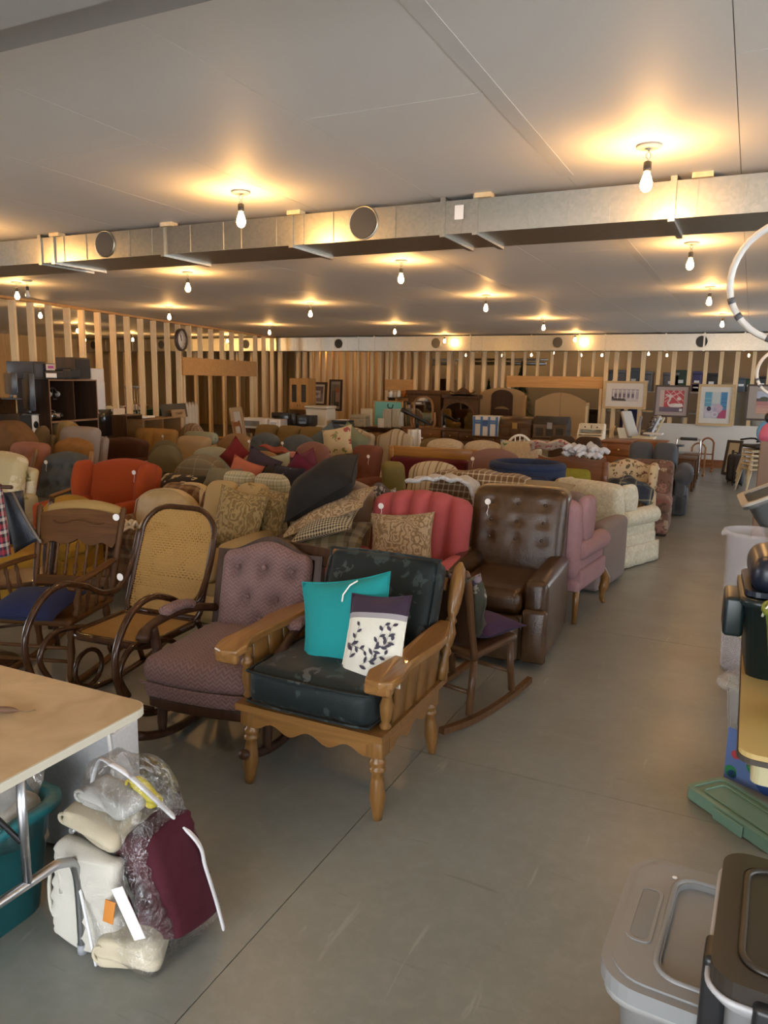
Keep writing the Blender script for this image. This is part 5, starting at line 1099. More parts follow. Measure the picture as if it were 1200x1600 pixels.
def lumpy(sx, sy, sz, r, seed, amp=.03, n=(10, 10, 8)):
    V, F = rbox(sx, sy, sz, r, n); V[:, 1] += (0 if amp > .012 or n[0] < 8 else .006)*np.sin(V[:, 2]*150+3*np.sin(V[:, 0]*14+seed)); rs = np.random.default_rng(seed); a = rs.uniform(8, 26, (4, 3)); p = rs.uniform(0, 6, 4); N = V/np.linalg.norm(V, axis=1, keepdims=True)
    return V+N*amp*sum(np.sin(V@a[i]+p[i]) for i in range(4))[:, None]*.4, F
for i, (x, y, z, s, m, lb) in enumerate(((-2.08, 1.48, .30, .24, 0, 'white folded linen in the teal tub, nearest its back corner'), (-2.33, 1.44, .28, .24, 2, 'sage folded linen in the teal tub'), (-2.10, 1.20, .27, .26, 3, 'cream folded linen in the front of the teal tub'))):
    o = thing('folded_linen', lb, 'linen', (x, y, z)); part('cloth', lumpy(s, .24, .20, .06, i, .012), LIN[m], o)
o = thing('clear_plastic_bag', 'crinkled clear plastic bag of linen bulging out of the teal tub', 'bag', (-2.10, 1.42, .40)); part('film', lumpy(.34, .36, .30, .10, 9, .03), CLEAR, o); part('linen_bundle', lumpy(.24, .26, .18, .07, 12, .02), LIN[1], o)
# white fabric bag behind
wbx = thing('white_fabric_bag', 'white fabric storage bag standing upright behind the clear zip bag', 'bag', (-2.12, 1.90, 0), R(8)); WF = fabric('white_nonwoven', (.60, .61, .63), .05, 3, 60)
part('front_panel', rbox(.34, .02, .50, .009, (6, 1, 6)), WF, wbx, M=TR((0, -.07, .265), rx=R(-4))); part('rear_panel', rbox(.34, .02, .48, .009, (6, 1, 6)), WF, wbx, M=TR((0, .07, .255)))
for a in (-1, 1): part('side_panel', rbox(.02, .15, .48, .009, (1, 3, 6)), WF, wbx, M=TR((a*.165, 0, .25)))
part('binding', tube(smooth_path([(-.17, -.09, .03), (-.17, -.095, .46), (-.13, -.095, .515), (.13, -.095, .515), (.172, -.09, .46), (.175, -.085, .03)], 4), .007, 6), WHITE, wbx)
for i in range(3):
    o = thing('folded_linen', ('grey folded cloth showing at the top of the white fabric bag', 'cream folded cloth inside the white fabric bag', 'patterned cloth at the bottom of the white fabric bag')[i], 'linen', (-2.12, 1.90, .08+.15*i)); part('cloth', rbox(.27, .10, .13, .04, (4, 3, 3)), LIN[(1, 3, 2)[i]], o)
# clear zip bag with its contents
zc = Vector((-1.62, 1.62, 0)); zb = thing('clear_zip_bag', 'slumped clear plastic zip bag of towels and a maroon curtain on the floor', 'bag', zc, R(-4))
def bagf(V):
    z = V[:, 2]; k = np.clip(z/.56, 0, 1); V[:, 0] = V[:, 0]*(1-.52*k**1.4)-.06*k; V[:, 1] = V[:, 1]*(1-.55*k)+.03*k; V += .006*np.sin(V[:, [1, 2, 0]]*37+V[:, [2, 0, 1]]*23); V[:, 2] = np.maximum(V[:, 2], .003); return V
V, F = rbox(.47, .36, .55, .07, (14, 10, 14)); V[:, 2] += .277
part('film', (V, F), CLEAR, zb, fn=bagf)
ZP = [(.235*(1-.52*k**1.4)-.06*k+.012, (.135*(1-.55*k)+.03*k)-.01, .56*k) for k in (.03, .2, .4, .55)]+[(.06, .03, .455), (.0, -.02, .545), (-.05, -.04, .575)]
part('zip_band', tube(smooth_path(ZP, 5), .02, 8, flat=.3, updir=(.7, .7, 0)), plain('white_zip_tape', (.68, .68, .70), .6), zb, label='white zip tape')
part('zip_band', tube(smooth_path([(-.05, -.03, .565), (-.13, -.02, .55), (-.15, -.06, .40), (-.16, -.10, .34)], 5), .010, 8, flat=.4), plain('white_zip_tape', (.68, .68, .70), .6), zb, label='white zip tape')
part('seam', tube(smooth_path([(-.13, -.13, .30), (-.06, -.165, .22), (.0, -.185, .10), (.02, -.185, .01)], 5), .005, 6), plain('white_zip_tape', (.68, .68, .70), .6), zb)
def inbag(label, m, x, y, z, sx, sy, sz, rz=0, ry=0, seed=1, name='folded_towel', cat='towel'):
    o = thing(name, label, cat, zc+Vector((x, y, z)), R(rz)); part('cloth', lumpy(sx, sy, sz, min(sz*.45, .03), seed, .011, (14, 12, 12)), m, o, M=TR((0, 0, 0), ry=R(ry)))
    part('fold', tube([(sx*.5*math.cos(a)*.2-sx*.42, -sy*.44, math.sin(a)*sz*.28) for a in np.linspace(0, 5.5, 12)], .006, 5), m, o, M=TR((0, 0, 0), ry=R(ry))); return o
inbag('white folded towel standing upright at the front left of the clear zip bag', LIN[0], -.075, -.125, .175, .25, .07, .33, 3, 4, 21)
inbag('grey white folded towel standing behind the front one in the clear zip bag', LIN[1], -.085, -.045, .185, .26, .075, .34, 2, 4, 22)
inbag('sage white folded towel standing at the rear left of the clear zip bag', LIN[2], -.08, .05, .19, .25, .09, .34, 2, 3, 28)
inbag('cream folded towel lying across the upright ones in the clear zip bag', LIN[3], -.085, -.04, .385, .21, .17, .055, 6, 14, 23)
inbag('grey rolled towel at the top of the clear zip bag', LIN[1], -.075, -.015, .445, .18, .13, .06, 4, 14, 24)
inbag('crumpled cream cloth at the front right of the clear zip bag', LIN[3], .085, -.105, .055, .20, .13, .09, 20, 0, 25, 'crumpled_cloth', 'cloth')
inbag('maroon velvet curtain folded at the right of the clear zip bag', velvet('maroon_velvet', (.06, .010, .018)), .105, .02, .21, .17, .20, .35, 0, -18, 26, 'maroon_curtain', 'curtain')
inbag('yellow ribbon at the top right inside the clear zip bag', plain('yellow_satin', (.50, .42, .04), .4), .0, .05, .45, .12, .05, .05, 0, 30, 27, 'yellow_ribbon', 'ribbon')
tag(part('price_ticket', rbox(.035, .004, .075, .0015, (1, 1, 1)), plain('orange_card', (.55, .20, .03), .6), None, M=TR(zc+Vector((.06, -.175, .20)), R(10), ry=R(10))), 'orange card ticket in the front of the clear zip bag', 'ticket')
tag(part('paper_strip', rbox(.04, .004, .17, .0015, (1, 1, 2)), PAPER, None, M=TR(zc+Vector((.115, -.155, .20)), R(12), ry=R(-24))), 'white paper strip inside the front of the clear zip bag', 'paper')
# ------------------------------------------------------------------ right-hand side
GTO = plain('grey_tote_plastic', (.24, .245, .25), .42, 0, .05); GTOB = plain('grey_tote_body', (.36, .355, .35), .45, 0, .05)
gt = thing('grey_tote', 'grey lidded storage tote in the near right corner', 'tote', (.09, 1.84, 0), R(-3))
tub_box(gt, .50, .46, .375, .04, .01, GTOB)
lo = rrect(-.285, .285, -.265, .265, .10, 7); li = rrect(-.262, .262, -.242, .242, .085, 7); rc2 = rrect(-.155, .20, -.19, .19, .05, 7)
part('lid_rim', ring(lo, li, .372, .412, 'z'), GTO, gt, smooth=False)
part('lid', ring(li, rc2, .385, .418, 'z'), GTO, gt, smooth=False); part('lid_recess', prism(rc2, .38, .402, 'z'), GTO, gt, smooth=False)
part('lid_bead', tube([(x, y, .417) for x, y in rrect(-.165, .21, -.20, .20, .055, 7)], .008, 6, True), GTO, gt)
part('handle_recess', ring(rrect(-.245, -.185, -.11, .11, .02), rrect(-.237, -.193, -.102, .102, .016), .416, .422, 'z'), GTO, gt, smooth=False)
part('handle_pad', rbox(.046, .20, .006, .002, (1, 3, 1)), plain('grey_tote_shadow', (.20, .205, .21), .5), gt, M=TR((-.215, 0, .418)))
part('paint_fleck', lathe([(.008, 0), (.006, .0015)], 6), PAPER, gt, M=TR((-.17, .19, .4185)))
# clear tote with a dark lid
CLR2 = glass_clear('milky_plastic', (.62, .62, .64), .62, .4)
ct = thing('dark_lid_tote', 'milky storage tote with a dark brown lid and black clips in the near right corner', 'tote', (.28, 1.70, 0), R(-2))
tub_box(ct, .44, .42, .56, .03, .008, CLR2)
DBL = plain('dark_brown_plastic', (.030, .024, .018), .35, 0, .1)
part('lid_rim', ring(rrect(-.245, .245, -.235, .235, .06, 6), rrect(-.20, .20, -.19, .19, .05, 6), .555, .60, 'z'), DBL, ct, smooth=False)
part('lid', prism(rrect(-.20, .20, -.19, .19, .05, 6), .585, .597, 'z'), DBL, ct, smooth=False)
part('lid_bead', tube([(x, y, .60) for x, y in rrect(-.19, .19, -.18, .18, .05, 6)], .008, 6, True), DBL, ct); part('lid_edge', tube([(x, y, .556) for x, y in rrect(-.248, .248, -.238, .238, .06, 6)], .007, 6, True), CLR2, ct)
part('clip', rbox(.05, .085, .20, .012, (1, 2, 3)), BLACK, ct, M=TR((-.235, -.12, .48))); part('clip', rbox(.05, .085, .20, .012, (1, 2, 3)), BLACK, ct, M=TR((.235, -.12, .48)))
part('clip', rbox(.085, .05, .20, .012, (2, 1, 3)), BLACK, ct, M=TR((-.12, -.235, .48)))
# yellowed table with what stands on it
YT = plain('yellowed_top', (.50, .36, .14), .5, 0, .12, 6)
yt = thing('yellow_table', 'yellowed table with a dark worn edge at the right, holding plastic tubs', 'table', (.5, 3.3, 0)); 
part('table_top', prism(rrect(-.44, .44, -1.0, 1.0, .05), .682, .70, 'z'), YT, yt, smooth=False); part('table_edge', ring(rrect(-.444, .444, -1.004, 1.004, .052), rrect(-.43, .43, -.99, .99, .045), .668, .684, 'z'), plain('dark_edge', (.05, .04, .03), .6), yt, smooth=False)
part('apron', ring(rrect(-.40, .44, -.96, .96, .03), rrect(-.38, .42, -.94, .94, .02), .59, .668, 'z'), plain('cream_apron', (.50, .45, .26), .6), yt, smooth=False)
for a in (.12, .40):
    for b in (-.90, .90): part('leg', cb(a-.022, a+.022, b-.022, b+.022, 0, .668, .005), YT, yt)
ct2 = thing('clear_tote', 'clear storage tote with a coloured picture label under the yellow table', 'tote', (.345, 3.58, 0), R(-28)); CLR3 = glass_clear('smoky_clear', (.66, .66, .62), .30, .3)
tub_box(ct2, .58, .42, .46, .04, .008, CLR3, .03)
lab = MB(); lm2 = [plain('label_blue', (.10, .16, .36), .5), plain('label_skin', (.50, .36, .28), .5), plain('label_green', (.02, .18, .07), .5), plain('label_red', (.42, .05, .06), .5), plain('label_deep_blue', (.02, .06, .24), .5)]
lab.add(b2(-.13, .13, -.2135, -.211, .12, .36), None, False, 0)
for x, z, r, mi in ((.02, .28, .08, 1), (-.085, .245, .020, 3), (.0, .22, .035, 2), (-.10, .16, .028, 2), (-.092, .150, .020, 4), (.06, .17, .05, 4), (.05, .20, .03, 3)): lab.add(lathe([(r, 0), (r, .0012)], 12), TR((x, -.2135, z), rx=PI/2), False, mi)
lab.build('picture_label', lm2, ct2, M=TR((-.10, 0, -.10)))
MINT = plain('mint_plastic', (.15, .26, .19), .45, 0, .06)
ml = thing('mint_lid', 'mint green tote lid lying tilted on the floor by the clear tote', 'lid', (.13, 3.20, .03), R(-43))
part('plate', prism(rrect(-.22, .22, -.10, .10, .03, 4), .012, .02, 'z'), MINT, ml, smooth=False); part('rim', ring(rrect(-.225, .225, -.105, .105, .032, 4), rrect(-.205, .205, -.085, .085, .024, 4), -.025, .026, 'z'), MINT, ml, smooth=False)
part('latch_flap', rbox(.15, .012, .05, .005, (2, 1, 1)), MINT, ml, M=TR((.02, -.112, -.005))); part('bead', tube([(x, y, .022) for x, y in rrect(-.17, .19, -.06, .06, .02, 4)], .005, 6, True), MINT, ml)
NVT = plain('navy_green_plastic', (.008, .018, .020), .32, 0, .1)
dt = thing('dark_tub', 'dark green storage tub with a flanged handle on the yellow table', 'tub', (.295, 3.12, .70), R(3)); tub_box(dt, .52, .40, .30, .03, .012, NVT, .012)
part('handle', rbox(.07, .20, .15, .015, (1, 2, 2)), NVT, dt, M=TR((-.285, -.02, .205))); part('handle', rbox(.07, .20, .15, .015, (1, 2, 2)), NVT, dt, M=TR((.285, -.02, .205)))
dl = thing('navy_tub', 'dark navy tub turned upside down on the dark green tub', 'tub', (.30, 3.14, 1.003), R(3)); NV2 = plain('navy_plastic', (.009, .014, .028), .32, 0, .1)
part('body', rbox(.50, .36, .145, .06, (4, 4, 2)), NV2, dl, M=TR((0, 0, .073))); part('rim', ring(rrect(-.265, .265, -.195, .195, .05), rrect(-.24, .24, -.17, .17, .05), .0, .02, 'z'), NV2, dl, smooth=False)
LIME = plain('lime_plastic', (.20, .28, .035), .4, 0, .05)
gb = thing('lime_bucket', 'lime green bucket on the yellow table at the right edge', 'bucket', (.255, 2.62, .701)); prb = [(.001, 0), (.105, 0), (.145, .30), (.157, .36), (.165, .36), (.165, .345), (.158, .345), (.15, .36), (.14, .30), (.10, .012), (.001, .012)]
part('body', lathe(prb, 24), LIME, gb); part('handle', tube([(.16*math.cos(a), .16*math.sin(a)*.3-.02, .33-.10*math.sin(a)) for a in np.linspace(PI, 2*PI, 14)], .004, 6), WHITE, gb)
REDP = plain('brick_red_plastic', (.32, .055, .035), .4, 0, .06)
rb = thing('red_bin', 'brick red plastic bin tilted behind the navy tub', 'bin', (.27, 3.86, .75), R(0)); rb.rotation_euler = (0, R(14), 0)
tub_box(rb, .40, .34, .46, .04, .01, REDP, .012); part('side_grip', tube(smooth_path([(-.205, -.05, .40), (-.225, -.05, .34), (-.225, .05, .34), (-.205, .05, .40)], 4), .008, 6), REDP, rb)
cbn = thing('clear_bin', 'tall clear plastic bin with a broken rim on the floor beside the navy tub', 'bin', (.11, 5.02, 0)); CLR4 = glass_clear('cloudy_clear', (.82, .82, .88), .26, .25)
part('body', lathe([(.001, .0), (.135, 0), (.172, .86), (.19, .865), (.19, .885), (.172, .885), (.165, .86), (.128, .01), (.001, .01)], 28), CLR4, cbn); part('rim_chip', lumpy(.03, .03, .04, .01, 3, .006, (2, 2, 2)), CLR4, cbn, M=TR((-.185, .0, .86)))
o = thing('rope_coil', 'loop of pale yellow rope inside the clear bin', 'rope', (.10, 5.0, .30)); part('loop', tube([(.06*math.cos(a), -.05, .08*math.sin(a)) for a in np.linspace(0, 2*PI, 20)[:-1]], .012, 6, True), plain('pale_rope', (.58, .52, .30), .8), o); part('end', tube([(.05, -.05, -.05), (.07, -.04, -.16), (.05, -.03, -.27)], .012, 6), plain('pale_rope', (.58, .52, .30), .8), o)
bt_ = thing('bench_table', 'brown trestle bench at the right edge under the tilted grey tote', 'table', (.62, 5.6, 0)); part('table_top', cb(-.42, .42, -.62, .7, .70, .73, .005), WALNUT, bt_)
for a in (-.36, .36):
    for b in (-.5, .6): part('leg', cb(a-.025, a+.025, b-.025, b+.025, 0, .70, .004), WALNUTZ, bt_)
gtt = thing('tilted_grey_tote', 'grey tote with a pale rim tilted on the trestle bench', 'tote', (.40, 5.45, .80)); gtt.rotation_euler = (0, R(-26), R(4)); tub_box(gtt, .50, .5, .36, .05, .012, plain('slate_plastic', (.13, .14, .14), .4), .025)
part('rim_cap', ring(rrect(-.278, .278, -.278, .278, .06), rrect(-.235, .235, -.235, .235, .05), .355, .372, 'z'), plain('pale_rim', (.42, .40, .35), .5), gtt, smooth=False)
bb = thing('blue_crate', 'royal blue plastic crate under the tilted grey tote', 'crate', (.36, 4.95, .731), R(6)); tub_box(bb, .34, .28, .16, .02, .01, plain('blue_crate_plastic', (.02, .03, .12), .4), .012)
fl_ = thing('artificial_plant', 'green leafy sprig with a brown pot beside the blue crate', 'plant', (.22, 4.52, 0)); part('pot', lathe([(.001, 0), (.08, 0), (.10, .5), (.09, .5), (.001, .45)], 14), plain('brown_pot', (.16, .09, .05), .6), fl_); m = MB()
for k in range(12):
    a = k*2.4; m.add(sheet(lambda u, v: ((.02+.12*u)*math.cos(a)-(v-.5)*.06*math.sin(u*PI)*math.sin(a), (.02+.12*u)*math.sin(a)+(v-.5)*.06*math.sin(u*PI)*math.cos(a), .46+.16*u-.14*u*u+k*.012), 5, 2, .004))
m.build('foliage', plain('leaf_green', (.08, .20, .035), .5), fl_)
# hanging hoops
HOOP = plain('hoop_plastic', (.66, .64, .60), .35, 0, .04)
def hoop(label, px, py, y, rad, hz, rot=0, n=2):
    c = D(px, py, y); h = thing('hanging_hoop', label, 'hoop', c, R(rot))
    for k in range(n): part('ring', tube([(rad*math.cos(a), .03*k+.01*math.sin(a*2+k), rad*math.sin(a)*(1-.03*k)) for a in np.linspace(0, 2*PI, 40)[:-1]], .014-.007*k, 8, True), HOOP, h, M=TR((0, 0, 0), 0, 0, R(4*k)))
    for a in (3.45, 3.75, 4.4): part('tape_band', tube([(rad*math.cos(a+d), .01*math.sin((a+d)*2), rad*math.sin(a+d)) for d in (-.05, 0, .05)], .0155, 8), plain('dark_tape', (.10, .10, .11), .5), h)
    part('string', tube([(0, 0, rad), (0, 0, HC-c.z-.0)], .002, 4), WHITE, h); return h
hoop('pale plastic hoop with dark tape bands hanging near the duct at the right edge', 1243, 438, 3.7, .25, 0)
hoop('smaller pale hoop hanging farther back at the right edge', 1222, 582, 7.5, .20, 0, 10)
# ------------------------------------------------------------------ far right
def ext(px0, px1, py0, py1, y):
    a = D(px0, py0, y); b = D(px1, py0, y); c = D((px0+px1)/2, py1, y); t = D((px0+px1)/2, py0, y); return a.x, b.x, c.z, t.z
def boxed(name, label, cat, px0, px1, py0, py1, y, d, mat, rz=0, group=None, bev=.012, extra=None, floor_=False, parts=None):
    """a box-like thing whose front shows at these pixels, y is its front plane"""
    x0, x1, z0, z1 = ext(px0, px1, py0, py1, y)
    if floor_: z0 = 0.0
    t = thing(name, label, cat, ((x0+x1)/2, y+d/2, z0), R(rz), group); w, h = x1-x0, z1-z0
    if parts: parts(t, w, d, h, mat)
    else: part('body', cb(-w/2, w/2, -d/2, d/2, 0, h, bev, 2), mat, t)
    if extra: extra(t, w, d, h)
    return t
def table_parts(legm=None, th=.035):
    def f(t, w, d, h, mat):
        part('table_top', cb(-w/2, w/2, -d/2, d/2, h-th, h, .004), mat, t); part('apron', b2(-w/2+.03, w/2-.03, -d/2+.03, d/2-.03, h-th-.08, h-th), mat, t, smooth=False)
        for a in (-1, 1):
            for b in (-1, 1): part('leg', lathe([(.018, 0), (.026, h*.5), (.03, h-th-.001)], 8), legm or mat, t, M=TR((a*(w/2-.05), b*(d/2-.05), 0)))
    return f
def drawers(nr, nc, knob=BRASS, top=.03, foot=.06):
    def f(t, w, d, h, mat):
        part('body', b2(-w/2+.01, w/2-.01, -d/2+.012, d/2, foot, h-top), mat, t, smooth=False); part('top_board', cb(-w/2-.012, w/2+.012, -d/2-.012, d/2, h-top, h, .004), mat, t); part('plinth', b2(-w/2+.02, w/2-.02, -d/2+.03, d/2-.02, 0, foot), mat, t, smooth=False)
        H = (h-top-foot)/nr; W = (w-.02)/nc
        for i in range(nr):
            for j in range(nc):
                x = -w/2+.01+W*(j+.5); z = foot+H*(i+.5); dr = part('drawer', cb(x-W/2+.012, x+W/2-.012, -d/2-.006, -d/2+.014, z-H/2+.012, z+H/2-.012, .005), mat, t)
                for s in ((-.25, .25) if W > .5 else (0,)): part('knob', lathe([(.001, .022), (.016, .02), (.012, .008), (.006, 0)][::-1], 8), knob, dr, M=TR((x+s*W, -d/2-.006, z), rx=PI/2))
    return f
def shelf_unit(rows, cols, th=.02, back=True):
    def f(t, w, d, h, mat):
        for x in [(-w/2, -w/2+th), (w/2-th, w/2)]: part('side_panel', b2(x[0], x[1], -d/2, d/2, 0, h), mat, t, smooth=False)
        for i in range(rows+1): z = (h-th)*i/rows; part('shelf', b2(-w/2+th, w/2-th, -d/2+.004, d/2, z, z+th), mat, t, smooth=False)
        for i in range(rows):
            for j in range(1, cols): x = -w/2+w*j/cols; part('divider', b2(x-th/2, x+th/2, -d/2+.006, d/2-.01, (h-th)*i/rows+th, (h-th)*(i+1)/rows), mat, t, smooth=False)
        if back: part('back_panel', b2(-w/2+.002, w/2-.002, d/2-.012, d/2, 0, h), mat, t, smooth=False)
    return f
# paintings along the far wall
def quadM(px, y, tilt=0.0):
    (a, b, c, d) = px; A, B, C_, D_ = (D(*q, y) for q in (a, b, c, d)); cen = (A+B+C_+D_)/4; w = ((B-A).length+(C_-D_).length)/2; h = ((D_-A).length+(C_-B).length)/2
    return cen, w, h, math.atan2(B.z-A.z, B.x-A.x)
def picture(label, px, y, fm, fw, matc, shapes, mw=.14, glass=True, name='framed_picture', lean=4, rz=0, cat='picture', bg=(.5, .5, .5)):
    cen, w, h, roll = quadM(px, y); t = thing(name, label, cat, cen, R(rz)); M = TR((0, 0, 0), 0, R(-lean))
    def rr_(a, b): return [(-a/2, -b/2), (a/2, -b/2), (a/2, b/2), (-a/2, b/2)]
    part('frame', ring(rr_(w, h), rr_(w-2*fw, h-2*fw), -.018, .016), fm, t, M=M, smooth=False)
    part('backing', b2(-w/2+.004, w/2-.004, .008, .015, -h/2+.004, h/2-.004), KRAFT, t, M=M, smooth=False)
    part('mat', b2(-w/2+fw, w/2-fw, .0, .007, -h/2+fw, h/2-fw), plain('mat_%d_%d_%d' % tuple(int(q*99) for q in matc), matc, .8), t, M=M, smooth=False)
    mwx = mw if isinstance(mw, tuple) else (mw, mw); pw, ph = (w-2*fw)*(1-2*mwx[0]), (h-2*fw)*(1-2*mwx[1]); mats = []; m = MB()
    def mi(c):
        q = plain('ink_%d_%d_%d' % tuple(int(v*999) for v in c), c, .55, 0, .12, 9)
        if q not in mats: mats.append(q)
        return mats.index(q)
    m.add(b2(-pw/2, pw/2, -.002, 0, -ph/2, ph/2), None, False, mi(bg)); k = 0
    for s in shapes:
        k += 1; y0 = -.0022-.0004*k; c = s[-1]
        if s[0] == 'r': x0, z0, x1, z1 = s[1:5]; m.add((np.array([(-pw/2+pw*x0, y0, -ph/2+ph*z0), (-pw/2+pw*x1, y0, -ph/2+ph*z0), (-pw/2+pw*x1, y0, -ph/2+ph*z1), (-pw/2+pw*x0, y0, -ph/2+ph*z1)]), [(0, 1, 2, 3)]), None, False, mi(c))
        elif s[0] == 'e':
            x, z, rx, rz_ = s[1:5]; P = [(-pw/2+pw*min(1, max(0, x+rx*math.cos(a))), y0, -ph/2+ph*min(1, max(0, z+rz_*math.sin(a)))) for a in np.linspace(0, 2*PI, 20)[:-1]]; m.add((np.array(P), [tuple(range(19))]), None, False, mi(c))
        elif s[0] == 'p': P = [(-pw/2+pw*a, y0, -ph/2+ph*b) for a, b in s[1]]; m.add((np.array(P), [tuple(range(len(P)))]), None, False, mi(c))
        elif s[0] == 'l':
            for (xa, za), (xb, zb_) in zip(s[1][:-1], s[1][1:]):
                a = np.array([-pw/2+pw*xa, -ph/2+ph*za]); b = np.array([-pw/2+pw*xb, -ph/2+ph*zb_]); d = (b-a)/max(np.linalg.norm(b-a), 1e-6); nn = np.array([-d[1], d[0]])*s[2]*pw/2
                m.add((np.array([(q[0], y0, q[1]) for q in (a-nn, b-nn, b+nn, a+nn)]), [(0, 1, 2, 3)]), None, False, mi(c))
    m.build('print', mats, t, M=M); return t
YP = YB-.16; LWOOD = wood('blond_frame', (.50, .36, .19), (.62, .47, .27), 'x', .5, 1); DFR = plain('dark_frame', (.045, .028, .024), .4)
rr = random.Random(3)
porch = [('r', .0, .0, 1, .18, (.30, .28, .30)), ('r', .02, .18, .98, .95, (.36, .34, .36)), ('p', [(.0, .05), (.55, .0), (.48, .22), (.12, .24)], (.06, .045, .05))]+[('r', .05+.16*i, .2, .09+.16*i, .95, (.62, .60, .60)) for i in range(6)]+[('r', .11+.16*i, .3, .19+.16*i, .62, (.12, .10, .14)) for i in range(5)]+[('r', .0, .80, 1, .84, (.55, .53, .54)), ('e', .05, .25, .04, .12, (.03, .02, .03)), ('r', .55, .02, 1, .2, (.50, .48, .47))]
picture('wide picture of a porch in a blond frame, leftmost on the far wall studs', ((945, 595), (1012, 596), (1009, 641), (942, 637)), YP, LWOOD, .05, (.62, .59, .54), porch, (.15, .24), bg=(.30, .28, .31))
lat = [('l', [(.25+.25*i, 1), (1, .25+.25*i)] if i < 3 else [(.2, .6), (.6, 1)], .02, (.62, .50, .47)) for i in range(4)]+[('l', [(.2, .45+.2*i), (.9, 1-.1*i)], .02, (.62, .50, .47)) for i in range(2)]
swan = [('r', .0, .22, .18, 1, (.52, .42, .38)), ('r', .18, .2, 1, 1, (.42, .055, .07))]+lat+[('e', .45, .72, .09, .08, (.62, .50, .47)), ('e', .80, .62, .09, .08, (.62, .50, .47)), ('e', .68, .30, .30, .10, (.62, .56, .54)), ('l', [(.42, .28), (.34, .42), (.44, .58), (.42, .70), (.32, .78)], .07, (.60, .54, .52)), ('e', .28, .78, .06, .05, (.5, .45, .44)), ('p', [(.5, .26), (.98, .26), (.94, .40), (.7, .36)], (.66, .62, .60)), ('r', .0, .0, 1, .22, (.12, .09, .13)), ('r', .84, .04, .96, .16, (.6, .6, .6))]
picture('picture of a swan on red lattice in a dark frame on the far wall studs', ((1024, 602), (1079, 602), (1075, 653), (1021, 650)), YP, DFR, .035, (.36, .30, .28), swan, .12, bg=(.42, .055, .07))
fruit = [('r', .0, .0, 1, 1, (.35, .42, .50)), ('r', .0, .45, .3, 1, (.10, .30, .42)), ('r', .72, .3, 1, 1, (.05, .20, .38)), ('r', .35, .55, .68, 1, (.46, .52, .52)), ('l', [(.0, .6), (.3, .6)], .02, (.3, .5, .6)), ('l', [(.0, .75), (.3, .75)], .02, (.3, .5, .6)), ('l', [(.74, .45), (1, .45)], .02, (.02, .1, .25)), ('l', [(.74, .6), (1, .6)], .02, (.02, .1, .25)), ('l', [(.74, .75), (1, .75)], .02, (.02, .1, .25)), ('p', [(.6, 0), (1, 0), (1, .35), (.8, .3), (.68, .18)], (.34, .05, .13)), ('e', .30, .22, .34, .24, (.45, .44, .54)), ('e', .62, .38, .22, .16, (.48, .36, .46)), ('e', .22, .36, .10, .09, (.03, .03, .07)), ('e', .50, .14, .13, .10, (.56, .54, .60)), ('e', .50, .14, .08, .06, (.36, .34, .46)), ('e', .48, .34, .10, .08, (.36, .34, .46)), ('e', .2, .12, .12, .10, (.52, .50, .58))]
picture('tall blue and pink still life picture in a blond frame on the far wall studs', ((1092, 600), (1150, 601), (1144, 667), (1087, 664)), YP, LWOOD, .055, (.60, .59, .55), fruit, .14, bg=(.35, .42, .5))
field = [('r', 0, .62, 1, 1, (.42, .46, .58)), ('r', 0, .55, 1, .68, (.10, .08, .10)), ('r', 0, .25, 1, .55, (.40, .18, .17)), ('r', 0, 0, 1, .25, (.44, .24, .18)), ('p', [(.3, .5), (.9, .5), (.9, .68), (.6, .78), (.3, .68)], (.36, .32, .36)), ('e', .2, .66, .12, .1, (.08, .09, .06))]+[('l', [(0, .06+.07*i), (1, .06+.07*i)], .015, (.55, .36, .3)) for i in range(5)]
picture('farm field landscape picture in a dark frame at the right end of the far wall', ((1167, 601), (1260, 601), (1258, 660), (1164, 656)), YP, DFR, .04, (.34, .29, .26), field, .15, bg=(.4, .2, .18))
# chrome chair, wooden racks
def frame_rack(label, px, y, mat, d=.35, name='wooden_rack', bars=3):
    x0, x1, z0, z1 = ext(px[0], px[1], px[2], px[3], y); w = x1-x0; t = thing(name, label, 'rack', ((x0+x1)/2, y, 0)); h = z1
    for a in (-1, 1): part('post', cb(a*w/2-.018, a*w/2+.018, -.018, .018, 0, h-.06, .004), mat, t); part('foot', cb(a*w/2-.02, a*w/2+.02, -d/2, d/2, 0, .04, .005), mat, t)
    part('top_bow', tube(smooth_path([(-w/2, 0, h-.07), (-w/2+.04, 0, h-.01), (0, 0, h+.02), (w/2-.04, 0, h-.01), (w/2, 0, h-.07)], 4), .018, 8), mat, t)
    for i in range(bars-1): part('crossbar', tube([(-w/2, 0, .15+i*.2), (w/2, 0, .15+i*.2)], .012, 6), mat, t)
    return t
frame_rack('reddish wooden towel rack before the white lower wall', (1097, 1116, 686, 728), 16.9, REDW)
frame_rack('second wooden stand in front of the towel rack', (1082, 1103, 694, 735), 16.0, wood('red_wood_light', (.34, .17, .08), (.42, .23, .11), 'z', .4), bars=2)
x0, x1, z0, z1 = ext(1056, 1094, 687, 745, 15.6); cc = thing('chrome_chair', 'chrome framed chair with a dark top bar and pale blue seat', 'chair', ((x0+x1)/2, 15.6, 0)); w = x1-x0
part('frame', tube(smooth_path([(-w/2, .2, .0), (-w/2, .22, z1-.1), (-w/2+.05, .24, z1), (w/2-.05, .24, z1), (w/2, .22, z1-.1), (w/2, .2, 0)], 5), .016, 8), CHROME, cc); part('top_pad', cb(-w/2+.06, w/2-.06, .22, .26, z1-.03, z1+.03, .01), BLACK, cc)
part('seat', rbox(w-.04, .42, .05, .02, (3, 3, 1)), plain('pale_blue_vinyl', (.30, .36, .38), .4), cc, M=TR((0, 0, .45)))
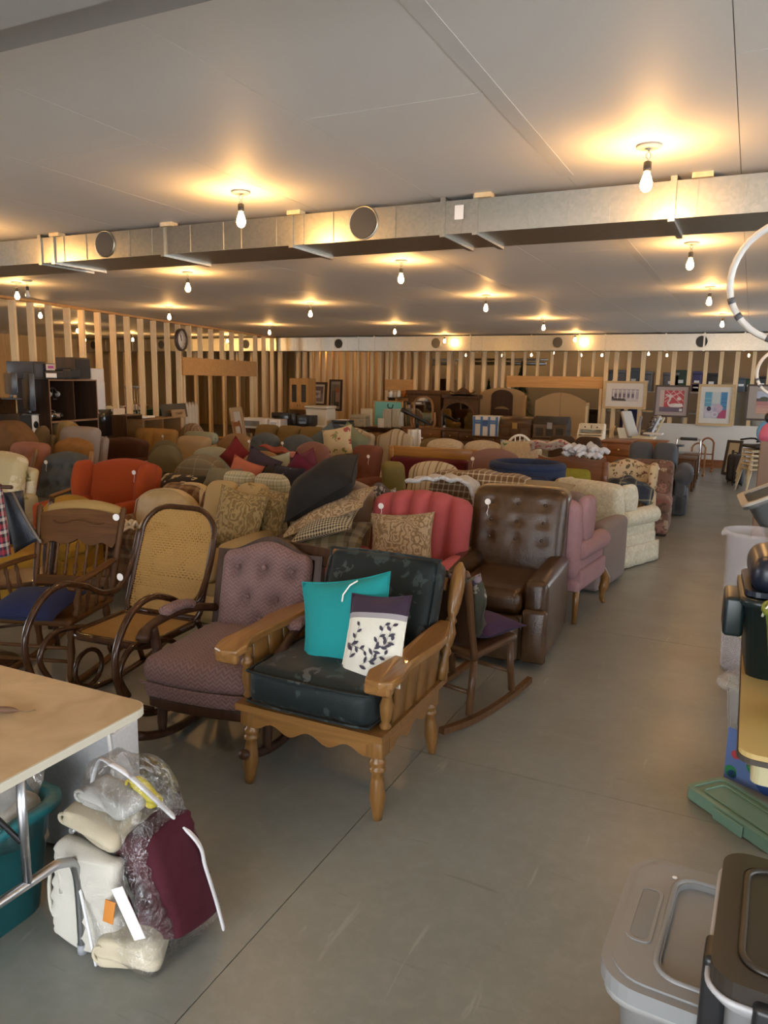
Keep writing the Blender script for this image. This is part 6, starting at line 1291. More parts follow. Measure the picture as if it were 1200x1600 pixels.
for a in (-1, 1): part('leg', tube(smooth_path([(a*w/2, .2, .45), (a*w/2, -.18, .44), (a*w/2, -.2, .0)], 4), .014, 8), CHROME, cc)
def rt(t, w, d, h, mat):
    part('top', lathe([(w/2, h-.03), (w/2, h)], 24), mat, t, smooth=False); part('pedestal', lathe([(.18, 0), (.05, .05), (.04, h-.03)], 12), BLACKM, t)
boxed('round_table', 'small round table with a black top beside the blue grey loveseat', 'table', 1042, 1068, 696, 735, 14.2, .5, BLACK, floor_=True, parts=rt)
def et(t, w, d, h, mat):
    part('table_top', cb(-w/2, w/2, -d/2, d/2, h-.03, h, .006), mat, t); part('shelf', cb(-w/2+.03, w/2-.03, -d/2+.03, d/2-.03, h*.42, h*.42+.02, .003), mat, t); part('drawer', cb(-w/2+.04, w/2-.04, -d/2+.01, -d/2+.03, h-.16, h-.035, .004), mat, t)
    for a in (-1, 1):
        for b in (-1, 1): part('leg', cb(a*(w/2-.03)-.02, a*(w/2-.03)+.02, b*(d/2-.03)-.02, b*(d/2-.03)+.02, 0, h-.03, .004), mat, t)
boxed('end_table', 'dark wooden end table behind the blue grey loveseat by the aisle', 'table', 1050, 1087, 716, 760, 13.4, .6, WALNUTZ, floor_=True, parts=et)
boxed('side_table', 'second brown end table behind the first, its front curved', 'table', 1066, 1092, 711, 744, 14.8, .5, wood('brown_curved', (.10, .045, .02), (.17, .08, .035), 'z', .4), floor_=True, parts=et)
# leaning mirror, bags and stacked chairs
x0, x1, z0, z1 = ext(1133, 1155, 688, 742, 16.3); t = thing('leaning_mirror', 'tall black framed panel leaning by the far right wall', 'mirror', ((x0+x1)/2, 16.4, 0), R(-25)); w = x1-x0+.06; h = z1
part('frame', ring([(-w/2, 0), (w/2, 0), (w/2, h), (-w/2, h)], [(-w/2+.05, .05), (w/2-.05, .05), (w/2-.05, h-.05), (-w/2+.05, h-.05)], -.02, .02), BLACK, t, M=TR((0, 0, 0), 0, R(-12)), smooth=False); part('panel', b2(-w/2+.05, w/2-.05, -.004, .008, .05, h-.05), plain('parchment', (.50, .42, .27), .6), t, M=TR((0, 0, 0), 0, R(-12)), smooth=False); part('dark_stripe', b2(-.03, .02, -.008, -.004, .05, h*.72), BLACK, t, M=TR((0, 0, 0), 0, R(-12)), smooth=False)
for i, (a, b, c_, d_, y, lb) in enumerate(((1137, 1160, 711, 752, 15.0, 'black suitcase standing before the leaning black framed panel'), (1146, 1166, 712, 754, 14.6, 'black rolling bag right of the black suitcase'))):
    def sc4(t, w, d, h, mat):
        part('body', rbox(w, d, h-.03, .05, (3, 3, 3), (.0, .02, .0)), mat, t, M=TR((0, 0, (h-.03)/2+.03))); part('handle', tube(smooth_path([(-.05, 0, h-.01), (-.04, 0, h+.03), (.04, 0, h+.03), (.05, 0, h-.01)], 3), .01, 6), BLACK, t)
        for q in (-1, 1): part('wheel', lathe([(.03, -.01), (.03, .01)], 10), BLACK, t, M=TR((q*w*.35, -d*.3, .03), ry=PI/2))
        part('pocket', rbox(w*.7, .03, h*.45, .012, (2, 1, 2)), mat, t, M=TR((0, -d/2-.02, h*.4)))
    boxed('suitcase', lb, 'suitcase', a, b, c_, d_, y, .28, plain('black_nylon', (.018, .02, .022), .6, 0, .2, 20), floor_=True, parts=sc4, group=None)
IVORY = plain('ivory_plastic', (.60, .54, .38), .45)
for k in range(5):
    t = thing('stacking_chair', ('ivory stacking chair on the floor at the bottom of the right hand stack', 'ivory stacking chair second from the bottom of the stack', 'ivory stacking chair third from the bottom of the stack', 'ivory stacking chair fourth from the bottom of the stack', 'ivory stacking chair on top of the stack')[k], 'chair', (.22, 13.9+.02*k, .075*k+.001), R(-70), 'ivory stacking chairs')
    part('seat', rbox(.46, .44, .03, .014, (3, 3, 1)), IVORY, t, M=TR((0, 0, .40)))
    part('backrest', rbox(.44, .025, .22, .012, (3, 1, 2)), IVORY, t, M=TR((0, .24, .66), 0, R(-10)))
    for a in (-1, 1): part('leg', tube(smooth_path([(a*.2, -.18, .39), (a*.22, -.22, .2), (a*.24, -.26, 0)], 3), .013, 6), IVORY, t); part('rear_leg', tube(smooth_path([(a*.21, .23, .7), (a*.2, .2, .4), (a*.24, .28, 0)], 3), .013, 6), IVORY, t)
t = thing('black_office_chair', 'black folding frame and chair parts lying on the ivory stack', 'chair', (.2, 13.95, .72), R(-60)); part('seat', rbox(.44, .4, .05, .02, (3, 3, 1)), BLACK, t, M=TR((0, 0, .05))); 
for a in (-1, 1): part('arm', tube(smooth_path([(a*.22, .2, .06), (a*.24, .05, .16), (a*.24, -.2, .14)], 3), .015, 6), BLACKM, t)
part('backrest', rbox(.42, .05, .34, .02, (3, 1, 3)), plain('dark_olive_cloth', (.05, .055, .03), .8), t, M=TR((0, .22, .22), 0, R(-20)))
t = boxed('cardboard_box', 'tall brown cardboard box at the right edge under the pink balloon bag', 'box', 1189, 1240, 690, 775, 9.6, .4, plain('brown_card', (.25, .18, .14), .85), floor_=True)
c = D(1206, 676, 9.7); t = thing('plush_bag', 'pink and blue plush bag on the tall cardboard box', 'bag', c); part('body', lumpy(.26, .22, .26, .10, 6, .01, (6, 6, 6)), plain('hot_pink', (.55, .12, .22), .5), t); part('blue_trim', tube([(.13*math.cos(a), -.02, .135*math.sin(a)) for a in np.linspace(0, 2*PI, 20)[:-1]], .03, 7, True), plain('sky_blue_plush', (.10, .28, .50), .6), t); part('dark_hood', rbox(.22, .2, .12, .05, (4, 4, 3)), BLACK, t, M=TR((.02, 0, .17)))
# high chair, quilt racks, long counter
x0, x1, z0, z1 = ext(885, 1040, 690, 720, 13.6)
def LT(name, label, px0, px1, py, y, d, mat, parts=None, cat='table'):
    return boxed(name, label, cat, px0, px1, py, 720, y, d, mat, floor_=True, parts=parts or table_parts())
LT('long_counter', 'long red brown wooden counter at the back, left of the white lower wall', 882, 986, 688, 13.6, .8, REDW, drawers(3, 3))
LT('low_chest', 'low red brown chest at the right end of the long counter', 988, 1040, 690, 14.0, .6, wood('rusty_chest', (.24, .09, .035), (.34, .14, .055), 'x', .4), drawers(3, 1))
c = D(985, 688, 14.0); t = thing('high_chair', 'cream folding high chair with a padded back behind the long counter', 'chair', (c.x, 14.9, 0)); s = c.z-.02
part('seat_pad', rbox(.40, .40, .05, .02, (3, 3, 1)), CREAMP, t, M=TR((.12, 0, s+.02))); part('backrest', rbox(.30, .06, .52, .028, (3, 1, 4)), plain('pale_grey_pad', (.40, .38, .34), .7), t, M=TR((-.16, .0, s+.26), R(60), R(-24)))
for a in (-1, 1): part('leg', tube([(.1, a*.16, s), (.32, a*.2, 0)], .016, 6), CREAMP, t); part('rear_leg', tube([(0, a*.16, s), (-.25, a*.2, 0)], .016, 6), CREAMP, t)
part('tray', rbox(.34, .30, .03, .013, (2, 2, 1)), WHITEP, t, M=TR((.28, 0, s+.10)))
c = D(950, 672, 15.5)
for k, (px, top, mat, lb) in enumerate(((1016, 652, floral('dark_weave', (.05, .045, .05), [(.45, .42, .38)], 30, .4), 'folded bed rail with a black and white woven cover, leaning right of the high chair'), (1023, 650, plain('silver_slats', (.42, .43, .45), .4), 'silver slatted frame leaning behind the woven covered rail'), (1029, 652, wood('slat_tan', (.42, .32, .19), (.52, .41, .26), 'z', .5), 'tan wooden slat leaning beside the silver frame'))):
    a = D(px+6, top, 16.6+.1*k); t = thing('leaning_rail', lb, 'rail', (a.x-.42, 16.4+.1*k, 0)); m = Vector((a.x, 16.75+.1*k, a.z))-Vector(t.location)
    part('rail', rbox(.13, .06, m.length, .02, (1, 1, 6)), mat, t, M=along((0, 0, 0), m)@TR((0, 0, m.length/2)))
    if k == 1:
        for q in range(10): part('slat', b2(-.075, .075, -.045, -.035, .08+q*.12, .13+q*.12), WHITE, t, M=along((0, 0, 0), m), smooth=False)
for k, (px, py, q, lb) in enumerate(((1003, 650, 985, 'grey wooden easel leg leaning left of the woven rail'), (962, 665, 940, 'thin wooden pole leaning at the left of the high chair'), (975, 668, 990, 'pale wooden ironing board standing behind the high chair'))):
    a = D(px, py, 16.9); b = D(q, 700, 16.4); t = thing(('easel', 'pole', 'ironing_board')[k], lb, ('easel', 'pole', 'ironing board')[k], (b.x, 16.4, 0)); v = Vector((a.x-b.x, .4, a.z)); part('board', rbox((.06, .05, .30)[k], .03, v.length, .012, (2, 1, 6)), (GREY, PINE, CREAMP)[k], t, M=along((0, 0, 0), v)@TR((0, 0, v.length/2)))
    part('foot', rbox(.2, .05, .03, .012, (2, 1, 1)), (GREY, PINE, CREAMP)[k], t, M=TR((0, 0, .016)))
# cream writing hutch, three trunks and what they stand on
LT('sideboard', 'long dark sideboard carrying the trunks', 738, 884, 684, 14.6, .6, WALNUT, drawers(2, 4))
LT('grey_chest', 'grey green painted chest behind the hoop back chair', 806, 872, 690, 13.9, .45, plain('grey_green_paint', (.26, .28, .25), .5), drawers(2, 2))
def trunk(dome, strap, plate):
    def f(t, w, d, h, mat):
        bh = h*(.62 if dome else .72); part('body', cb(-w/2, w/2, -d/2, d/2, 0, bh, .008, 2), mat, t)
        if dome:
            P = [(-d/2, bh)]+[(-d/2*math.cos(a), bh+(h-bh)*math.sin(a)) for a in np.linspace(0, PI, 12)]+[(d/2, bh)]; part('lid', prism(P, -w/2, w/2, 'x'), mat, t)
        else: part('lid', cb(-w/2-.004, w/2+.004, -d/2-.004, d/2, bh+.002, h, .008, 2), mat, t)
        for q in (-1, -.33, .33, 1): part('strap', b2(q*(w/2-.03)-.025, q*(w/2-.03)+.025, -d/2-.010, -d/2-.002, 0, h*.97 if not dome else bh), strap, t, smooth=False)
        for z in (.015, bh-.02, bh+.025 if not dome else bh-.05): part('strap', b2(-w/2, w/2, -d/2-.014, -d/2-.009, z-.015, z+.02), strap, t, smooth=False)
        part('lock', b2(-.05, .05, -d/2-.022, -d/2-.012, bh-.08, bh+.04), plate, t, smooth=False)
        for q in (-1, 1): part('handle', tube(smooth_path([(q*(w/2), -.08, bh*.6), (q*(w/2+.03), -.06, bh*.55), (q*(w/2+.03), .06, bh*.55), (q*(w/2), .08, bh*.6)], 3), .012, 6), strap, t)
    return f
def sideboard_top(px): return D(px, 684, 14.6).z
for lb, a, b, top, m, st, pl, dm, y in (('white trunk with blue straps standing on the dark sideboard', 739, 779, 650, plain('trunk_white', (.62, .60, .54), .5), plain('trunk_blue', (.07, .16, .36), .5), plain('trunk_lock', (.05, .10, .24), .4), False, 14.68), ('brown leather domed trunk between the white and the slatted trunk', 781, 830, 651, leather('trunk_leather', (.085, .042, .018)), WALNUT, BRASS, True, 14.70), ('dark weathered trunk with wooden slats, right of the brown domed one', 834, 886, 651, plain('weathered_black', (.045, .038, .032), .7, 0, .3, 12), wood('slat_grey', (.12, .085, .055), (.18, .13, .085), 'x', .6), STEEL, True, 14.72)):
    boxed('luggage_chest', lb, 'trunk', a, b, top, 684.4, y, .42, m, parts=trunk(dm, st, pl))
def hutch(t, w, d, h, mat):
    P = [(-d/2, 0), (d/2, 0), (d/2, h), (-d/2+.16, h), (-d/2+.12, h*.72), (-d/2+.02, h*.38)]
    for a in (-1, 1): part('side_panel', prism(P, a*w/2-.012, a*w/2+.012, 'x'), mat, t, smooth=False)
    for z, q in ((.0, 0), (.36, .02), (.68, .1), (.97, .15)): part('shelf', b2(-w/2, w/2, -d/2+q, d/2, h*z, h*z+.02), mat, t, smooth=False)
    part('back_panel', b2(-w/2, w/2, d/2-.012, d/2, 0, h), mat, t, smooth=False)
    for z, q in ((.18, .0), (.84, .14)):
        for a in (-.25, .25): dr = part('drawer', cb(a*w-w*.23, a*w+w*.23, -d/2+q-.005, -d/2+q+.02, h*z-h*.12, h*z+h*.11, .004), mat, t); part('knob', lathe([(.001, .02), (.014, .018), (.006, 0)][::-1], 8), BLACK, dr, M=TR((a*w, -d/2+q-.005, h*z), rx=PI/2))
boxed('writing_hutch', 'small cream writing hutch with black knobs on the long counter', 'hutch', 903, 941, 664, 688.3, 13.75, .35, CREAMP, parts=hutch)
# wardrobes and headboards seen from behind
BACKB = plain('hardboard', (.36, .235, .11), .75)
def wardrobe(t, w, d, h, mat):
    for a in (-1, 1):
        P = [(0, 0), (a*w/2-a*.006, 0), (a*w/2-a*.006, h*.86)]+[(a*w/2*(1-k/8)-a*.003*(1-k/8), h*(.86+.12*math.sin(k/8*PI/2))) for k in range(1, 9)]; P[-1] = (a*.003, P[-1][1]); P[0] = (a*.003, 0); part('panel', prism(P, -d/2, -d/2+.03), mat, t, smooth=False)
    part('body', b2(-w/2+.02, w/2-.02, -d/2+.03, d/2, 0, h*.84), mat, t, smooth=False); part('brace', b2(w/2-.01, w/2+.03, -d/2+.02, -d/2+.06, h*.35, h*.8), PINE, t, smooth=False)
boxed('wardrobe_back', 'tan wardrobe with an arched two panel back standing in the far doorway', 'wardrobe', 837, 917, 611, 735, 17.0, .5, BACKB, floor_=True, parts=wardrobe)
def hbrd(t, w, d, h, mat):
    P = [(-w/2, 0), (w/2, 0), (w/2, h*.88)]+[(w/2*math.cos(a), h*(.90+.10*math.sin(a))) for a in np.linspace(.25, PI-.25, 14)]+[(-w/2, h*.88)]; part('panel', prism(P, -d/2, d/2), mat, t, smooth=False)
    for a in (-1, 1): part('post', cb(a*w/2-.04, a*w/2+.04, -d/2-.02, d/2+.02, 0, h*.9, .008), mat, t)
boxed('bed_headboard', 'tan backed headboard leaning on the far wall studs', 'headboard', 752, 820, 606, 735, 17.2, .06, BACKB, floor_=True, parts=hbrd)
def hb2(t, w, d, h, mat):
    o = [(-w/2, 0), (w/2, 0), (w/2, h*.9)]+[(w/2*math.cos(a), h*(.9+.1*math.sin(a))) for a in np.linspace(.2, PI-.2, 12)]+[(-w/2, h*.9)]; i = [(x*.72, h*.5+(z-h*.5)*.55) for x, z in o]; part('frame', ring(o, [(x*.8, .06*h+z*.70) for x, z in o], -d/2, d/2), mat, t, smooth=False)
    part('arch_panel', prism([(x*.8, h*.60+z*.12) for x, z in o], -.01, .01), mat, t, smooth=False); part('lower_panel', b2(-w*.4, w*.4, -.01, .01, h*.3, h*.45), mat, t, smooth=False)
boxed('bed_end', 'dark wooden bed end leaning on the tan headboard', 'headboard', 768, 801, 609, 735, 17.05, .06, DARKW, floor_=True, parts=hb2)
# hutches and mirrors in the middle
def armoire(t, w, d, h, mat):
    part('body', b2(-w/2+.02, w/2-.02, -d/2+.02, d/2, .08, h-.1), mat, t, smooth=False); part('cornice', cb(-w/2-.03, w/2+.03, -d/2-.02, d/2, h-.1, h, .012), mat, t); part('plinth', b2(-w/2, w/2, -d/2, d/2, 0, .08), mat, t, smooth=False)
    for a in (-1, 1): dr = part('door', cb(a*w/4-w*.22, a*w/4+w*.22, -d/2-.002, -d/2+.02, .6, h-.14, .006), mat, t); part('knob', lathe([(.001, .02), (.014, .018), (.006, 0)][::-1], 8), BRASS, dr, M=TR((a*.04, -d/2-.002, h*.55), rx=PI/2))
    for a in (-1, 1): part('drawer', cb(a*w/4-w*.22, a*w/4+w*.22, -d/2-.002, -d/2+.02, .12, .56, .006), mat, t)
boxed('wooden_armoire', 'dark wooden armoire behind the oval mirror', 'armoire', 636, 690, 610, 740, 17.0, .5, wood('armoire_brown', (.085, .04, .016), (.14, .065, .026), 'z', .4), floor_=True, parts=armoire)
boxed('wooden_armoire', 'dark hutch with a carved crest behind the rounded mirror', 'hutch', 692, 748, 616, 740, 17.0, .5, WALNUTZ, floor_=True, parts=armoire)
c = D(720, 614, 16.8); t = thing('carved_crest', 'carved wooden crest on top of the dark hutch', 'crest', (c.x, 16.95, D(720, 616, 17.0).z)); part('crest', prism([(-.40, 0), (.40, 0)]+[(x, .10+.06*math.cos(x*11)-.10*abs(x)/.4) for x in np.linspace(.40, -.40, 21)], -.03, .03), WALNUT, t, smooth=False); part('scroll', tube([(x, -.035, .06+.03*math.cos(x*16)) for x in np.linspace(-.32, .32, 20)], .014, 6), WALNUT, t)
LT('mirror_dresser', 'brown dresser with the oval mirror behind the telescope', 628, 690, 668, 15.6, .55, wood('dresser_brown', (.16, .07, .026), (.24, .11, .042), 'x', .4), drawers(3, 2), 'dresser')
LT('low_dresser', 'dark dresser under the rounded mirror', 690, 745, 672, 15.6, .55, WALNUT, drawers(3, 2), 'dresser')
def oval_mirror(label, px, y, mat, shape, name='standing_mirror'):
    x0, x1, z0, z1 = ext(*px, y); w, h = x1-x0, z1-z0; t = thing(name, label, 'mirror', ((x0+x1)/2, y, z0)); n = 40
    if shape == 'arch': o = [(-w/2, 0), (w/2, 0)]+[(w/2*math.cos(a), h*.45+h*.55*math.sin(a)) for a in np.linspace(0, PI, 18)]
    else: o = srect(w, h, w*.45, 8, w*.2)
    i = [(x*.86, h*.5+(z-h*.5)*.90) for x, z in o]
    part('frame', ring(o, i, -.025, .02), mat, t, smooth=False); part('mirror_plate', prism(i, -.004, .006), MIRROR, t, smooth=False); part('backing', prism(i, .008, .018), DUSTY, t, smooth=False)
    if shape != 'arch':
        for a in (-1, 1): part('support_post', tube(smooth_path([(a*w*.5, .0, .0), (a*w*.58, .0, h*.15), (a*w*.54, .0, h*.5)], 4), .03, 8), mat, t)
    return t
oval_mirror('oval wooden swing mirror on the brown dresser', (646, 678, 619, 668), 15.75, wood('mirror_oak', (.26, .13, .045), (.36, .19, .07), 'z', .35), 'oval')
oval_mirror('wide rounded mirror in a dark frame on the dark dresser', (688, 745, 627, 671.7), 15.8, WALNUTZ, 'arch')
TQ = plain('turquoise_reflection', (.16, .50, .45), .4, 0, .03)  # opaque turquoise and dark curl painted in place of this mirror's reflection
x0, x1, z0, z1 = ext(581, 627, 626, 668, 16.2); t = thing('turquoise_mirror', 'mirror with a turquoise reflection and dark curl painted on, in a wooden frame', 'panel', ((x0+x1)/2, 16.3, z0)); w, h = x1-x0, z1-z0
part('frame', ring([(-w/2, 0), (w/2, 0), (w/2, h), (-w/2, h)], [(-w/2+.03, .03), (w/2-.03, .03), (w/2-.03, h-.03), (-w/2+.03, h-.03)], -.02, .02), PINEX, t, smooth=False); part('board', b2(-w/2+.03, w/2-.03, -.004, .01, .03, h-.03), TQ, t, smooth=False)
part('reflected_curl', tube([(.06+.07*math.cos(a), -.006, h-.12+.06*math.sin(a)) for a in np.linspace(2.4, 5.6, 14)]+[(.13, -.006, h-.09)], .014, 6), plain('reflected_curl_paint', (.02, .05, .06), .5), t)
x0, x1, z0, z1 = ext(628, 645, 627, 668, 16.3); t = thing('narrow_mirror', 'narrow mirror beside the turquoise mirror', 'mirror', ((x0+x1)/2, 16.4, z0)); w, h = x1-x0, z1-z0; part('mirror_plate', b2(-w/2+.015, w/2-.015, -.006, .0, .015, h-.015), MIRROR, t, smooth=False); part('frame', ring([(-w/2, 0), (w/2, 0), (w/2, h), (-w/2, h)], [(-w/2+.02, .02), (w/2-.02, .02), (w/2-.02, h-.02), (-w/2+.02, h-.02)], -.015, .015), WALNUTZ, t, smooth=False); part('backing', b2(-w/2+.01, w/2-.01, .002, .014, .01, h-.01), DUSTY, t, smooth=False)
LT('display_table', 'dark table carrying the turquoise mirror and the white towels', 540, 628, 668, 15.9, .75, DARKW)
for i, (a, b, top, lb) in enumerate(((598, 612, 641, 'white pleated towel stack in front of the turquoise mirror, left one'), (613, 627, 641, 'white pleated towel stack in front of the turquoise mirror, right one'), (590, 600, 655, 'small white box left of the pleated towels'))):
    def tw(t, w, d, h, mat):
        V, F = rbox(w, d, h, .02, (16, 2, 4)); V[:, 2] += h/2; V[:, 1] -= (V[:, 1] < 0)*.012*np.sin(V[:, 0]*90); part('cloth', (V, F), mat, t); part('fold', rbox(w*.96, d*.8, .03, .012, (4, 2, 1)), mat, t, M=TR((0, 0, h+.012)))
    if i < 2: boxed('pleated_towel', lb, 'towel', a, b, top, 668.3, 16.0, .16, fabric('off_white_towel', (.56, .54, .46), .06), parts=tw)
    else: boxed('small_box', lb, 'box', a, b, top, 668.3, 16.0, .16, WHITE, bev=.008, extra=lambda t, w, d, h: part('lid', cb(-w/2-.005, w/2+.005, -d/2-.005, d/2+.005, h, h+.02, .004), WHITE, t))
# telescope
a = D(628, 640, 15.0); b = D(674, 664, 15.0); ft = D(652, 668, 15.0); ts_ = thing('telescope', 'black telescope on a white tripod before the oval mirror', 'telescope', (ft.x, 15.0, 0)); A = a-Vector(ts_.location); B_ = b-Vector(ts_.location); L = (B_-A).length
part('tube', lathe([(.04, 0), (.055, 0), (.055, .16), (.038, .17), (.036, L*.8), (.025, L*.82), (.022, L), (.001, L)], 16), BLACK, ts_, M=along(A, B_)); part('eyepiece', lathe([(.02, 0), (.025, .09)], 10), BLACK, ts_, M=along(B_, B_+Vector((.05, 0, .12)))); part('mount', tube([(A+B_)/2+Vector((.0, 0, -.02)), (0, 0, ft.z-.02)], .04, 10), BLACK, ts_)
for q in (-1, 0, 1): part('leg', tube([(0, 0, ft.z-.02), (q*.22, -.2 if q else .25, 0)], .022, 8), WHITEP, ts_)
part('tripod_tray', lathe([(.14, .62), (.14, .64)], 3), WHITEP, ts_, M=TR((0, 0, -.10)))
# two pictures, glazed cupboard, appliances
picture('picture of flowers in a dark carved frame behind the white box', ((481, 596), (512, 598), (509, 634), (478, 634)), 16.9, plain('carved_brown', (.055, .03, .018), .5), .06, (.60, .57, .47), [('r', 0, 0, .55, 1, (.26, .20, .17)), ('r', .35, .5, 1, 1, (.15, .10, .09)), ('r', .3, .25, .8, .72, (.50, .46, .40)), ('e', .5, .5, .12, .1, (.2, .16, .13)), ('e', .66, .52, .08, .08, (.3, .24, .2)), ('l', [(.55, .3), (.55, .5)], .03, (.2, .15, .12))], .1, bg=(.22, .17, .15), lean=6)
picture('tall narrow abstract picture in a dark frame right of the flower picture', ((515, 593), (535, 593), (534, 642), (514, 642)), 17.2, plain('brown_black', (.04, .024, .016), .45), .05, (.33, .28, .22), [('r', 0, .7, .45, 1, (.16, .13, .10)), ('r', .45, .62, 1, .86, (.34, .12, .06)), ('r', .5, .2, 1, .62, (.36, .22, .14)), ('r', 0, .1, .5, .7, (.10, .08, .06)), ('r', .3, 0, 1, .2, (.07, .06, .05)), ('l', [(.2, 0), (.2, 1)], .03, (.42, .36, .28))], .1, bg=(.2, .15, .11), lean=3)
x0, x1, z0, z1 = ext(455, 477, 591, 640, 15.9); zz = D(465, 664, 15.9).z
gc = thing('glazed_cupboard', 'honey oak cupboard with two glass doors, on the white box stand', 'cupboard', ((x0+x1)/2-.02, 16.15, z0), R(12)); w, h, d = x1-x0+.08, z1-z0, .55
part('body', ring([(-w/2, 0), (w/2, 0), (w/2, h), (-w/2, h)], [(-w/2+.02, .02), (w/2-.02, .02), (w/2-.02, h-.02), (-w/2+.02, h-.02)], -d/2, d/2), HONEY, gc, smooth=False); part('back_panel', b2(-w/2+.02, w/2-.02, d/2-.02, d/2-.005, .02, h-.02), HONEY, gc, smooth=False)
for a in (-1, 1):
    dr = part('door', ring([(a*w/4-w*.245, .02), (a*w/4+w*.245, .02), (a*w/4+w*.245, h-.02), (a*w/4-w*.245, h-.02)], [(a*w/4-w*.13, h*.24), (a*w/4+w*.13, h*.24), (a*w/4+w*.13, h*.80), (a*w/4-w*.13, h*.80)], -d/2-.022, -d/2-.002), HONEY, gc, smooth=False)
    part('pane', b2(a*w/4-w*.13, a*w/4+w*.13, -d/2-.014, -d/2-.010, h*.24, h*.80), glass_clear('dark_glass', (.06, .06, .06), .75, .05), dr, smooth=False); part('handle', tube(smooth_path([(a*.03, -d/2-.022, h*.10), (a*.035, -d/2-.05, h*.13), (a*.03, -d/2-.022, h*.17)], 3), .006, 6), BLACKM, dr)
for q in (.36, .62): part('shelf', b2(-w/2+.02, w/2-.02, -d/2+.01, d/2-.02, h*q, h*q+.015), HONEY, gc, smooth=False)
sb_ = thing('cupboard_stand', 'brown stand under the honey oak cupboard', 'cabinet', ((x0+x1)/2-.02, 16.2, 0), R(12)); part('body', cb(-w/2-.03, w/2+.03, -.3, .3, 0, z0-.002, .006), WALNUTZ, sb_); part('door', cb(-w/2, w/2, -.315, -.30, .1, z0-.1, .004), WALNUTZ, sb_)
LT('appliance_bench', 'long brown bench carrying the microwaves', 372, 478, 671, 14.8, .6, WALNUT)
def mw(screen, framec, keys=True):
    def f(t, w, d, h, mat):
        part('body', cb(-w/2, w/2, -d/2, d/2, .012, h, .012, 2), mat, t); part('door', cb(-w/2+.01, w/2*.62, -d/2-.018, -d/2, .03, h-.015, .006), framec, t); part('window', b2(-w/2+.06, w/2*.42, -d/2-.021, -d/2-.018, .08, h-.07), screen, t, smooth=False)
        part('handle', tube(smooth_path([(w/2*.52, -d/2-.018, .07), (w/2*.56, -d/2-.05, h*.35), (w/2*.56, -d/2-.05, h*.65), (w/2*.52, -d/2-.018, h-.06)], 3), .008, 6), framec, t); part('control_panel', cb(w/2*.66, w/2-.012, -d/2-.010, -d/2, .03, h-.015, .004), framec, t)
        for a in (-1, 1): part('foot', lathe([(.015, 0), (.015, .013)], 8), BLACK, t, M=TR((a*w*.4, 0, 0)))
    return f
boxed('toaster_oven', 'white toaster oven on the appliance bench, in front of the pale leaning frame', 'oven', 379, 417, 653, 671.3, 14.9, .35, WHITE, parts=mw(plain('oven_glass', (.24, .23, .21), .2), WHITE))
boxed('microwave_oven', 'small white microwave right of the toaster oven', 'microwave', 420, 438, 655, 671.3, 14.9, .32, WHITE, parts=mw(plain('grey_mesh_glass', (.36, .36, .33), .25), WHITE))
boxed('microwave_oven', 'wide black microwave behind the small white one', 'microwave', 424, 462, 645, 671.3, 15.22, .18, BLACK, parts=mw(SCREEN, BLACK))
boxed('microwave_oven', 'smaller black microwave right of the wide one, above the brown box', 'microwave', 464, 486, 649, 667.3, 14.95, .3, BLACK, parts=mw(SCREEN, BLACK))
boxed('wooden_box', 'low honey brown box under the smaller black microwave', 'box', 461, 487, 667.5, 725, 14.9, .4, HONEY, floor_=True, parts=drawers(2, 1))
boxed('white_cabinet', 'plain white low cabinet right of the honey brown box', 'cabinet', 489, 513, 665, 725, 15.2, .5, WHITE, floor_=True, parts=drawers(3, 1, WHITE))
def bigbox(t, w, d, h, mat):
    part('body', cb(-w/2, w/2, -d/2, d/2, 0, h*.86, .03, 2), mat, t); part('lid', cb(-w/2-.02, w/2+.02, -d/2-.03, d/2+.02, h*.86, h, .03, 2), mat, t); part('seam', b2(-w/2-.003, w/2+.003, -d/2-.004, -d/2, h*.80, h*.84), plain('shadow_line', (.4, .38, .33), .6), t, smooth=False)
boxed('bread_bin', 'large off white lidded box on the white cabinet', 'box', 477, 510, 634, 665.2, 15.25, .45, plain('off_white', (.58, .54, .44), .45), parts=bigbox)
LT('office_desk', 'dark brown desk with office machines right of the off white box', 514, 560, 672, 15.0, .6, DARKW)
def printer(t, w, d, h, mat):
    part('body', cb(-w/2, w/2, -d/2, d/2, 0, h*.72, .015, 2), mat, t); part('scanner_lid', cb(-w/2+.01, w/2-.01, -d/2+.02, d/2, h*.74, h, .012, 2), mat, t); part('paper_tray', cb(-w/2+.05, w/2-.05, -d/2-.10, -d/2, .03, .06, .006), mat, t); part('panel', b2(w*.1, w*.4, -d/2-.004, -d/2, h*.45, h*.62), GREY, t, smooth=False)
PUTTY = plain('putty_plastic', (.42, .38, .28), .5)
boxed('desktop_printer', 'putty coloured printer on the dark table, left of the turquoise mirror', 'printer', 546, 571, 648, 668.3, 16.0, .4, PUTTY, parts=printer)
boxed('desktop_printer', 'black printer on the office desk with white paper on top', 'printer', 516, 541, 657, 672.3, 15.1, .4, BLACK, parts=printer, extra=lambda t, w, d, h: part('paper', b2(-w*.3, w*.3, -d*.3, d*.3, h+.002, h+.012), PAPER, t, smooth=False))
def sewing(t, w, d, h, mat):
    part('base', cb(-w/2, w/2, -d/2, d/2, 0, h*.2, .012, 2), mat, t); part('pillar', cb(w*.22, w*.46, -d/2, d/2, h*.2, h*.9, .02, 2), mat, t); part('arm', cb(-w*.42, w*.46, -d/2+.01, d/2-.01, h*.62, h, .03, 2), mat, t); part('head', cb(-w*.44, -w*.22, -d/2, d/2, h*.4, h*.66, .015, 2), mat, t); part('hand_wheel', lathe([(.05, 0), (.05, .03)], 14), GREY, t, M=TR((w*.47, 0, h*.75), ry=PI/2))
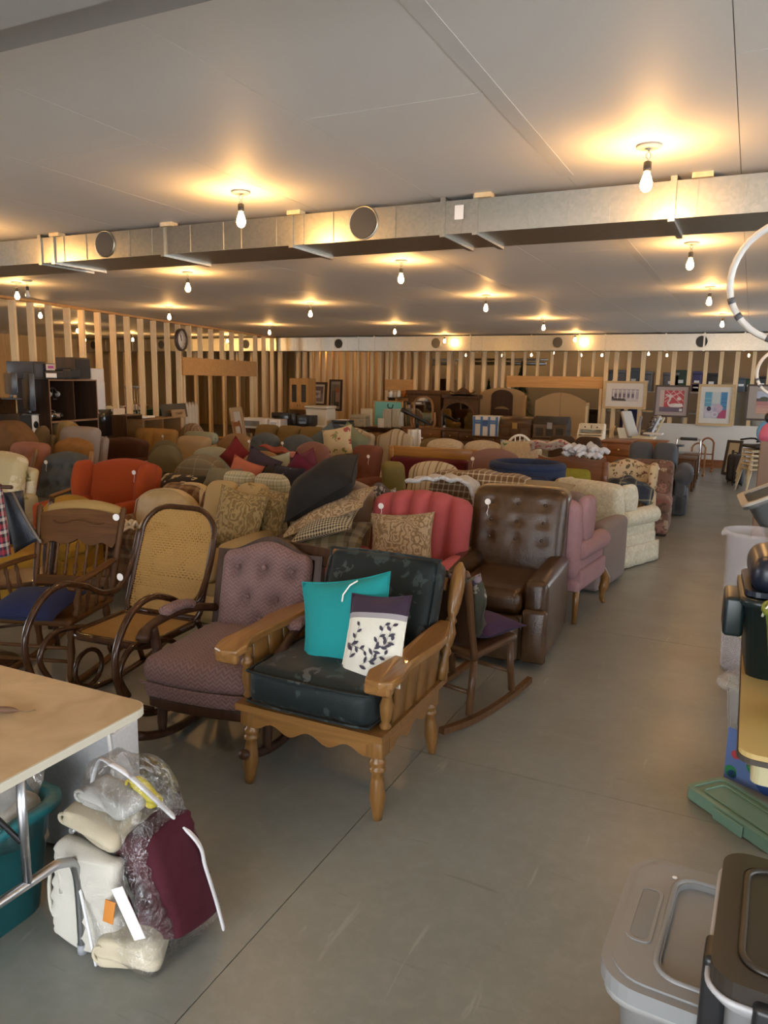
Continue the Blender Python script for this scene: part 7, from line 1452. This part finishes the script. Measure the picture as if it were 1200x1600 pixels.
boxed('sewing_machine', 'cream sewing machine on the dark table left of the turquoise mirror', 'sewing machine', 561, 582, 638, 668.3, 16.25, .2, CREAMP, parts=sewing)
boxed('spice_rack', 'row of white and orange jars on a plank over the turquoise mirror', 'shelf', 605, 642, 612, 622, 17.4, .2, WALNUT, bev=.004, parts=lambda t, w, d, h, mat: (part('shelf', b2(-w/2, w/2, -d/2, d/2+.2, 0, .02), mat, t, smooth=False), [part('bracket', b2(q*w*.45-.012, q*w*.45+.012, -d/2, d/2+.2, -.09, 0), mat, t, smooth=False) for q in (-1, 1)]))
for i, (px, m, lb) in enumerate(((609, WHITE, 'white jar at the left end of the high plank shelf'), (616, plain('cream_jar', (.52, .46, .36), .4), 'cream jar second from the left on the high plank shelf'), (622, WHITE, 'white jar third from the left on the high plank shelf'), (630, plain('orange_tin', (.50, .16, .03), .4), 'orange tin on the high plank shelf'), (638, plain('brown_tin', (.12, .07, .04), .5), 'brown tin at the right end of the high plank shelf'))):
    c = D(px, 622, 17.35); t = thing('storage_jar', lb, 'jar', (c.x, 17.42, c.z+.021)); part('body', lathe([(.001, 0), (.055, 0), (.058, .12), (.04, .14), (.001, .14)], 12), m, t); part('lid', lathe([(.045, .14), (.045, .165), (.001, .168)], 12), m, t)
# ------------------------------------------------------------------ left partition side
def LP(px, py, off): return None
ck_c = LW(277, 531)+LN*(-.0)
sgn = 1 if (Vector((0, 0, 0))-L0).dot(LN) > 0 else -1
c = LW(277, 531)+LN*sgn*.075; CKM = Matrix.Translation(c)@Matrix.Rotation(LROT+(PI if sgn < 0 else 0)+ (0), 4, 'Z'); rad = (LW(277, 513).z-LW(277, 548).z)/2
ck = thing('wall_clock', 'round wall clock with a dark rim on the left stud wall', 'clock', c); ck.matrix_local = CKM; f_ = 1 if (CKM.to_3x3()@Vector((0, -1, 0))).dot(LN*sgn) > 0 else -1
QM = TR((0, 0, 0), 0, R(90)*1) if f_ > 0 else TR((0, 0, 0), 0, R(-90))
part('rim', lathe([(rad*.84, .0), (rad*.84, .05), (rad, .045), (rad, -.02), (rad*.84, -.02)], 32), plain('clock_rim', (.07, .05, .04), .4), ck, M=QM); part('dial', lathe([(.001, 0), (rad*.86, 0), (rad*.86, .012), (.001, .012)], 32), plain('clock_dial', (.62, .60, .54), .5), ck, M=QM)
def hand(L, ang, wd): return prism([(-wd, -L*.15), (wd, -L*.15), (wd*.6, L), (-wd*.6, L)], .014, .017, 'z'), ang
for L, ang, wd in ((rad*.45, R(8), .012), (rad*.68, R(20), .009)): part('hand', hand(L, 0, wd)[0], BLACK, ck, M=QM@TR((0, 0, 0), ang), smooth=False)
def digit_mesh():
    cu = bpy.data.curves.new('n', 'FONT'); return cu
for k in range(12):
    cu = bpy.data.curves.new('numeral', 'FONT'); cu.body = str(k or 12); cu.size = rad*.24; cu.align_x = 'CENTER'; cu.align_y = 'CENTER'; cu.extrude = .001; cu.materials.append(BLACK); a = PI/2-k*PI/6
    tmp_ = bpy.data.objects.new('numeral_text', cu); COL.objects.link(tmp_); bpy.context.view_layer.update(); me = bpy.data.meshes.new_from_object(tmp_.evaluated_get(bpy.context.evaluated_depsgraph_get())); bpy.data.objects.remove(tmp_); o = bpy.data.objects.new('numeral', me); COL.objects.link(o); o.parent = ck; o.matrix_local = QM@TR((rad*.68*math.cos(a), rad*.68*math.sin(a), .0145))
# bookcase and electronics, all facing the hall
def near_wall(px, off):                                       # x,y beside the left partition
    p = LW(px, 600); return Vector((p.x, p.y, 0))+LN*sgn*off
RW = LROT+PI/2 if False else math.atan2((LN*sgn).y, (LN*sgn).x)+PI/2
def zat(p, px, py):                                           # height of pixel above ground point p
    d0 = Vector((p.x, p.y, 0)); r = _ray(px, py); k = math.hypot(p.x, p.y)/math.hypot(r[0], r[1]); return CAMH+r[2]*k
def lbx(name, label, cat, px0, px1, py0, py1, off, d, mat, parts=None, floor_=False, bev=.01, extra=None, rz=0, group=None):
    def hit(px):                                              # on the plane 'off' before the partition
        r = Vector(_ray(px, 620)); o = Vector((0, 0, CAMH)); q = L0+LN*sgn*off; k = (q-o).dot(LN)/r.dot(LN); return o+r*k
    a, b = hit(px0), hit(px1); w = (Vector((b.x, b.y))-Vector((a.x, a.y))).length; m = (a+b)/2; z0 = 0 if floor_ else zat(m, (px0+px1)/2, py1); z1 = zat(m, (px0+px1)/2, py0)
    if rz == 'edge': w = .8; rw = math.atan2(m.y, m.x)+R(6)
    else: rw = RW+R(rz)
    c = Vector((m.x, m.y, z0))-LN*sgn*(d/2); t = thing(name, label, cat, c, rw, group); h = z1-z0
    if parts: parts(t, w, d, h, mat)
    else: part('body', cb(-w/2, w/2, -d/2, d/2, 0, h, bev, 2), mat, t)
    if extra: extra(t, w, d, h)
    return t
bkm = wood('bookcase_dark', (.032, .018, .012), (.060, .034, .022), 'z', .45)
EDGE = wood('bookcase_edge', (.20, .11, .06), (.26, .15, .085), 'x', .5)
def bkc(t, w, d, h, mat):
    shelf_unit(3, 2)(t, w, d, h, mat); part('front_edge', ring([(-w/2, 0), (w/2, 0), (w/2, h), (-w/2, h)], [(-w/2+.018, .018), (w/2-.018, .018), (w/2-.018, h-.018), (-w/2+.018, h-.018)], -d/2-.004, -d/2+.002), EDGE, t, smooth=False)
    for q in (1/3, 2/3): part('shelf_edge', b2(-w/2, w/2, -d/2-.004, -d/2+.002, h*q-.01, h*q+.014), EDGE, t, smooth=False)
bk = lbx('dark_bookcase', 'dark brown cube bookcase with electronics before the left stud wall', 'bookcase', 77, 152, 593, 720, 1.15, .50, bkm, bkc, True)
def spk(t, w, d, h, mat):
    part('body', cb(-w/2, w/2, -d/2, d/2, 0, h, .006), mat, t); part('grille', cb(-w/2+.01, w/2-.01, -d/2-.012, -d/2, .02, h-.02, .005), DUSTY, t)
SPK = wood('speaker_brown', (.06, .04, .03), (.10, .07, .05), 'z', .5)
lbx('tall_speaker', 'tall brown speaker on top of the dark bookcase', 'speaker', 119, 143, 559, 592.6, 1.14, .3, SPK, spk)
for k, (a, b, t_, lb) in enumerate(((92, 102, 580, 'smallest of three black speakers on the dark bookcase'), (101, 114, 577, 'middle one of three black speakers on the dark bookcase'), (112, 127, 575, 'largest of three black speakers on the dark bookcase'))): lbx('small_speaker', lb, 'speaker', a, b, t_, 592.6, 1.15, .2, BLACK, spk)
lbx('box_monitor', 'dark grey boxy monitor at the left on the dark bookcase', 'monitor', 54, 73, 565, 592.6, 1.13, .4, plain('dark_grey_case', (.05, .055, .07), .45), lambda t, w, d, h, m: (part('body', cb(-w/2, w/2, -d/2, d/2, 0, h, .012), m, t), part('bezel', ring([(-w/2, 0), (w/2, 0), (w/2, h), (-w/2, h)], [(-w/2+.03, .03), (w/2-.03, .03), (w/2-.03, h-.03), (-w/2+.03, h-.03)], -d/2-.012, -d/2), BLACK, t, smooth=False)))
def packs(t, w, d, h, mat):
    part('body', cb(-w/2, w/2, -d/2, d/2, 0, h, .005), mat, t); part('printed_face', b2(-w/2+.01, w/2-.01, -d/2-.003, -d/2, .01, h-.01), plain('pack_print', (.55, .50, .44), .4), t, smooth=False); part('printed_band', b2(-w*.3, w*.3, -d/2-.005, -d/2-.003, h*.35, h*.7), plain('magenta_print', (.34, .04, .20), .4), t, smooth=False)
lbx('packaged_device', 'boxed device with a magenta band on the dark bookcase', 'box', 74, 89, 568, 580, 1.16, .25, BLACK, packs); lbx('packaged_device', 'boxed device with a white printed band under the magenta one', 'box', 73, 91, 580.2, 592.6, 1.16, .25, BLACK, lambda t, w, d, h, m: (part('body', cb(-w/2, w/2, -d/2, d/2, 0, h, .005), m, t), part('printed_band', b2(-w*.45, w*.45, -d/2-.004, -d/2, h*.2, h*.75), PAPER, t, smooth=False)))
# things in its cubes
lbx('headphone_stand', 'black headset hanging in the upper left cube of the bookcase', 'headset', 80, 96, 605, 625, 1.08, .12, BLACK, lambda t, w, d, h, m: (part('band', tube([(w*.4*math.cos(a), 0, h*.5+h*.45*math.sin(a)) for a in np.linspace(0, PI, 12)], .012, 6), m, t), [part('ear_cup', lathe([(.03, 0), (.04, .02), (.03, .04)], 12), GREY, t, M=TR((q*w*.4, 0, h*.45), ry=PI/2)) for q in (-1, 1)], part('stand', cb(-.04, .04, -.04, .04, 0, .02, .004), m, t), part('stem', tube([(0, 0, .02), (0, 0, h*.95)], .01, 6), m, t)))
lbx('silver_radio', 'silver portable radio in the lower left cube of the bookcase', 'radio', 80, 98, 645, 655, 1.08, .2, STEEL, lambda t, w, d, h, m: (part('body', rbox(w, d, h, h*.4, (4, 2, 2)), m, t, M=TR((0, 0, h/2))), part('handle', tube(smooth_path([(-w*.3, 0, h*.9), (-w*.2, 0, h*1.3), (w*.2, 0, h*1.3), (w*.3, 0, h*.9)], 3), .008, 6), m, t), [part('speaker', lathe([(h*.35, 0), (h*.3, .012)], 14), BLACK, t, M=TR((q*w*.3, -d/2, h*.5), rx=PI/2)) for q in (-1, 1)]))
def tv(t, w, d, h, mat):
    part('body', cb(-w/2, w/2, -.03, .03, .06, h, .008), mat, t); part('screen', b2(-w/2+.02, w/2-.02, -.034, -.03, .09, h-.02), SCREEN, t, smooth=False); part('stand', cb(-w*.2, w*.2, -.1, .1, 0, .015, .004), mat, t); part('neck', cb(-.04, .04, -.015, .015, .015, .07, .003), mat, t)
lbx('grey_television', 'small grey television on the floor shelf before the bookcase', 'television', 112, 143, 655, 720, .70, .35, plain('grey_case', (.10, .115, .14), .4), lambda t, w, d, h, m: (part('body', cb(-w/2, w/2, -d/2, d/2, h-.36, h, .02, 2), m, t), part('screen', b2(-w/2+.04, w/2-.04, -d/2-.004, -d/2, h-.31, h-.05), SCREEN, t, smooth=False), part('stand', cb(-w/2+.02, w/2-.02, -d/2+.02, d/2, 0, h-.362, .006), bkm, t)), floor_=True)
lbx('flat_monitor', 'black flat monitor right of the dark bookcase', 'monitor', 154, 180, 640, 720, .75, .2, BLACK, lambda t, w, d, h, m: (part('screen', cb(-w/2, w/2, -.02, .02, h-.42, h, .006), SCREEN, t), part('stand', cb(-w*.3, w*.3, -.1, .1, 0, h-.44, .006), bkm, t), part('neck', cb(-.03, .03, -.015, .015, h-.45, h-.40, .004), m, t)), floor_=True)
lbx('sketch_board', 'pale board with a dark ink sketch leaning behind the flat monitor', 'picture', 178, 196, 638, 720, .62, .06, plain('cream_board', (.56, .46, .33), .7), lambda t, w, d, h, m: (part('board', cb(-w/2, w/2, -.012, .012, 0, h, .003), m, t), part('ink_sketch', tube([(w*.25*math.sin(a*3+1), -.016, h*.80+h*.09*math.sin(a*2)) for a in np.linspace(0, 5, 30)], .006, 4), BLACK, t)), floor_=True)
lbx('white_locker', 'narrow white metal locker between the studs right of the bookcase', 'locker', 145, 164, 576, 720, .55, .3, plain('white_metal_door', (.55, .58, .62), .4), lambda t, w, d, h, m: (part('body', cb(-w/2, w/2, -d/2, d/2, 0, h, .006), m, t), part('door', cb(-w/2+.01, w/2-.01, -d/2-.012, -d/2, .05, h-.2, .004), m, t), part('handle', cb(w*.2, w*.26, -d/2-.03, -d/2-.012, h*.55, h*.62, .004), BLACK, t)), floor_=True)
lbx('flat_television', 'flat television seen edge on left of the bookcase', 'television', 38, 62, 583, 648, 1.2, .1, plain('silver_black', (.03, .035, .045), .3), tv, rz='edge')
lbx('flat_television', 'second flat television seen edge on at the far left', 'television', 10, 36, 582, 624, 1.25, .1, plain('silver_black', (.03, .035, .045), .3), tv, rz='edge')
lbx('media_stand', 'brown wooden media stand at the far left carrying a television', 'stand', -30, 24, 622, 720, .8, .4, WALNUT, shelf_unit(3, 1), True); lbx('media_stand', 'dark media stand left of the bookcase', 'stand', 28, 62, 648, 720, .8, .4, bkm, shelf_unit(2, 1), True)
lbx('floor_speaker', 'brown speaker left of the white speaker near the brown plush sofa', 'speaker', 28, 47, 647, 720, 1.0, .3, SPK, spk, True); lbx('floor_speaker', 'white speaker with one dark cone before the dark bookcase', 'speaker', 48, 59, 647, 720, .98, .25, WHITE, lambda t, w, d, h, m: (part('body', cb(-w/2, w/2, -d/2, d/2, 0, h, .008), m, t), part('cone', lathe([(w*.36, 0), (w*.3, .01), (w*.1, .004), (.001, .004)], 16), BLACK, t, M=TR((0, -d/2, h-.14), rx=PI/2))), True)
lbx('cube_shelf', 'low brown two cube shelf before the stud wall, under the leaning frame', 'shelf', 222, 282, 653, 715, .9, .35, wood('cube_shelf_brown', (.24, .135, .06), (.32, .19, .09), 'x', .5), shelf_unit(2, 2), True)
lbx('wooden_cabinet', 'brown cabinet left of the two cube shelf', 'cabinet', 196, 221, 648, 715, .85, .4, WALNUTZ, shelf_unit(2, 1), True)
lbx('white_book', 'white book lying on the two cube shelf', 'book', 226, 241, 650, 652.8, .85, .2, PAPER, lambda t, w, d, h, m: (part('cover', cb(-w/2, w/2, -d/2, d/2, 0, max(h, .03), .003), m, t), part('pages', b2(-w/2+.004, w/2-.002, -d/2-.002, d/2-.004, .005, max(h, .03)-.005), CREAMP, t, smooth=False)))
def bigframe(mat_in):
    def f(t, w, d, h, m):
        part('frame', ring([(-w/2, 0), (w/2, 0), (w/2, h), (-w/2, h)], [(-w/2+.1, .1), (w/2-.1, .1), (w/2-.1, h-.1), (-w/2+.1, h-.1)], -.025, .025), m, t, M=TR((0, 0, 0), 0, R(-10)), smooth=False); part('backing', b2(-w/2+.09, w/2-.09, .0, .015, .09, h-.09), mat_in, t, M=TR((0, 0, 0), 0, R(-10)), smooth=False)
    return f
lbx('hollow_picture', 'large dark picture frame leaning on the two cube shelf', 'frame', 258, 294, 631, 653, .72, .08, plain('olive_black_frame', (.05, .042, .03), .5), bigframe(plain('brown_backing', (.20, .14, .08), .8))); lbx('inner_picture', 'small tan frame with a pale picture inside the large dark frame', 'frame', 272, 290, 640, 653, .84, .05, wood('tan_frame', (.34, .22, .11), (.44, .30, .16), 'x', .5), bigframe(plain('pale_picture', (.42, .36, .29), .8)))
def gate(t, w, d, h, m):
    for k in range(4): part('slat', prism([(-w/2+w*k/4+.005, 0), (-w/2+w*(k+1)/4-.005, 0), (-w/2+w*(k+1)/4-.005, h*.93), (-w/2+w*(k+.5)/4, h), (-w/2+w*k/4+.005, h*.93)], -.012, .012), m, t, smooth=False)
    for z in (.3, .8): part('rail', b2(-w/2, w/2, .012, .03, h*z, h*z+.06), m, t, smooth=False)
lbx('picket_panel', 'whitewashed wooden picket panel beside the doorway in the left stud wall', 'panel', 291, 311, 628, 715, .5, .08, plain('whitewash', (.50, .44, .36), .8), gate, True)
lbx('pale_picture', 'pale wooden frame leaning at the right side of the doorway', 'frame', 373, 390, 636, 715, .45, .08, wood('pale_frame_wood', (.44, .31, .17), (.54, .40, .24), 'z', .5), bigframe(plain('white_backing', (.56, .52, .46), .8)), True)
# through the doorway: green skip, crutches, red chair
c = LW(342, 640)-LN*sgn*2.6; t = thing('green_bin', 'long dark green bin heaped with odds and ends beyond the left doorway', 'bin', (c.x, c.y, 0), RW); tub_box(t, 3.2, .8, zat(c, 342, 641), .05, .03, plain('bottle_green', (.008, .045, .03), .5), .02)
hz_ = zat(c, 342, 641)
for k in range(14):
    x = -1.2+k*.18; q = Matrix.Rotation(RW, 3, 'Z')@Vector((x, -.1+.2*(k % 2), 0)); t2 = thing('packed_oddment', ['white plastic', 'grey cloth', 'brown leather', 'red painted', 'cream china'][k % 5]+' oddment heaped in the green bin, '+['at its left end', 'second along', 'third along', 'fourth along', 'fifth along', 'sixth along', 'left of the middle', 'right of the middle', 'ninth along', 'tenth along', 'eleventh along', 'twelfth along', 'last but one', 'at its right end'][k], 'oddment', (c.x+q.x, c.y+q.y, hz_+.0), RW+k)
    part('body', lumpy(.17, .16, .18, .06, k+40, .02, (4, 4, 4)), [WHITE, GREY, WALNUT, REDP, CREAMP][k % 5], t2)
for k in range(3):
    p = LW(304+13*k, 620)-LN*sgn*(1.6+.1*k); t2 = thing('crutch', ['left', 'middle', 'right'][k]+' one of three metal crutches leaning beyond the left doorway', 'crutch', (p.x, p.y, 0), RW); h = zat(p, 310, 606)
    for a in (-1, 1): part('rod', tube([(0, 0, .02), (a*.05, 0, .5), (a*.06, .0, h)], .012, 6), CHROME, t2)
    part('pad', tube([(-.08, 0, h), (.08, 0, h)], .025, 8), GREY, t2); part('grip', tube([(-.055, 0, h*.62), (.055, 0, h*.62)], .016, 8), GREY, t2); part('tip', lathe([(.02, 0), (.016, .05)], 8), BLACK, t2)
p = LW(325, 640)-LN*sgn*(-.9); wood_chair('small red brown chair in front of the left doorway', REDW, REDW, (p.x, p.y, 0), RW, zat(p, 325, 658), .34, 1)
# ------------------------------------------------------------------ store beyond the far wall
names = [('grey', (.16, .16, .17)), ('dark green', (.03, .06, .035)), ('violet', (.06, .05, .13)), ('black', (.02, .02, .022)), ('brown', (.14, .08, .04)), ('tan', (.30, .21, .12)), ('slate', (.08, .10, .12))]
bxs = [(945, 978, 578, 600, 0), (982, 1000, 575, 600, 6), (1002, 1020, 580, 606, 0), (1036, 1062, 582, 602, 0), (1055, 1075, 578, 602, 1), (1082, 1098, 580, 598, 2), (1081, 1094, 598, 612, 5), (1100, 1125, 583, 606, 3), (1128, 1150, 597, 612, 5), (1152, 1166, 590, 612, 6), (1165, 1180, 592, 612, 1), (1182, 1200, 588, 612, 3), (1036, 1060, 603, 622, 3), (1062, 1080, 603, 622, 6)]
sh = boxed('storage_shelving', 'grey metal shelving stacked with boxes behind the far studs', 'shelving', 940, 1210, 612.5, 735, 20.4, .8, GREY, floor_=True, parts=shelf_unit(3, 6, .03, False))
for k, (a, b, t0, b0, m) in enumerate(bxs):
    z = 612 if b0 > 600 else b0
    lab = ('%s storage box %s behind the far studs' % (names[m][0], ['over the porch picture', 'right of the porch picture', 'third from the left on the shelving', 'over the swan picture, upper', 'over the swan picture, at its right', 'between the swan and still life pictures, upper', 'between the swan and still life pictures, lower', 'over the still life picture', 'right of the still life picture', 'left of the landscape picture', 'over the landscape picture', 'at the right end of the shelving', 'over the swan picture, lower', 'lower right over the swan picture'][k]))
    def sbx(t, w, d, h, mat):
        part('body', cb(-w/2+.01, w/2-.01, -d/2, d/2, 0, h*.86, .015, 2), mat, t); part('lid', cb(-w/2, w/2, -d/2-.01, d/2+.01, h*.86, h, .012, 2), mat, t); part('label_card', b2(-.06, .06, -d/2-.004, -d/2, h*.4, h*.55), PAPER, t, smooth=False)
    if t0 >= 602: continue
    boxed('storage_box', lab, 'box', a, b, t0, 612.3, 20.5+.0*k, .55, plain('box_'+names[m][0].replace(' ', '_'), names[m][1], .5), parts=sbx)
tag(part('blue_tarp', rbox(bx(1022)-bx(1000)+.2, .12, 1.5, .05, (8, 2, 8), (.0, .05, 0)), plain('blue_tarpaulin', (.02, .035, .16), .5), None, M=TR((bx(1008)-.3, 18.4, .76)), fn=lambda V: V+np.stack([0*V[:, 0], .03*np.sin(V[:, 0]*22), 0*V[:, 0]], 1)), 'blue tarpaulin wrapped bundle behind the studs, between the porch and swan pictures', 'tarp')
tag(MB().add(sheet(lambda u, v: (u*1.9, .05*math.sin(u*20), 1.6-1.58*v), 40, 6, .02)).build('grey_sheet', fabric('grey_dust_sheet', (.34, .32, .27), .1), None, loc=(bx(1148), 18.5, 0)), 'grey beige dust sheet hung behind the studs near the landscape picture', 'sheet')
def tree(label, px, py0, y, rad):
    c = D(px, py0, y); t = thing('artificial_fir', label, 'tree', (c.x, y, 0)); h = c.z; part('trunk', lathe([(.05, 0), (.015, h*.98)], 8), WALNUTZ, t); m = MB(); rs = np.random.default_rng(int(px)); V = []; F = []
    for k in range(1500):
        f = rs.uniform(.04, 1)**.8; z = h*(1-f*.92); a = rs.uniform(0, 6.28); r = rad*f*rs.uniform(.5, 1.05); ca, sa = math.cos(a), math.sin(a); L = .16*(.4+f*.6); wd = .02; o = len(V)
        V += [(ca*(r-L)-sa*wd, sa*(r-L)+ca*wd, z+.05), (ca*(r-L)+sa*wd, sa*(r-L)-ca*wd, z+.05), (ca*r, sa*r, z-.03)]; F.append((o, o+1, o+2))
    m.add((np.array(V), F), None, False); stuff(m.build('foliage', plain('fir_green', (.012, .045, .018), .7, 0, .3, 9), t))
tree('tall artificial fir standing behind the far doorway header', 816, 560, 20.4, .7)
tree('bushy artificial fir behind the far studs, left one', 728, 596, 19.9, .6)
tree('bushy artificial fir behind the far studs, middle one', 764, 590, 21.3, .6)
boxed('cardboard_stack', 'brown cardboard box on the shelving beyond the middle studs', 'box', 660, 682, 590, 735, 20.2, .6, KRAFT, floor_=True, extra=lambda t, w, d, h: part('tape', b2(-.04, .04, -d/2-.004, -d/2, 0, h), plain('packing_tape', (.45, .34, .2), .4), t, smooth=False)); boxed('dark_cupboard', 'dark cupboard beyond the middle studs', 'cupboard', 684, 700, 592, 735, 20.2, .6, WALNUTZ, floor_=True, parts=armoire)
boxed('dark_cupboard', 'black cupboard beyond the far studs right of the tan wardrobe', 'cupboard', 918, 940, 640, 735, 19.0, .6, bkm, floor_=True, parts=armoire)
for px, lb in ((655, 'silver pipe run under the ceiling of the far store, left length'), (790, 'silver pipe run under the ceiling of the far store, right length')):
    c = D(px, 568, 22); t = thing('ceiling_pipe', lb, 'pipe', (c.x, 22, 0)); part('pipe', tube([(-1.2, 0, c.z), (1.2, 0, c.z)], .05, 10), STEEL, t); [part('hanger', tube([(q, 0, c.z), (q, 0, HC)], .01, 5), STEEL, t) for q in (-1, 1)]; part('pipe', tube([(-1.2, .2, c.z+.12), (1.2, .2, c.z+.12)], .035, 10), STEEL, t)
